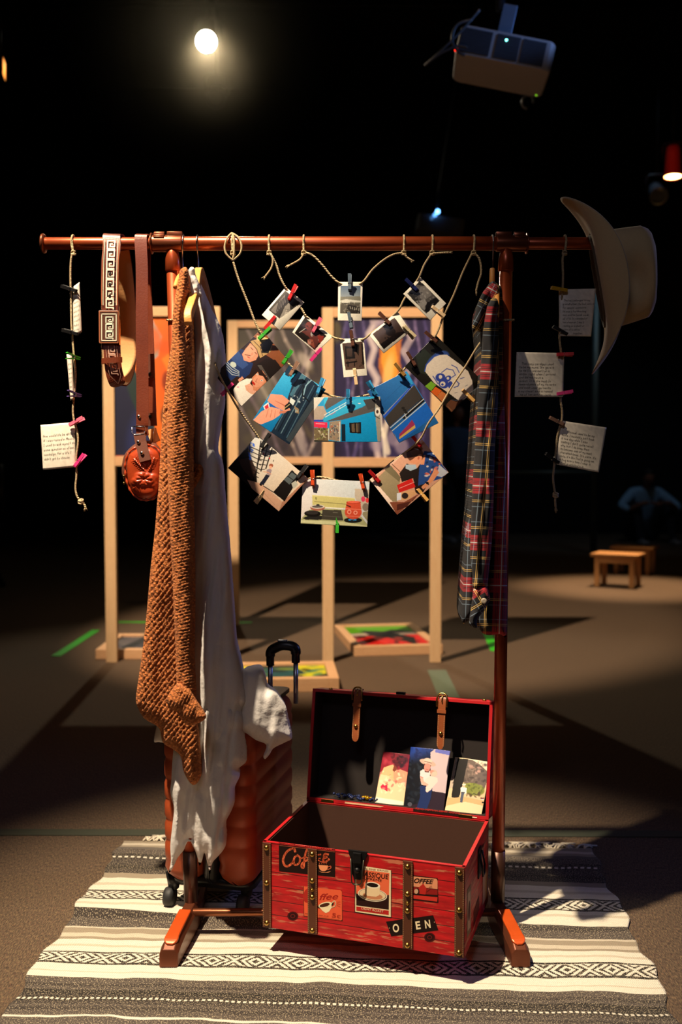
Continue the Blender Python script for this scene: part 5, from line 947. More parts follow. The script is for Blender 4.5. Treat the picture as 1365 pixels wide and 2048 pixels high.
for wx in (-.030, -ST + .012):
    for wy in (.045, SW - .04):
        bm = bmesh.new(); tube(bm, [(wx, wy, Z0 + .01), (wx, wy, .040)], [.018, .012], 12); fk = obj('caster', bm, BLACKP, sc_)
        bm = bmesh.new(); lathe(bm, [(.012, -.012), (.020, -.010), (.022, -.004), (.022, .004), (.020, .010), (.012, .012)], (wx - .006, wy - .008, .0225), 'x', 22); obj('wheel', bm, simple('wheel_rubber', '232324', .6), fk)
hy = SW - .07
def sl(px, py, y):
    Mi = MW[sc_.name].inverted(); o = Mi @ Vector((0, CAM_Y, CAM_Z)); d = Mi.to_3x3() @ ray(px, py); return o + d * ((y - o.y) / d.y)
hx0, hx1 = sl(541, 1340, hy).x, sl(592, 1340, hy).x; HT = sl(566, 1290, hy).z - .616
bm = bmesh.new(); loft(bm, [rring(bm, hx0 - .025, min(hx1 + .03, -.006), SW * .35, SW - .012, z, .02) for z in (Z1 - .004, Z1 + .006)]); obj('handle_plate', bm, BLACKP, sc_, bevel=.002)
for hx_ in (hx0, hx1): bm = bmesh.new(); tube(bm, [(hx_, hy, Z1 - .02), (hx_, hy, .575 + HT)], .0058, 14); obj('pull_tube', bm, simple('brushed_alu', 'a8b0c0', .3, .9), sc_)
bm = bmesh.new(); gp = [(a_, b_, c_ + HT) for a_, b_, c_ in [(hx0, hy, .565), (hx0, hy, .585), (hx0 + .002, hy, .600), (hx0 + .016, hy - .002, .610), ((hx0 + hx1) / 2, hy - .004, .616), (hx1 - .012, hy - .002, .615), (hx1 - .001, hy, .607), (hx1, hy, .59), (hx1, hy, .575)]]
tube(bm, [Vector(v) for v in spline(gp, 5)], [.0095] * 6 + [.0115] * 28 + [.0095] * 7, 14, True, 1.1); obj('grip', bm, BLACKP, sc_)
bm = bmesh.new(); box(bm, ((hx0 + hx1) / 2, hy - .004, .6275 + HT), (.022, .012, .004)); obj('release_button', bm, simple('grey_plastic', '6c7078', .4), sc_, bevel=.001)
# ================================================================== red coffee trunk
TZ = .060
tA = G(527, 1853, TZ); tB = G(930, 1916, TZ); TW = (tB - tA).length; TX = (tB - tA).normalized(); ta = math.atan2(TX.y, TX.x); TD, TH = .262, .176
trunk = thing('coffee_trunk', 'open red wooden-look trunk printed with coffee signs, propped on the base rail', 'trunk', tuple(tA), (0, 0, ta))
TM = MW[trunk.name]; TMi = TM.inverted()
def tl(px, py, y=0.0):
    """picture point -> trunk space on the plane y"""
    o = TMi @ Vector((0, CAM_Y, CAM_Z)); d = TMi.to_3x3() @ ray(px, py); return o + d * ((y - o.y) / d.y)
s = NT('red_planks'); ob = s.obj(); x = s.sep(ob); pl = s.math('FRACT', s.math('ADD', s.math('DIVIDE', x[2], .0295), s.math('MULTIPLY', s.noise(s.mapv(ob, (6, 0, 20)), 1, 1), .15)))
n = s.noise(s.mapv(ob, (16, 16, 150)), 1, 5, .65); n2 = s.noise(s.mapv(ob, (9, 9, 60)), 1.7, 5, .6)
red = s.mix(s.ramp(n2, [(.3, 0.0), (.7, 1.0)]), lin('8c0e14'), lin('d21a20')); wear = s.math('MULTIPLY', s.ramp(n, [(.545, 0.0), (.59, 1.0)]), s.ramp(s.noise(s.mapv(ob, (7, 7, 26)), 1.2, 2), [(.46, 0.0), (.54, .85)]))
red = s.mix(wear, red, lin('c87858')); red = s.mix(s.math('LESS_THAN', pl, .05), red, lin('3a0a0a'))
PLANK = s.out(red, .42, None, n, .08, .0006)
REDM = simple('red_edge', 'b01c22', .4); LIN = simple('brown_lining', '46281a', .85, 0, .12, 200)
th = .006
def panel(name, c, s_, mat, parent=None, **kw): return boxobj(name, c, s_, mat, parent or trunk, .0008, **kw)
bm = bmesh.new()
box(bm, (TW / 2, th / 2, TH / 2), (TW, th, TH)); box(bm, (TW / 2, TD - th / 2, TH / 2), (TW, th, TH)); box(bm, (th / 2, TD / 2, TH / 2), (th, TD - 2 * th, TH)); box(bm, (TW - th / 2, TD / 2, TH / 2), (th, TD - 2 * th, TH)); box(bm, (TW / 2, TD / 2, th / 2), (TW - 2 * th, TD - 2 * th, th))
obj('chest', bm, PLANK, trunk, smooth=False)
bm = bmesh.new(); e = .0008; i0 = th + e
box(bm, (TW / 2, i0 + .0006, TH / 2), (TW - 2 * th, .0012, TH - .004)); box(bm, (TW / 2, TD - i0 - .0006, TH / 2), (TW - 2 * th, .0012, TH - .004)); box(bm, (i0 + .0006, TD / 2, TH / 2), (.0012, TD - 2 * th, TH - .004)); box(bm, (TW - i0 - .0006, TD / 2, TH / 2), (.0012, TD - 2 * th, TH - .004)); box(bm, (TW / 2, TD / 2, th + .001), (TW - 2 * th, TD - 2 * th, .002)); obj('lining', bm, LIN, trunk, smooth=False)
bm = bmesh.new()
for c_, s_2 in (((TW / 2, th / 2, TH + .0007), (TW, th + .001, .0016)), ((TW / 2, TD - th / 2, TH + .0007), (TW, th + .001, .0016)), ((th / 2, TD / 2, TH + .0007), (th + .001, TD, .0016)), ((TW - th / 2, TD / 2, TH + .0007), (th + .001, TD, .0016))): box(bm, c_, s_2)
obj('top_edge', bm, REDM, trunk, smooth=False)
# signs printed on the front, placed in the picture
def sign(name, draw, label=None):
    ink = Ink(lambda x, y, z: TM @ (tl(x, y, 0) + Vector((0, -.00025 - z, 0)))); draw(ink); o = ink.build(name, trunk)
    if label: o['label'] = label
    return o
def t6(x, y): return 520 + x / 6.2045, 1670 + y / 6.2045
def t5(x, y): return 700 + x / 4.55, 1680 + y / 4.55
def q6(*p): return [v for i in range(0, len(p), 2) for v in t6(p[i], p[i + 1])]
def q5(*p): return [v for i in range(0, len(p), 2) for v in t5(p[i], p[i + 1])]
def pl6(*p): return [t6(p[i], p[i + 1]) for i in range(0, len(p), 2)]
def pl5(*p): return [t5(p[i], p[i + 1]) for i in range(0, len(p), 2)]
def sg1(k):
    k.poly('1c0b08', *q6(236, 92, 938, 178, 936, 522, 240, 448)); k.line('c86848', .6, pl6(245, 128, 930, 210)); a, b = t6(268, 116), t6(900, 190); k.text('e85838', 'GOOD TIMES HAPPEN OVER', *a, *b, 3.0)
    O = 'f07048'
    def stroke(pts, w): sp = [tuple(v) for v in spline(pl6(*pts), 5)]; k.line(O, w, sp, False)
    stroke((440, 205, 430, 175, 400, 170, 350, 195, 305, 255, 290, 320, 310, 375, 350, 385, 400, 350, 420, 320), 4.4); stroke((470, 250, 430, 280, 425, 350, 450, 370, 490, 345, 500, 285, 470, 250), 3.6); stroke((500, 290, 530, 285, 560, 270, 595, 285), 2.6); stroke((590, 175, 570, 220, 555, 300, 545, 400, 520, 395, 530, 350, 590, 310), 3.8)
    k.z += .00005; stroke((725, 245, 755, 240), 3); stroke((735, 290, 750, 290), 2.4); stroke((850, 240, 810, 235, 800, 265, 830, 275, 795, 290, 790, 325, 820, 330, 860, 300), 4)
    k.z += .00005; stroke((725, 310, 760, 330, 800, 340), 1.4); k.z += .00005
    k.poly('f09868', *q6(730, 370, 850, 378, 838, 425, 810, 448, 770, 446, 742, 420)); stroke((845, 395, 880, 385, 880, 410, 845, 425), 1.6); k.poly('f09868', *q6(726, 440, 760, 455, 820, 460, 884, 448, 850, 466, 770, 464))
    for j in range(4): stroke((745 + j * 28, 360, 740 + j * 28, 350, 748 + j * 28, 342), .8)
sign('coffee_sign', sg1, 'dark sign with orange script word COFFEE and a small cup')
def sg2(k):
    k.poly('5a2014', *q6(538, 636, 1022, 690, 1030, 1070, 545, 1008)); k.poly('e8603c', *q6(546, 636, 1000, 684, 1020, 700, 1022, 1050, 1010, 1060, 552, 1002)); k.ell('b02a20', *t6(610, 745), 11, 16, 20)
    a, b = t6(735, 780), t6(975, 770); k.text('a02018', 'ffee', t6(740, 0)[0], a[1] + 4, t6(975, 0)[0], b[1] + 4, 12, .3, .012); k.ell('3a1a10', *t6(818, 872), 17, 5.5, -12); k.poly('f4e4b8', *q6(730, 880, 800, 850, 890, 835, 893, 900, 860, 950, 820, 968, 780, 940, 750, 905)); k.ell('f4e4b8', *t6(812, 865), 13.5, 5.5, -14); k.ell('4a2414', *t6(806, 868), 10.5, 3.6, -14)
    k.line('f4e4b8', 1.6, [tuple(v) for v in spline(pl6(890, 850, 925, 815, 942, 845, 930, 880, 890, 900), 5)])
    for j in range(3): k.line('8c3018', .6, pl6(960, 830 + j * 20, 1000, 828 + j * 30))
    a, b = t6(735, 1000), t6(855, 1012); k.text('5a2014', 'PER CUP', *a, *b, 2); a, b = t6(895, 1015), t6(1002, 1025); k.text('b03020', '5c', *a, *b, 8.5); k.line('5a2014', .5, pl6(735, 1018, 990, 1048)); a, b = t6(565, 975), t6(595, 980); k.text('5a2014', 'BE', *a, *b, 2)
sign('coffee_cup_sign', sg2, 'orange coffee cup sign priced 5c')
def sg3(k):
    k.poly('1c0c08', *q5(44, 220, 382, 278, 380, 712, 44, 660)); k.poly('f0dcb0', *q5(50, 225, 376, 275, 374, 700, 50, 652)); k.poly('e86a44', *q5(62, 262, 362, 300, 358, 500, 60, 490)); k.poly('2a100c', *q5(60, 485, 200, 540, 358, 498, 356, 634, 60, 594)); k.poly('b82420', *q5(60, 604, 356, 642, 356, 682, 60, 642))
    a, b = t5(96, 262), t5(350, 290); k.text('8a3020', '100% FINE GRIND', *a, *b, 3.2); a, b = t5(64, 322), t5(350, 356); k.text('1c0c08', 'CLASSIQUE', *a, *b, 9.5, 0, .012); a, b = t5(106, 352), t5(290, 380); k.text('1c0c08', 'SUPREME', *a, *b, 4.6)
    k.ell('f4e4c8', *t5(208, 498), 29.5, 13, 8); k.ell('2a100c', *t5(208, 497), 27.6, 11.6, 8); k.ell('e8cfa4', *t5(208, 496), 26.6, 10.8, 8); k.ell('c8845c', *t5(210, 508), 20, 6.6, 8); k.poly('ecd0a4', *q5(140, 405, 278, 420, 270, 500, 240, 515, 160, 506, 140, 480)); k.ell('f6e8cc', *t5(209, 410), 15.2, 6.4, 8); k.ell('1c0c08', *t5(209, 408), 11.6, 4.3, 8); k.poly('c8a47c', *q5(140, 420, 146, 420, 150, 505, 140, 485))
    a, b = t5(108, 628), t5(306, 660); k.text('f0dcb0', 'LIGHT ROAST', *a, *b, 4.2)
sign('poster_print', sg3, 'upright poster with white cup reading CLASSIQUE SUPREME LIGHT ROAST')
def sg4(k):
    k.poly('22100c', *q5(560, 318, 800, 346, 808, 572, 560, 544)); k.poly('e0946c', *q5(560, 328, 790, 352, 800, 372, 800, 446, 560, 420)); k.poly('8c1c18', *q5(560, 424, 800, 448, 800, 500, 560, 484)); k.poly('c83428', *q5(560, 498, 800, 520, 796, 560, 560, 530)); a, b = t5(584, 388), t5(762, 400); k.text('1c0c08', 'OFFEE', *a, *b, 9, .25, .03)
    k.poly('b82820', *q5(630, 430, 670, 395, 700, 440, 690, 495, 640, 490)); k.ell('22100c', *t5(612, 466), 5, 6); k.ell('c8a080', *t5(606, 466), 4, 5); k.line('5a2018', .7, pl5(700, 470, 740, 440, 800, 450)); k.line('5a2018', .5, pl5(720, 430, 745, 415, 750, 430, 720, 430))
sign('small_sign', sg4, 'small weathered sign ending in OFFEE')
def sg5(k):
    k.poly('1c0c0a', *q5(330, 742, 760, 684, 808, 820, 378, 876))
    for ch, (x0, y0, x1, y1) in (('O', (396, 838, 452, 832)), ('E', (606, 812, 648, 806)), ('N', (690, 802, 738, 796))): a, b = t5(x0, y0), t5(x1, y1); k.text('f0dcb4', ch, *a, *b, 15.5, 0, .03)
    k.ell('c8a888', *t5(362, 800), .9, .9); k.ell('c8a888', *t5(772, 746), .9, .9)
sign('open_sign', sg5, 'dark tilted plank sign reading OPEN')
def sg6(k):
    for c in (t6(410, 1005), t5(728, 884)): k.ell('4a0e10', *c, 11, 9); k.ell('2a0808', *c, 8.5, 7); k.ell('6a1818', *c, 5, 4.2); k.ell('2a0808', *c, 3.2, 2.6)
sign('knob_print', sg6)
# leather bands with brass studs
def studs(parent, pts, y=-.004):
    for (x_, z_) in pts: bm = bmesh.new(); lathe(bm, [(.0004, -.0042), (.003, -.0036), (.0048, -.0018), (.0056, 0), (.0058, .001)], (x_, y, z_), 'y', 16); obj('stud', bm, BRASS, parent)
STITCH = simple('tan_stitch', 'c8a070', .8)
def stitches(parent, x0, z0, z1, y):
    bm = bmesh.new(); n_ = int((z1 - z0) / .0042)
    for k in range(n_): box(bm, (x0, y, z0 + (k + .5) * (z1 - z0) / n_), (.0006, .0004, .0024))
    o = obj('stitching', bm, STITCH, parent, smooth=False); return o
for px0, wd_, lowz in ((626, .020, 0), (816.5, .020, 0)):
    c = tl(px0, 1780); b = panel('leather_band', (c.x, -.0016, TH / 2 + .0004), (wd_, .0030, TH - .002), TRIM)
    studs(b, [(c.x, .009), (c.x, TH - .011), (c.x, TH * .44), (c.x, TH * .63)]); stitches(b, c.x - .0085, .004, TH - .004, -.0032); stitches(b, c.x + .0085, .004, TH - .004, -.0032)
    bm = bmesh.new(); lathe(bm, [(.001, -.007), (.003, -.0062), (.002, -.0045), (.0045, -.0038)], (c.x, 0, TH * .525), 'y', 12); obj('snap_post', bm, BRASS, b)
for cx_ in (.009, TW - .0105):
    b = panel('corner_band', (cx_, -.0016, TH / 2), (.0185, .0030, TH), TRIM); studs(b, [(cx_, .010), (cx_, TH * .53), (cx_, TH - .010)]); stitches(b, cx_ - .0075, .003, TH - .003, -.0032); stitches(b, cx_ + .0075, .003, TH - .003, -.0032)
# latch
lc = tl(717, 1712); lt = bmesh.new(); z_ = lc.z
prof = [(-.020, .018), (-.0185, .010), (-.013, -.004), (-.012, -.030), (-.006, -.040), (.006, -.040), (.012, -.030), (.013, -.004), (.0185, .010), (.020, .018)]
vs = [lt.verts.new((lc.x + a, -.0005, z_ + b - .006)) for a, b in prof]; f = lt.faces.new(vs); r = bmesh.ops.extrude_face_region(lt, geom=[f]); bmesh.ops.translate(lt, verts=[v for v in r['geom'] if isinstance(v, bmesh.types.BMVert)], vec=(0, -.004, 0)); latch = obj('latch', lt, BLACKM, trunk, smooth=False, bevel=.0008)
bm = bmesh.new(); box(bm, (lc.x, -.0065, z_ - .001), (.017, .006, .020)); box(bm, (lc.x, -.0085, z_ + .005), (.014, .002, .003)); obj('hasp', bm, BLACKM, latch, smooth=False, bevel=.001)
bm = bmesh.new(); lathe(bm, [(.0015, -.012), (.0055, -.010), (.006, -.004)], (lc.x, 0, z_ - .026), 'y', 14); obj('lock_knob', bm, BLACKM, latch)
bm = bmesh.new(); tube(bm, [(lc.x - .013, -.008, z_ - .004), (lc.x - .0105, -.010, z_ - .050), (lc.x - .007, -.010, z_ - .054), (lc.x + .006, -.010, z_ - .053), (lc.x + .010, -.010, z_ - .048), (lc.x + .0135, -.008, z_ - .004)], .0014, 8); obj('latch_loop', bm, simple('dark_wire', '5a5448', .3, .9), latch)
# side handle
bm = bmesh.new(); hy_ = TD * .56; box(bm, (TW + .0015, hy_, TH * .74), (.003, .030, .060)); o = obj('side_handle', bm, BLACKM, trunk, smooth=False, bevel=.001)
bm = bmesh.new(); tube(bm, [(TW + .004, hy_ - .012, TH * .86), (TW + .010, hy_ - .013, TH * .70), (TW + .010, hy_ - .009, TH * .60), (TW + .010, hy_ + .009, TH * .60), (TW + .010, hy_ + .013, TH * .70), (TW + .004, hy_ + .012, TH * .86)], .002, 8); obj('handle_loop', bm, BLACKM, o)
def side_art():
    k = Ink(lambda x, y, z: TM @ Vector((TW + .0004 + z, x, y)))
    k.poly('3a1410', .16, .10, .20, .10, .20, .15, .16, .15); k.poly('b06848', .165, .105, .195, .105, .195, .145, .165, .145); k.poly('8a7050', .02, .03, .06, .025, .06, .12, .02, .125); k.poly('c8a884', .026, .04, .054, .036, .054, .11, .026, .115); k.ell('3a1410', .04, .075, .01, .02); k.poly('5a2018', .09, .02, .15, .03, .15, .06, .09, .05); k.poly('b09070', .19, .02, .24, .02, .24, .08, .19, .08)
    k.build('side_print', trunk)
side_art()
# lid: a shallow tray standing on the back edge
LT = math.radians(10); LD, LH = .062, .250
lm = Matrix.Translation((0, TD - .002, TH + .003)) @ Matrix.Rotation(-LT, 4, 'X')
def lidobj(name, boxes, mat, bev=.0008, parent=trunk):
    bm = bmesh.new()
    for c_, s_2 in boxes: box(bm, c_, s_2, lm)
    return obj(name, bm, mat, parent, smooth=False, bevel=bev)
lid = lidobj('lid', [((TW / 2, LD - th / 2, LH / 2), (TW, th, LH)), ((TW / 2, LD / 2, th / 2), (TW, LD, th)), ((TW / 2, LD / 2, LH - th / 2), (TW, LD, th)), ((th / 2, LD / 2, LH / 2), (th, LD, LH)), ((TW - th / 2, LD / 2, LH / 2), (th, LD, LH))], PLANK)
lidobj('lid_lining', [((TW / 2, LD - th - .0012, LH / 2), (TW - 2 * th, .0016, LH - 2 * th)), ((TW / 2, LD / 2, th + .001), (TW - 2 * th, LD - .004, .0014)), ((TW / 2, LD / 2, LH - th - .001), (TW - 2 * th, LD - .004, .0014)), ((th + .001, LD / 2, LH / 2), (.0014, LD - .004, LH - 2 * th)), ((TW - th - .001, LD / 2, LH / 2), (.0014, LD - .004, LH - 2 * th))], simple('black_lining', '1c1412', .9), .0003, lid)
lidobj('lid_edge', [((TW / 2, -.0006, th / 2), (TW, .0016, th + .001)), ((TW / 2, -.0006, LH - th / 2), (TW, .0016, th + .001)), ((th / 2, -.0006, LH / 2), (th + .001, .0016, LH)), ((TW - th / 2, -.0006, LH / 2), (th + .001, .0016, LH))], REDM, .0003, lid)
def lidink():
    k = Ink(lambda x, y, z: TM @ lm @ Vector((x, -.0018 - z, y))); k.poly('22100c', TW * .60, .0002, TW * .86, .0002, TW * .86, .0064, TW * .60, .0064); k.text('c83028', 'GOOD TIMES HAPPEN OVER', TW * .85, .0054, TW * .61, .0054, .0036, 0, .01, flip=1); k.poly('d8b088', TW * .22, .001, TW * .42, .001, TW * .44, .004, TW * .22, .0045); k.poly('f0e0c0', TW * .88, .001, TW * .94, .001, TW * .94, .003, TW * .88, .003); k.build('edge_print', lid)
    for pxs in ((.28, .34), (.70, .76)):
        pass
lidink()
for q, w_ in ((.265, 0), (.735, 0)):
    cx_ = TW * q; b = bmesh.new(); top = LH + .002
    path_ = [lm @ Vector(v) for v in spline([(cx_, .012, top + .003), (cx_, -.001, top + .0035), (cx_, -.007, top - .006), (cx_, -.008, top - .03), (cx_, -.007, top - .07), (cx_, -.008, top - .100), (cx_, -.008, top - .112)], 4)]
    strip(b, path_, [.0165] * 20 + [.0165, .015, .012, .009, .004], .0028, (1, 0, 0)); st = obj('buckle_strap', b, STRAPL, trunk, smooth=False)
    b = bmesh.new(); fr = [(cx_ - .011, -.010, top - .020), (cx_ - .0115, -.011, top - .006), (cx_ - .008, -.009, top + .006), (cx_, -.008, top + .009), (cx_ + .008, -.009, top + .006), (cx_ + .0115, -.011, top - .006), (cx_ + .011, -.010, top - .020)]; tube(b, [lm @ Vector(v) for v in spline(fr, 4)], .0020, 8); tube(b, [lm @ Vector((cx_, -.0115, top - .010)), lm @ Vector((cx_, -.009, top + .006))], .0013, 8); obj('buckle', b, BRASS, st)
    b = bmesh.new(); lathe(b, [(.0004, -.0035), (.003, -.0030), (.0045, -.001), (.0046, .001)], (0, 0, 0), 'y', 14, lm @ Matrix.Translation((cx_, -.0098, top - .078))); obj('stud', b, BRASS, st)
    b = bmesh.new(); strip(b, [lm @ Vector((cx_, -.0105, top - .034)), lm @ Vector((cx_, -.0105, top - .0265))], .020, .003, (1, 0, 0)); obj('strap_loop', b, STRAPL, st, smooth=False)
    for sx in (-.0066, .0066):
        b = bmesh.new()
        for k in range(18): z_k = top - .036 - k * .0040; box(b, (cx_ + sx, -.0096, z_k), (.0006, .0006, .0024), lm)
        obj('stitching', b, STITCH, st, smooth=False)
for cx_ in (.04, TW - .02): b = bmesh.new(); lathe(b, [(.001, .004), (.004, .003), (.0048, 0)], (0, 0, 0), 'z', 14, lm @ Matrix.Translation((cx_, .01, LH + .0005))); obj('stud', b, BRASS, lid)
b = bmesh.new(); box(b, (TW * .5, .004, LH + .004), (.020, .012, .006), lm); obj('lid_catch', b, BLACKM, lid, smooth=False, bevel=.001)
for q in (.12, .88): b = bmesh.new(); box(b, (TW * q, -.0015, .0005), (.030, .003, .010), lm); obj('hinge', b, BRASS, lid, smooth=False, bevel=.0006)
# photographs leaning inside the lid (own depth: solve in lid space)
LM = TM @ lm; LMi = LM.inverted()
def lidpt(px, py, y):
    o = LMi @ Vector((0, CAM_Y, CAM_Z)); d = LMi.to_3x3() @ ray(px, py); return LM @ (o + d * ((y - o.y) / d.y))
def lidcard(corners, ya, yb, fn, label):
    W = math.dist(corners[0], corners[1]); H = math.dist(corners[0], corners[3]); nu, nv = int(W / .7), int(H / .7); V, U = np.meshgrid(np.linspace(0, 1, nv), np.linspace(0, 1, nu), indexing='ij'); q = bilin(corners, U, V); pt = Paint(q[..., 0], q[..., 1]); fn(pt)
    c4 = [lidpt(*corners[0], ya), lidpt(*corners[1], ya), lidpt(*corners[2], yb), lidpt(*corners[3], yb)]; W3 = bilin([tuple(c) for c in c4], U, V); nrm = np.cross(W3[0, -1] - W3[0, 0], W3[-1, 0] - W3[0, 0]); nrm /= np.linalg.norm(nrm); nrm *= -1 if nrm[1] > 0 else 1
    W3 = W3 - nrm * (.0035 * (2 * U - 1) ** 2)[..., None]; ctr = W3[nv // 2, nu // 2].copy(); Vv = (W3 - ctr).reshape(-1, 3); idx = np.arange(nu * nv).reshape(nv, nu); F = np.stack([idx[:-1, :-1], idx[1:, :-1], idx[1:, 1:], idx[:-1, 1:]], -1).reshape(-1, 4).tolist(); rim = list(idx[0, :]) + list(idx[1:, -1]) + list(idx[-1, -2::-1]) + list(idx[-2:0:-1, 0]); k = len(rim); n0 = nu * nv
    B = Vv[rim] - nrm * .0005
    me = mesh_np('photo_print', np.vstack([Vv, B]), F + [(rim[i], rim[(i + 1) % k], n0 + (i + 1) % k, n0 + i) for i in range(k)] + [tuple(range(n0, n0 + k))], None, np.vstack([np_lin(pt.C).reshape(-1, 3), np.tile(np_lin(hexc('e8e0d4')), (k, 1))]))
    o = obj('photo_print', me, PRINT, loc=tuple(ctr)); o.data.materials.append(BACKING); o.data.polygons[len(o.data.polygons) - 1].material_index = 1; tagit(o, label, 'photo', 'old photos leaning in the trunk lid')
SL = 1365 / 260
def L1(p):
    p.T(740, 1480, SL); p.grad('7c1c2c', 'f4e4b8', 250, 120, 190, 660); p.poly('8a2030', 140, 120, 420, 150, 400, 330, 330, 380, 250, 250, 100, 340); p.blobs(['4c1420', '2c0c18', '6a1a28'], 230, 150, 410, 280, 24, 16, 44, .6); p.blobs(['b03848', '8a2434'], 130, 130, 260, 250, 10, 14, 34, .5); p.blobs(['5c1824', '1c0a10'], 280, 170, 380, 270, 14, 14, 30, .7)
    p.poly('e8b080', 145, 290, 240, 260, 280, 300, 260, 380, 240, 480, 170, 440, 110, 370); p.poly('f0c8a0', 110, 360, 200, 380, 250, 440, 340, 460, 380, 500, 360, 640, 70, 600, 80, 460); p.poly('e89878', 250, 330, 320, 310, 400, 340, 380, 420, 300, 460, 250, 420); p.poly('c82848', 110, 490, 140, 455, 150, 480, 185, 470, 188, 545, 150, 520, 120, 515); p.blobs(['f8e0b8', 'f0b088', 'c85050', 'fff0c8'], 110, 330, 390, 560, 36, 8, 24, .6); p.poly('fff0d0', 50, 600, 370, 650, 350, 710, 50, 660); p.poly('7a3828', 260, 260, 290, 300, 260, 340, 240, 320)
def L2(p):
    p.T(740, 1480, SL); p.C[:] = hexc('1a1c2a'); p.grad('2c50b8', '14161e', 430, 70, 470, 260); p.blobs(['101420', '1c2430', '28303c'], 380, 180, 560, 740, 50, 12, 34, .6); p.poly('c8b4b8', 640, 130, 690, 90, 845, 115, 800, 560, 660, 540, 640, 420); p.grad('c8b4b8', 'c8b4b8', 0, 0, 1, 1, 0); p.poly('6a70c0', 690, 92, 845, 115, 838, 160, 690, 130); p.blobs(['2c3a70', '1c2450'], 480, 90, 640, 190, 16, 14, 34, .6); p.poly('2a1c28', 660, 540, 800, 562, 775, 745, 360, 700, 640, 640)
    p.poly('1c2c5c', 530, 480, 660, 500, 640, 620, 610, 700, 600, 740, 490, 725, 530, 600); p.poly('d8d0d0', 530, 330, 560, 310, 640, 330, 630, 400, 600, 480, 545, 470, 528, 390); p.ell('cfa898', 610, 240, 88, 32, 18); p.ell('e0c0b0', 612, 222, 46, 30, 12); p.line('5a3a34', 6, 575, 225, 650, 245); p.poly('5a3430', 568, 250, 580, 340, 620, 345, 645, 270); p.ell('d88c80', 605, 290, 33, 44, 8); p.line('8c4038', 4, 590, 310, 615, 314)
    p.poly('e8a898', 530, 390, 560, 400, 570, 440, 640, 470, 630, 490, 560, 475, 536, 440); p.ell('e8b0a0', 672, 352, 38, 38); p.ell('c87868', 660, 340, 32, 20, 30, .6); p.ell('f0b8a8', 680, 360, 28, 26); p.poly('ecccc4', 590, 410, 640, 380, 710, 400, 715, 440, 670, 490, 640, 530, 600, 550, 588, 500, 620, 470, 570, 440); p.ell('f0ccc0', 605, 530, 17, 22); p.line('b05048', 5, 530, 385, 560, 400); p.ell('4a4c58', 420, 675, 24, 22)
def L3(p):
    p.T(740, 1480, SL); p.C[:] = hexc('d8bc94'); p.poly('e8dcc0', 1040, 200, 1280, 230, 1240, 330, 1150, 250, 1050, 215); p.poly('6a5c54', 930, 200, 1080, 210, 1160, 260, 1245, 340, 1235, 420, 1200, 520, 1060, 460, 980, 450, 930, 520, 870, 500); p.blobs(['8a7a70', '504440', 'a08878', '3c3430'], 960, 230, 1220, 450, 60, 10, 26, .6); p.blobs(['c89a88', 'd8aca0'], 1020, 240, 1200, 380, 6, 16, 30, .6)
    p.poly('b8a898', 900, 180, 925, 185, 880, 500, 830, 510); p.blobs(['6a5a50', 'd8ccc0', '8a7868'], 850, 190, 920, 500, 24, 5, 14, .7); p.poly('1a1614', 925, 190, 1035, 200, 990, 420, 940, 600, 900, 615, 856, 600, 880, 420); p.ell('7c8438', 1090, 520, 115, 64, 10); p.blobs(['5c6428', '94984a', '484c20'], 1000, 460, 1190, 580, 36, 8, 20, .6); p.blobs(['3c3420', '504028'], 1010, 560, 1150, 600, 8, 10, 26, .7); p.poly('d0a878', 860, 610, 1000, 600, 1200, 640, 1190, 790, 785, 750, 820, 600); p.poly('e0cca4', 800, 690, 1000, 650, 1190, 690, 1170, 788, 784, 750)
    p.poly('ece8dc', 955, 505, 985, 490, 1020, 510, 1015, 560, 990, 575, 980, 550, 955, 555); p.ell('d8b098', 990, 485, 14, 17); p.ell('e8dcc8', 992, 470, 20, 9); p.poly('4a5468', 962, 550, 1000, 550, 990, 580, 972, 660, 948, 655, 955, 600); p.line('1c1c1c', 4, 965, 550, 1000, 553); p.ell('c8c8c8', 1183, 618, 18, 12); p.poly('6a2824', 1160, 605, 1200, 605, 1200, 618, 1160, 618); p.ell('181818', 1186, 655, 12, 8)
p_ = lambda *a: [(740 + a[i] / SL, 1480 + a[i + 1] / SL) for i in range(0, len(a), 2)]
lidcard(p_(140, 120, 420, 152, 348, 712, 48, 660), .046, .012, L1, 'faded reddish photo of a group, leftmost of three leaning in the trunk lid')
lidcard(p_(428, 70, 845, 112, 772, 750, 352, 708), .040, .006, L2, 'photo of a person in a sunhat holding a baby, leaning in the trunk lid')
lidcard(p_(895, 175, 1278, 232, 1170, 790, 784, 750), .048, .010, L3, 'photo of a person standing by a green bush, rightmost in the trunk lid')
# trinkets lying in the lid
bm = bmesh.new(); R = random.Random(2); c0 = Vector((TW * .30, .018, th + .004))
nk = thing('bead_necklace', 'tangle of dark blue and gold beads lying inside the trunk lid', 'necklace', tuple(LM @ c0))
for k in range(60):
    t_ = k / 60; v = LM @ Vector((TW * (.14 + .26 * t_) + R.uniform(-.006, .006), .022 + .014 * math.sin(k * .45), th + .0055 + R.uniform(0, .004)))
    bmesh.ops.create_icosphere(bm, subdivisions=1, radius=R.uniform(.0022, .004), matrix=Matrix.Translation(v))
bo = obj('beads', bm, simple('dark_beads', '1c2850', .2), nk, world=True); bo['kind'] = 'stuff'
bm = bmesh.new()
for k in range(10):
    v = LM @ Vector((TW * (.30 + .05 * R.random()), .016 + .012 * R.random(), th + .008)); bmesh.ops.create_icosphere(bm, subdivisions=1, radius=R.uniform(.003, .006), matrix=Matrix.Translation(v))
go = obj('gold_charms', bm, simple('gold_charm', 'e0a828', .25, .8), nk, world=True); go['kind'] = 'stuff'
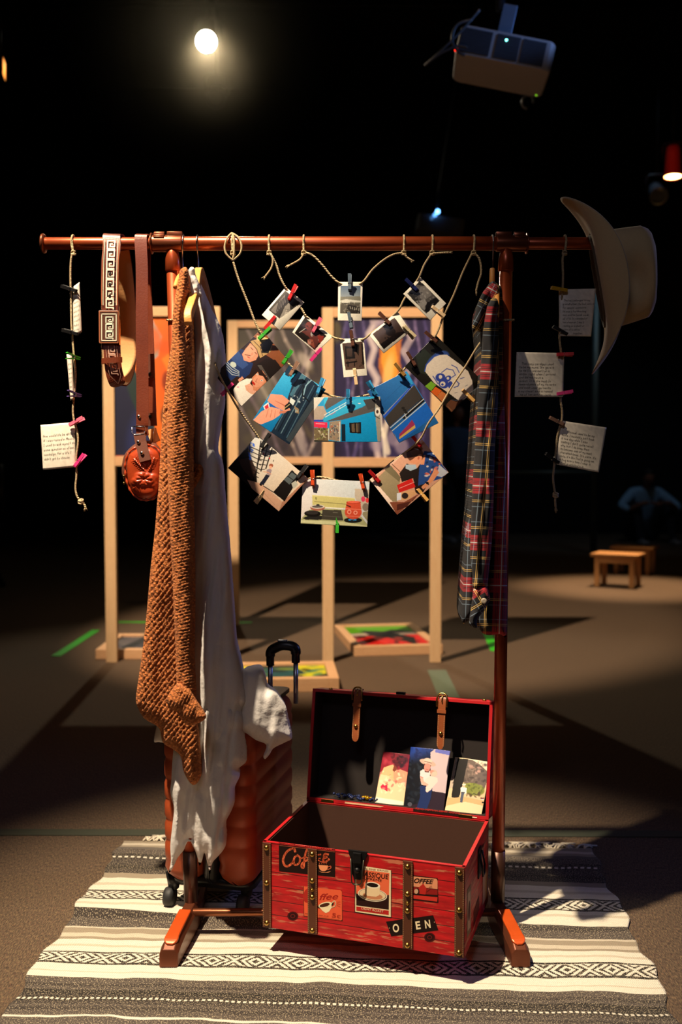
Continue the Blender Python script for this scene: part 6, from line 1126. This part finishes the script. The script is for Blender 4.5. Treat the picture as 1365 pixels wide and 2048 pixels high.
# ================================================================== framed paintings on tall pine stands
def quadbox(bm, x0, x1, z0, z1, y0, y1): box(bm, ((x0 + x1) / 2, (y0 + y1) / 2, (z0 + z1) / 2), (x1 - x0, y1 - y0, z1 - z0))
def canvas(name, x0, x1, z0, z1, y, fn, parent, n=110):
    nu = n; nv = int(n * (z1 - z0) / (x1 - x0)); V, U = np.meshgrid(np.linspace(0, 1, nv), np.linspace(0, 1, nu), indexing='ij'); pt = Paint(U, V); fn(pt)
    W = np.stack([x0 + (x1 - x0) * U, y + 0 * U, z1 + (z0 - z1) * V], -1).reshape(-1, 3); idx = np.arange(nu * nv).reshape(nv, nu); F = np.stack([idx[:-1, :-1], idx[1:, :-1], idx[1:, 1:], idx[:-1, 1:]], -1).reshape(-1, 4).tolist(); rim = list(idx[0, :]) + list(idx[1:, -1]) + list(idx[-1, -2::-1]) + list(idx[-2:0:-1, 0]); k = len(rim); B = W[rim] + np.array([0, .012, 0])
    me = mesh_np(name, np.vstack([W, B]), F + [(rim[i], rim[(i + 1) % k], nu * nv + (i + 1) % k, nu * nv + i) for i in range(k)] + [tuple(range(nu * nv, nu * nv + k))], None, np.vstack([np_lin(pt.C).reshape(-1, 3), np.tile(np_lin(hexc('d8d0c0')), (k, 1))]))
    return obj(name, me, CANVAS, parent, world=True, smooth=False)
def stand(Y, pxl, pxr, pyt, pyb, wpx, fn, label, barh=19, foot_dx=0):
    sc = (Y - CAM_Y) / FPX; x0 = P(pxl, pyt, Y).x; x1 = P(pxr, pyt, Y).x; zt = P(700, pyt, Y).z; zb = P(700, pyb, Y).z; w_ = wpx * sc; bh = barh * sc; d = .036
    t = thing('painting_stand', label, 'painting', ((x0 + x1) / 2, Y, 0), group='framed paintings on pine posts')
    for a in (x0, x1 - w_): bm = bmesh.new(); quadbox(bm, a, a + w_, .0, zt, Y, Y + d); obj('post', bm, PINE, t, world=True, smooth=False, bevel=.002)
    for a, nm in ((zt - bh, 'top_bar'), (zb, 'bottom_bar')): bm = bmesh.new(); quadbox(bm, x0 + w_, x1 - w_, a, a + bh, Y + .002, Y + d - .002); obj(nm, bm, PINEX, t, world=True, smooth=False, bevel=.002)
    canvas('painting', x0 + w_ + .001, x1 - w_ - .001, zb + bh + .001, zt - bh - .001, Y + .014, fn, t); return t
def art1(p):
    p.C[:] = hexc('e06a1c'); p.ell('c84c14', .7, .3, .3, .4, 20, .5, .6); p.poly('181c38', 0, .35, .18, .45, .30, .62, .42, .8, .45, 1, 0, 1); p.poly('1c3030', .05, .3, .22, .38, .36, .6, .45, .9, .3, .8, .15, .55); p.poly('8a9ca0', .22, 0, .40, .02, .50, .14, .46, .28, .34, .34, .25, .2); p.ell('c86034', .40, .17, .10, .10, 20, .9, .5); p.ell('7a2c10', .55, .46, .05, .07, 0, .9, .4); p.ell('1a2424', .62, .68, .14, .10, -30, .95, .3); p.poly('e87824', .5, .3, .9, .1, 1, .5, .8, .9, .55, .8, .7, .6); p.ell('284c3c', .62, .9, .1, .06, 0, .8, .5); p.ell('24306c', .25, .85, .12, .2, 20, .6, .6); p.poly('c84818', .8, .0, 1, .0, 1, .3); p.blobs(['f08830', 'b84414', 'd8601c'], .5, 0, 1, 1, 14, .04, .12, .4)
def art2(p):
    p.C[:] = hexc('2a2434'); p.grad('3c3a34', '2c2430', 0, 0, 1, 1); p.blobs(['4a4634', '1c1a26', '58503c', '241c30'], 0, 0, 1, 1, 50, .04, .16, .5)
    for k in range(9):
        pts = []; x0 = .1 + k * .1
        for j in range(12): pts += [x0 + .10 * math.sin(j * .8 + k), j / 11]
        p.line(['8a8088', '6a5c6c', 'b0a49c'][k % 3], .035, *pts, a=.55)
    p.ell('c8c0b4', .78, .25, .10, .05, 30, .6, .6); p.ell('b8b0b0', .70, .8, .05, .22, -20, .7, .6); p.ell('8c8c80', .3, .4, .12, .2, 10, .5, .7)
def art3(p):
    p.C[:] = hexc('221c44'); p.blobs(['2c2454', '181432', '302a60'], 0, 0, 1, 1, 30, .06, .2, .6)
    for x0, a, c in ((.12, .03, '5c5484'), (.22, .03, '847898'), (.30, .02, '5a5280'), (.86, .03, '7c6c98'), (.93, .03, '4a4278'), (.2, .06, '3c3470')):
        pts = [];
        for j in range(14): pts += [x0 + a * math.sin(j * .9 + x0 * 20), j / 13]
        p.line(c, .03, *pts, a=.7)
    L_ = [.44, .02, .36, .12, .42, .22, .37, .34, .45, .44, .40, .56, .47, .68, .42, .82, .46, 1]; p.line('a89ca8', .07, *L_, a=.9); p.line('c8bcc0', .03, *L_, a=.9)
    R_ = [.40, .02, .56, .01, .70, .04, .80, .14, .72, .24, .80, .34, .72, .44, .74, .56, .66, .66]; p.line('a89ca8', .06, *R_, a=.85)
    p.poly('b86a30', .46, .10, .60, .06, .70, .14, .68, .30, .72, .44, .62, .56, .56, .68, .50, .66, .52, .5, .46, .34, .48, .2); p.poly('e89a34', .50, .22, .62, .16, .66, .30, .66, .44, .58, .54, .54, .6, .54, .44, .49, .32); p.ell('f4c478', .56, .40, .05, .14, 15, .8, .6); p.ell('8a5034', .60, .08, .07, .05, 0, .8, .5); p.line('e8e0d0', .05, .52, .62, .56, .72, .52, .84, .56, .96, a=.85); p.line('f4f0e0', .03, .47, .68, .50, .80, .53, 1, a=.8)
    for q in ((.44, .90), (.62, .86), (.70, .92), (.50, .06)): p.ell('9c90a8', *q, .07, .06, 0, .7, .5)
    p.ell('6a6434', .03, .10, .05, .08, 0, .6, .5)
stand(2.88, 204, 440, 613, 932, 22, art1, 'pine stand framing an orange and navy abstract painting, behind the cardigan')
stand(4.04, 455, 668, 641, 928, 20, art2, 'dimmer pine stand framing a grey swirling painting, set farthest back', 14)
stand(2.88, 645, 886, 615, 934, 22, art3, 'pine stand framing a purple painting with a golden flame, right of centre')
def floor_frame(back_l, back_r, front_r, front_l, h, fn, label):
    """shallow wooden box frame lying flat, with its painting face up"""
    c = [G(*q, h) for q in (back_l, back_r, front_r, front_l)]; o = (c[3] + c[2]) / 2; ex = (c[2] - c[3]); W = ex.length; ang = math.atan2(ex.y, ex.x); D = ((c[0] + c[1]) / 2 - o).length
    t = thing('flat_frame', label, 'picture frame', (o.x, o.y, 0), (0, 0, ang), 'framed paintings lying on the floor'); b = .045
    for nm, cc, ss in (('frame_side', (-W / 2 + b / 2, D / 2, h / 2), (b, D, h)), ('frame_side', (W / 2 - b / 2, D / 2, h / 2), (b, D, h)), ('frame_side', (0, b / 2, h / 2), (W - 2 * b, b, h)), ('frame_side', (0, D - b / 2, h / 2), (W - 2 * b, b, h))): boxobj(nm, cc, ss, PINEX, t, .002)
    nu, nv = 90, 60; V, U = np.meshgrid(np.linspace(0, 1, nv), np.linspace(0, 1, nu), indexing='ij'); pt = Paint(U, V); fn(pt)
    Wm = np.stack([-W / 2 + b + (W - 2 * b) * U, D - b - (D - 2 * b) * V, h * .8 + 0 * U], -1).reshape(-1, 3); idx = np.arange(nu * nv).reshape(nv, nu); F = np.stack([idx[:-1, :-1], idx[1:, :-1], idx[1:, 1:], idx[:-1, 1:]], -1).reshape(-1, 4)
    o_ = obj('painting', mesh_np('painting', Wm, F, None, np_lin(pt.C).reshape(-1, 3)), CANVAS, t, smooth=False); md = o_.modifiers.new('th', 'SOLIDIFY'); md.thickness = .01; return t
def fa(p): p.C[:] = hexc('1c1814'); p.poly('58a018', 0, 0, 1, .0, 1, .30, .7, .18, .5, .3, 0, .35); p.poly('b8a898', 0, .36, 1, .32, 1, .45, 0, .46); p.poly('c81c18', 0, .52, 1, .46, 1, .9, .6, .95, 0, 1); p.poly('1a1410', .2, .2, .6, .28, .9, .6, .8, .95, .5, .6, .3, .5); p.blobs(['100c0a', 'e03424'], 0, .5, 1, 1, 12, .04, .1, .6)
def fb(p): p.C[:] = hexc('1c2c24'); p.poly('b8b814', 0, 0, .3, 0, .25, .5, 0, .6); p.poly('c0c020', .7, 0, 1, 0, 1, .6, .8, .9, .66, .5); p.poly('1c4c50', .3, .2, .7, .1, .8, .6, .5, .9, .2, .7); p.blobs(['0c1418', '246468', '0c0c0c', '8c9420'], 0, 0, 1, 1, 24, .05, .14, .6)
def fc(p): p.C[:] = hexc('2c2830'); p.blobs(['504850', '14121a', '6c6460', '1c1c2c'], 0, 0, 1, 1, 30, .06, .2, .6)
floor_frame((713, 1247), (872, 1247), (886, 1289), (709, 1294), .05, fa, 'flat wooden frame with green and red painting lying on the carpet at right')
floor_frame((448, 1323), (676, 1323), (679, 1356), (425, 1360), .06, fb, 'flat wooden frame with yellow and teal painting behind the suitcase')
floor_frame((226, 1267), (420, 1267), (425, 1299), (191, 1299), .05, fc, 'flat wooden frame with dark painting beside the left post')
# ================================================================== tape on the carpet
def tape(pts, w, col, label, name='floor_tape'):
    m = simple('tape_' + col, col, .6, 0, .05); q = [G(*p, .0015) for p in pts]; bm = bmesh.new(); strip(bm, q, w, .0016, (q[1] - q[0]).cross(Vector((0, 0, 1)))); o = obj(name, bm, m, loc=tuple(q[0]), world=True, smooth=False); tagit(o, label, 'tape', 'tape strips on the carpet'); return o
tape([(112, 1312), (192, 1260)], .05, '30b818', 'bright green tape strip slanting on the carpet at far left')
tape([(226, 1244), (504, 1245)], .035, '30b818', 'bright green tape strip running level behind the left painting stand')
tape([(974, 1262), (991, 1302)], .05, '30b818', 'short bright green tape strip beside the right upright of the rail')
tape([(874, 1340), (903, 1404)], .09, '5c6a58', 'dull grey green tape strip below the right painting stand')
tape([(-60, 1664), (340, 1665), (1430, 1668)], .045, '3c4034', 'long dull green seam tape running across the carpet behind the blanket')
# ================================================================== low stools
def stool(cx, cy, rz, w_, d_, h_, label):
    t = thing('low_stool', label, 'stool', (cx, cy, 0), (0, 0, rz), 'low wooden stools')
    boxobj('seat', (0, 0, h_ - .012), (w_, d_, .024), STOOLW, t, .003)
    for sx in (-1, 1):
        for sy in (-1, 1): boxobj('leg', (sx * (w_ / 2 - .05), sy * (d_ / 2 - .035), (h_ - .024) / 2), (.04, .03, h_ - .024), STOOLW, t, .002)
    for sy in (-1, 1): boxobj('apron', (0, sy * (d_ / 2 - .035), h_ - .05), (w_ - .14, .02, .05), STOOLW, t, .001)
b1 = G(1236, 1172); stool(b1.x, b1.y, math.radians(-30), .38, .28, .27, 'low wooden stool in a pool of light, nearer of the two')
b2 = G(1270, 1147); stool(b2.x, b2.y, math.radians(-30), .38, .28, .25, 'low wooden stool in a pool of light, behind the other stool')
# ================================================================== rig: lamps, projector, pipes
def pipe(name, a, b, r, label, mat=BLACKM): bm = bmesh.new(); tube(bm, [a, b], r, 14); o = obj(name, bm, mat, loc=tuple(a), world=True); return tagit(o, label, 'pipe')
def emit(name, col, st): s = NT(name); s.out(lin(col), .5, Emission_Color=(*lin(col), 1), Emission_Strength=st); return s.m
def lamp(loc, aim, r, L, name, label, body, glow=None, hang=.35, door=False):
    loc = Vector(loc); d = (Vector(aim) - loc).normalized(); q = d.to_track_quat('Z', 'Y').to_euler(); t = thing(name, label, 'stage light', tuple(loc), tuple(q))
    bm = bmesh.new(); lathe(bm, [(r * .35, -L), (r * .75, -L * .97), (r * .85, -L * .7), (r * .95, -L * .1), (r * 1.08, -.01), (r * 1.08, .012), (r * .98, .012), (r * .98, -.004), (r * .02, -.006)], (0, 0, 0), 'z', 28); obj('housing', bm, body, t)
    bm = bmesh.new(); lathe(bm, [(r * .02, 0), (r * .7, .003), (r * .95, .000), (r * .95, -.002)], (0, 0, .002), 'z', 28); obj('lens', bm, glow or simple('dark_lens', '20242c', .1), t)
    up = Vector((0, 0, 1)); side = d.cross(up).normalized(); c = loc - d * L * .5; top = c + up * hang
    top = Vector((c.x, c.y, 6.21)); fk_ = up * r * 2.1; bm = bmesh.new(); tube(bm, [c - side * r * 1.2, c - side * r * 1.25 + fk_ * .8, c - side * r * .9 + fk_, c + side * r * .9 + fk_, c + side * r * 1.25 + fk_ * .8, c + side * r * 1.2], r * .09, 8); tube(bm, [c + fk_, top], r * .12, 8); o = obj('yoke', bm, BLACKM, t, world=True)
    if door:
        for k in range(4): bm = bmesh.new(); box(bm, (0, r * 1.35, .05), (r * 1.7, .003, r * .9), Matrix.Rotation(k * PI / 2, 4, 'Z') @ Matrix.Rotation(-.25, 4, 'X')); obj('barn_door', bm, body, t, smooth=False)
    return t
lp = P(413, 83, 8.4); lamp(lp, (lp.x + .15, -.6, 1.3), .108, .32, 'stage_spotlight', 'burning white stage spotlight hanging high at upper left', BLACKM, emit('hot_lamp', 'fff4d8', 60))
for q in ((-.19, .11), (.18, .13), (-.02, -.30)): pass
lp2 = P(1347, 352, 8.0); lamp(lp2, (lp2.x - .1, lp2.y - .3, 0), .085, .30, 'stage_spotlight', 'glowing warm stage spotlight with red-lit body at the right edge', simple('red_lit_body', '8c2c24', .5), emit('warm_lamp', 'ffc46a', 30))  # red light on the housing is also put into its base colour
lp3 = P(1318, 392, 8.3); lamp(lp3, (lp3.x - .6, 4, 1), .085, .26, 'stage_spotlight', 'unlit dark stage spotlight just below the glowing warm one', simple('grey_body', '2c3036', .5))
lp4 = P(-33, 126, 4.0); lamp(lp4, (lp4.x + .5, 2.6, .5), .08, .2, 'stage_spotlight', 'stage light with lit barn door poking in at the left edge', simple('amber_metal', 'c08a4c', .5), None, .35, True)
_t4 = [o for o in bpy.data.objects if o.name.startswith('stage_spotlight')][-1]; _M4 = MW[_t4.name]; _c4 = [_M4 @ (Matrix.Rotation(k * PI / 2, 4, 'Z') @ Matrix.Rotation(-.25, 4, 'X') @ Vector((0, .108, .05))) for k in range(4)]
_d4 = max(_c4, key=lambda v: v.x); spot('amber_lamp', tuple(_M4 @ Vector((0, 0, .03))), tuple(_d4), 3.5, (1, .66, .34), 70, .5, .01)
lp5 = P(432, 196, 8.7); lamp(lp5, (lp5.x + .2, 3, 1.0), .10, .26, 'stage_spotlight', 'barely visible dark stage spotlight below the burning one', simple('grey_body', '2c3036', .5))
pipe('rig_pipe', Vector((-8.5, 8.7, 5.85)), Vector((8.5, 8.7, 5.85)), .024, 'long black lighting pipe high across the back of the room')
pipe('rig_pipe', Vector((-8.5, 2.3, 4.2)), Vector((8.5, 2.3, 4.2)), .024, 'long black lighting pipe high across the middle of the room')
spot('red_glow', tuple(lp2 + Vector((-.5, -.9, .3))), tuple(lp2 + Vector((0, 0, .1))), 9, (1, .12, .06), 30, .6, .05)
# projector
pc = P(1012, 98, 2.2); pj = thing('projector', 'grey ceiling projector hanging tilted at upper right', 'projector', tuple(pc), (0, math.radians(12.5), math.radians(-4)))
PJ = simple('projector_grey', '8c8480', .5, 0, .05); bm = bmesh.new(); loft(bm, [rring(bm, -.205 + i, .205 - i, -.015, .30, z, .03) for z, i in ((-.06, .008), (-.052, 0), (.052, 0), (.06, .008))]); obj('housing', bm, PJ, pj, smooth=False, bevel=.002)
for x0, x1 in ((-.195, -.065), (-.045, .055), (.065, .165)):
    bm = bmesh.new(); nx = 13
    for k in range(nx): box(bm, (x0 + (x1 - x0) * (k + .5) / nx, -.018, 0), (.0035, .004, .098))
    for k in range(9): box(bm, (0 + (x0 + x1) / 2, -.018, -.046 + k * .0115), (x1 - x0, .004, .0035))
    box(bm, ((x0 + x1) / 2, -.0155, 0), (x1 - x0, .001, .10)); obj('vent_grille', bm, simple('vent_dark', '34343a', .6), pj, smooth=False)
bm = bmesh.new(); lathe(bm, [(.0005, -.004), (.004, -.002), (.004, .002)], (-.005, -.021, .028), 'y', 12); obj('status_light', bm, emit('led_cyan', '70f0e0', 10), pj)
bm = bmesh.new(); lathe(bm, [(.0005, -.004), (.0045, -.002), (.0045, .002)], (-.207, .0, -.045), 'x', 12); obj('status_light', bm, emit('led_red', 'f02010', 4), pj)
bm = bmesh.new(); lathe(bm, [(.0005, -.004), (.0045, -.002), (.0045, .002)], (.18, .27, -.06), 'z', 12); obj('status_light', bm, emit('led_green', '80d020', 1.2), pj)
bm = bmesh.new(); tube(bm, [(.15 + .025 * math.cos(a), .30, -.085 + .03 * math.sin(a)) for a in (2 * PI * k / 14 for k in range(12))], .006, 8); obj('safety_loop', bm, simple('loop_grey', '54504c', .4), pj)
bm = bmesh.new(); box(bm, (.0, .14, .062), (.12, .12, .006)); box(bm, (-.08, .10, .075), (.10, .07, .022)); box(bm, (-.02, .14, .15), (.06, .05, .17)); obj('ceiling_bracket', bm, simple('bracket_steel', '6c7480', .4, .6), pj, smooth=False, bevel=.001)
bm = bmesh.new(); MI = MW[pj.name].inverted(); tube(bm, [MI @ Vector(v) for v in (pc + Vector((.0, .14, .22)), Vector((pc.x - .01, 2.3, 4.22)))], .022, 12); obj('drop_pole', bm, BLACKM, pj)
for pts in ([(960, 20), (925, 60), (890, 95), (862, 120), (850, 131)], [(945, 40), (915, 50), (905, 80), (918, 105), (930, 112)], [(850, 131), (880, 108), (915, 92), (935, 95)]):
    bm = bmesh.new(); rope(bm, pts, 2.16, .0055, 8, 6); obj('cable', bm, simple('cable_grey', '3a3a3c', .5), pj, world=True)
spot('blue_rig', tuple(pc + Vector((.9, -.5, .35))), tuple(pc + Vector((0, .1, .16))), 45, (.2, .4, 1), 30, .5, .05)
# second projector farther back, with its lit lens dots
pc2 = P(880, 452, 7.5); pj2 = thing('projector', 'dim far projector with three blue lit dots above the rail', 'projector', tuple(pc2), (0, math.radians(8), 0)); bm = bmesh.new(); loft(bm, [rring(bm, -.22, .22, -.1, .2, z, .04) for z in (-.07, .07)]); obj('housing', bm, simple('far_grey', '5a5e66', .6), pj2, smooth=False)
for (x_, z_), r_, st in (((876, 423), .019, 8), ((870.5, 430), .016, 2.5), ((864.5, 436), .015, .35)):
    v = MW[pj2.name].inverted() @ P(x_, z_, 7.38); bm = bmesh.new(); lathe(bm, [(.0005, -.01), (r_, -.004), (r_, .01)], tuple(v), 'y', 16); obj('lens_light', bm, emit('blue_dot_%d' % x_, '6ab0ff', st), pj2)
bm = bmesh.new(); v = MW[pj2.name].inverted(); tube(bm, [v @ P(872, 430, 7.45), v @ P(880, 380, 7.5), Vector((0, 0, 4.2 - pc2.z + 1.6))], .02, 10); obj('drop_pole', bm, BLACKM, pj2)
# pipes of a dim scaffold at the right
DIMM = simple('dim_pipe', '5a6e70', .5, .4)
a, b = P(1193, 640, 9.0), G(1193, 1085); b = Vector((a.x, 9.0, 0)); pipe('scaffold_pole', Vector((a.x, 9.0, 2.9)), b, .035, 'dim upright pole behind the notes at right', DIMM)
z9 = P(700, 945, 9.02).z; pipe('scaffold_rail', Vector((P(1015, 945, 9.0).x, 9.0, z9)), Vector((a.x, 9.0, z9)), .02, 'dim level rail joining the upright pole at right', DIMM)
# ================================================================== people at the back
def skin_body(name, pts, edges, radii, mat, parent, sub=2):
    me = bpy.data.meshes.new(name); me.from_pydata([tuple(p) for p in pts], edges, []); me.update(); o = link(name, me, mat, parent); o.modifiers.new('skin', 'SKIN'); sv = me.skin_vertices[0].data
    for v, r in zip(sv, radii): v.radius = (r, r) if not isinstance(r, tuple) else r
    sv[0].use_root = True; m = o.modifiers.new('sub', 'SUBSURF'); m.levels = sub; m.render_levels = sub; o.modifiers['skin'].use_smooth_shade = True; return o
SKIN = simple('dim_skin', '8a5c48', .6); DENIM = simple('dark_trousers', '181c26', .9); HAIR = simple('dark_hair', '16100d', .7)
def head(c, yaw, parent, pitch=0.0):
    M = Matrix.Translation(Vector(c)) @ Matrix.Rotation(yaw, 4, 'Z') @ Matrix.Rotation(pitch, 4, 'X'); bm = bmesh.new(); bmesh.ops.create_uvsphere(bm, u_segments=20, v_segments=14, radius=1)
    for v in bm.verts:
        x_, y_, z_ = v.co; w_ = 1 - .22 * max(0, -z_); v.co = (x_ * .073 * w_, y_ * .092 * w_ - (.008 if z_ < -.3 and y_ < 0 else 0), z_ * .112)
        if y_ < -.85 and abs(x_) < .25 and -.35 < z_ < .1: v.co.y -= .02
        if y_ < -.8 and abs(abs(x_) - .38) < .16 and .0 < z_ < .25: v.co.y += .007
    for sx in (-1, 1):
        r = bmesh.ops.create_uvsphere(bm, u_segments=8, v_segments=6, radius=1)['verts']
        for v in r: v.co = Vector((v.co.x * .008 + sx * .074, v.co.y * .018 + .005, v.co.z * .03))
    bmesh.ops.transform(bm, matrix=M, verts=bm.verts); obj('head', bm, SKIN, parent)
    bm = bmesh.new(); bmesh.ops.create_uvsphere(bm, u_segments=20, v_segments=14, radius=1)
    bmesh.ops.delete(bm, geom=[v for v in bm.verts if v.co.z < -.15 or (v.co.y < -.55 and v.co.z < .45)], context='VERTS')
    for v in bm.verts: v.co = (v.co.x * .081, v.co.y * .101 + .006, v.co.z * .121)
    bmesh.ops.transform(bm, matrix=M, verts=bm.verts); h_ = obj('hair', bm, HAIR, parent); md = h_.modifiers.new('th', 'SOLIDIFY'); md.thickness = .012
    bm = bmesh.new()
    for sx in (-1, 1): bmesh.ops.create_uvsphere(bm, u_segments=8, v_segments=6, radius=.008, matrix=M @ Matrix.Translation((sx * .028, -.080, .012)))
    obj('eyes', bm, simple('eye_dark', '141010', .3), parent); bm = bmesh.new(); tube(bm, [M @ Vector(q) for q in ((-.022, -.084, -.048), (0, -.091, -.050), (.022, -.084, -.048))], .0035, 6); obj('mouth', bm, simple('lip', '6a302c', .5), parent)
def hand(w, d, parent, side=1, up=Vector((0, 0, 1))):
    w = Vector(w); d = Vector(d).normalized(); s_ = d.cross(up).normalized() * side; P_ = [w]; E = []; R_ = [.022]
    pal = w + d * .05; P_.append(pal); E.append((0, 1)); R_.append(.030)
    for k in range(4):
        L = (.070, .080, .076, .060)[k]; off = s_ * (-.027 + .018 * k); b0 = w + d * .085 + off; i0 = len(P_); P_ += [b0, b0 + d * L * .5 - up * .008, b0 + d * L * .85 - up * .028]; R_ += [.0105, .009, .0075]; E += [(1, i0), (i0, i0 + 1), (i0 + 1, i0 + 2)]
    i0 = len(P_); P_ += [w + d * .045 - s_ * .038, w + d * .085 - s_ * .052]; R_ += [.011, .009]; E += [(1, i0), (i0, i0 + 1)]
    skin_body('hand', P_, E, R_, SKIN, parent, 1)
# seated on the floor, leaning forward over drawn-up knees
g = G(1290, 1082); gx, gy = g.x, min(g.y, 10.9)
ps1 = thing('person', 'person in a light blue shirt sitting on the floor, elbows out over knees', 'person', (gx, gy, 0))
skin_body('trousers', [(0, .12, .12), (-.12, .08, .13), (-.20, -.28, .50), (-.20, -.48, .09), (-.20, -.60, .05), (.12, .08, .13), (.20, -.28, .50), (.20, -.48, .09), (.20, -.60, .05)], [(0, 1), (1, 2), (2, 3), (3, 4), (0, 5), (5, 6), (6, 7), (7, 8)], [.13, .11, .075, .05, .045, .11, .075, .05, .045], DENIM, ps1)
skin_body('shirt', [(0, .12, .18), (0, .06, .42), (0, -.02, .62), (0, -.06, .68), (-.17, -.02, .62), (-.36, -.16, .46), (-.30, -.34, .42), (.17, -.02, .62), (.36, -.16, .46), (.30, -.34, .42)], [(0, 1), (1, 2), (2, 3), (2, 4), (4, 5), (5, 6), (2, 7), (7, 8), (8, 9)], [(.15, .12), (.155, .12), (.15, .10), .055, .08, .056, .045, .08, .056, .045], simple('lightblue_shirt', '8cb4d8', .8), ps1)
skin_body('arms', [(-.30, -.34, .42), (-.18, -.46, .50), (-.10, -.50, .52)], [(0, 1), (1, 2)], [.038, .03, .028], SKIN, ps1); skin_body('arms', [(.30, -.34, .42), (.18, -.46, .50), (.10, -.50, .52)], [(0, 1), (1, 2)], [.038, .03, .028], SKIN, ps1)
hand((-.10, -.50, .52), (.9, -.3, -.1), ps1, 1); hand((.10, -.50, .52), (-.9, -.3, -.1), ps1, -1); skin_body('neck', [(0, -.05, .66), (0, -.10, .76)], [(0, 1)], [.055, .05], SKIN, ps1); head((0, -.14, .82), .1, ps1, .35)
for sx in (-.2, .2): bm = bmesh.new(); loft(bm, [rring(bm, sx - .048 + i, sx + .048 - i, -.74 + i, -.46 - i, z, .04) for z, i in ((0, 0), (.03, 0), (.06, .012), (.085, .03))]); obj('shoe', bm, simple('grey_shoe', '8a8a90', .6), ps1)
# standing figure behind the plaid shirt
g = G(912, 1085); ps2 = thing('person', 'standing person in a dim blue jacket, half hidden behind the plaid shirt', 'person', (g.x, min(g.y, 10.8), 0), (0, 0, .5))
skin_body('trousers', [(0, 0, .92), (-.10, 0, .88), (-.12, -.02, .50), (-.12, .03, .10), (.10, 0, .88), (.13, .03, .50), (.13, .06, .10)], [(0, 1), (1, 2), (2, 3), (0, 4), (4, 5), (5, 6)], [(.15, .11), .10, .068, .050, .10, .068, .050], DENIM, ps2)
skin_body('jacket', [(0, 0, .90), (0, .01, 1.15), (0, .01, 1.38), (0, 0, 1.46), (-.19, .01, 1.38), (-.25, .03, 1.12), (-.24, -.06, .90), (.19, .01, 1.38), (.25, .03, 1.12), (.24, -.06, .90)], [(0, 1), (1, 2), (2, 3), (2, 4), (4, 5), (5, 6), (2, 7), (7, 8), (8, 9)], [(.165, .12), (.15, .11), (.155, .10), .06, .075, .055, .045, .075, .055, .045], simple('blue_jacket', '3c5474', .85), ps2)
hand((-.24, -.06, .88), (0, -.15, -1), ps2, 1, Vector((0, 1, 0))); hand((.24, -.06, .88), (0, -.15, -1), ps2, -1, Vector((0, 1, 0))); skin_body('neck', [(0, 0, 1.44), (0, -.01, 1.54)], [(0, 1)], [.055, .05], SKIN, ps2); head((0, -.02, 1.62), .2, ps2)
for sx in (-.12, .13): bm = bmesh.new(); loft(bm, [rring(bm, sx - .048 + i, sx + .048 - i, -.17 + i, .11 - i, z, .04) for z, i in ((0, 0), (.03, 0), (.07, .012), (.1, .03))]); obj('shoe', bm, simple('grey_shoe', '8a8a90', .6), ps2)
# dark chair at the far left, legs on a star base
g = G(14, 1172); ch = thing('office_chair', 'black office chair with a star base, cut off at the left edge', 'chair', (g.x - .30, g.y, 0))
for k in range(5):
    a = k * 2 * PI / 5 - .25; bm = bmesh.new(); tube(bm, [(0, 0, .16), (.16 * math.cos(a), .16 * math.sin(a), .12), (.30 * math.cos(a), .30 * math.sin(a), .065)], [.03, .024, .018], 8); o = obj('base_leg', bm, BLACKP, ch)
    bm = bmesh.new(); lathe(bm, [(.018, -.016), (.028, -.012), (.028, .012), (.018, .016)], (.30 * math.cos(a), .30 * math.sin(a), .028), 'y', 14); obj('caster', bm, BLACKP, o)
bm = bmesh.new(); tube(bm, [(0, 0, .14), (0, 0, .44)], .025, 12); obj('column', bm, BLACKM, ch)
bm = bmesh.new(); loft(bm, [rring(bm, -.23, .23, -.23, .22, z, .06) for z in (.43, .50)]); obj('seat', bm, BLACKP, ch, bevel=.01); bm = bmesh.new(); loft(bm, [rring(bm, -.21, .21, .20, .26, z, .025) for z in (.56, 1.0)]); tube(bm, [(0, .15, .45), (0, .25, .5), (0, .25, .62)], .02, 8); obj('backrest', bm, BLACKP, ch)

# ================================================================== local haze ball added to give the burning spotlight its halo
bm = bmesh.new(); bmesh.ops.create_icosphere(bm, subdivisions=4, radius=1.6, matrix=Matrix.Translation(lp + Vector((0, -.25, 0)))); hz = obj('haze', bm, None, loc=tuple(lp + Vector((0, -.25, 0))), world=True)
hm = bpy.data.materials.new('halo_haze'); hm.use_nodes = True; nt = hm.node_tree; nt.nodes.remove(nt.nodes['Principled BSDF']); vs_ = nt.nodes.new('ShaderNodeVolumeScatter'); vs_.inputs['Color'].default_value = (1, .86, .62, 1); vs_.inputs['Anisotropy'].default_value = .2
tc = nt.nodes.new('ShaderNodeTexCoord'); vm = nt.nodes.new('ShaderNodeVectorMath'); vm.operation = 'LENGTH'; mr = nt.nodes.new('ShaderNodeMapRange'); mr.inputs['From Min'].default_value = 0; mr.inputs['From Max'].default_value = 1.55; mr.inputs['To Min'].default_value = .085; mr.inputs['To Max'].default_value = 0; mr.interpolation_type = 'SMOOTHSTEP'
nt.links.new(tc.outputs['Object'], vm.inputs[0]); nt.links.new(vm.outputs['Value'], mr.inputs['Value']); nt.links.new(mr.outputs[0], vs_.inputs['Density']); nt.links.new(vs_.outputs[0], nt.nodes['Material Output'].inputs['Volume']); hz.data.materials.append(hm)
tagit(hz, 'ball of warm haze added for the halo around the burning spotlight at upper left', 'haze', kind='stuff')
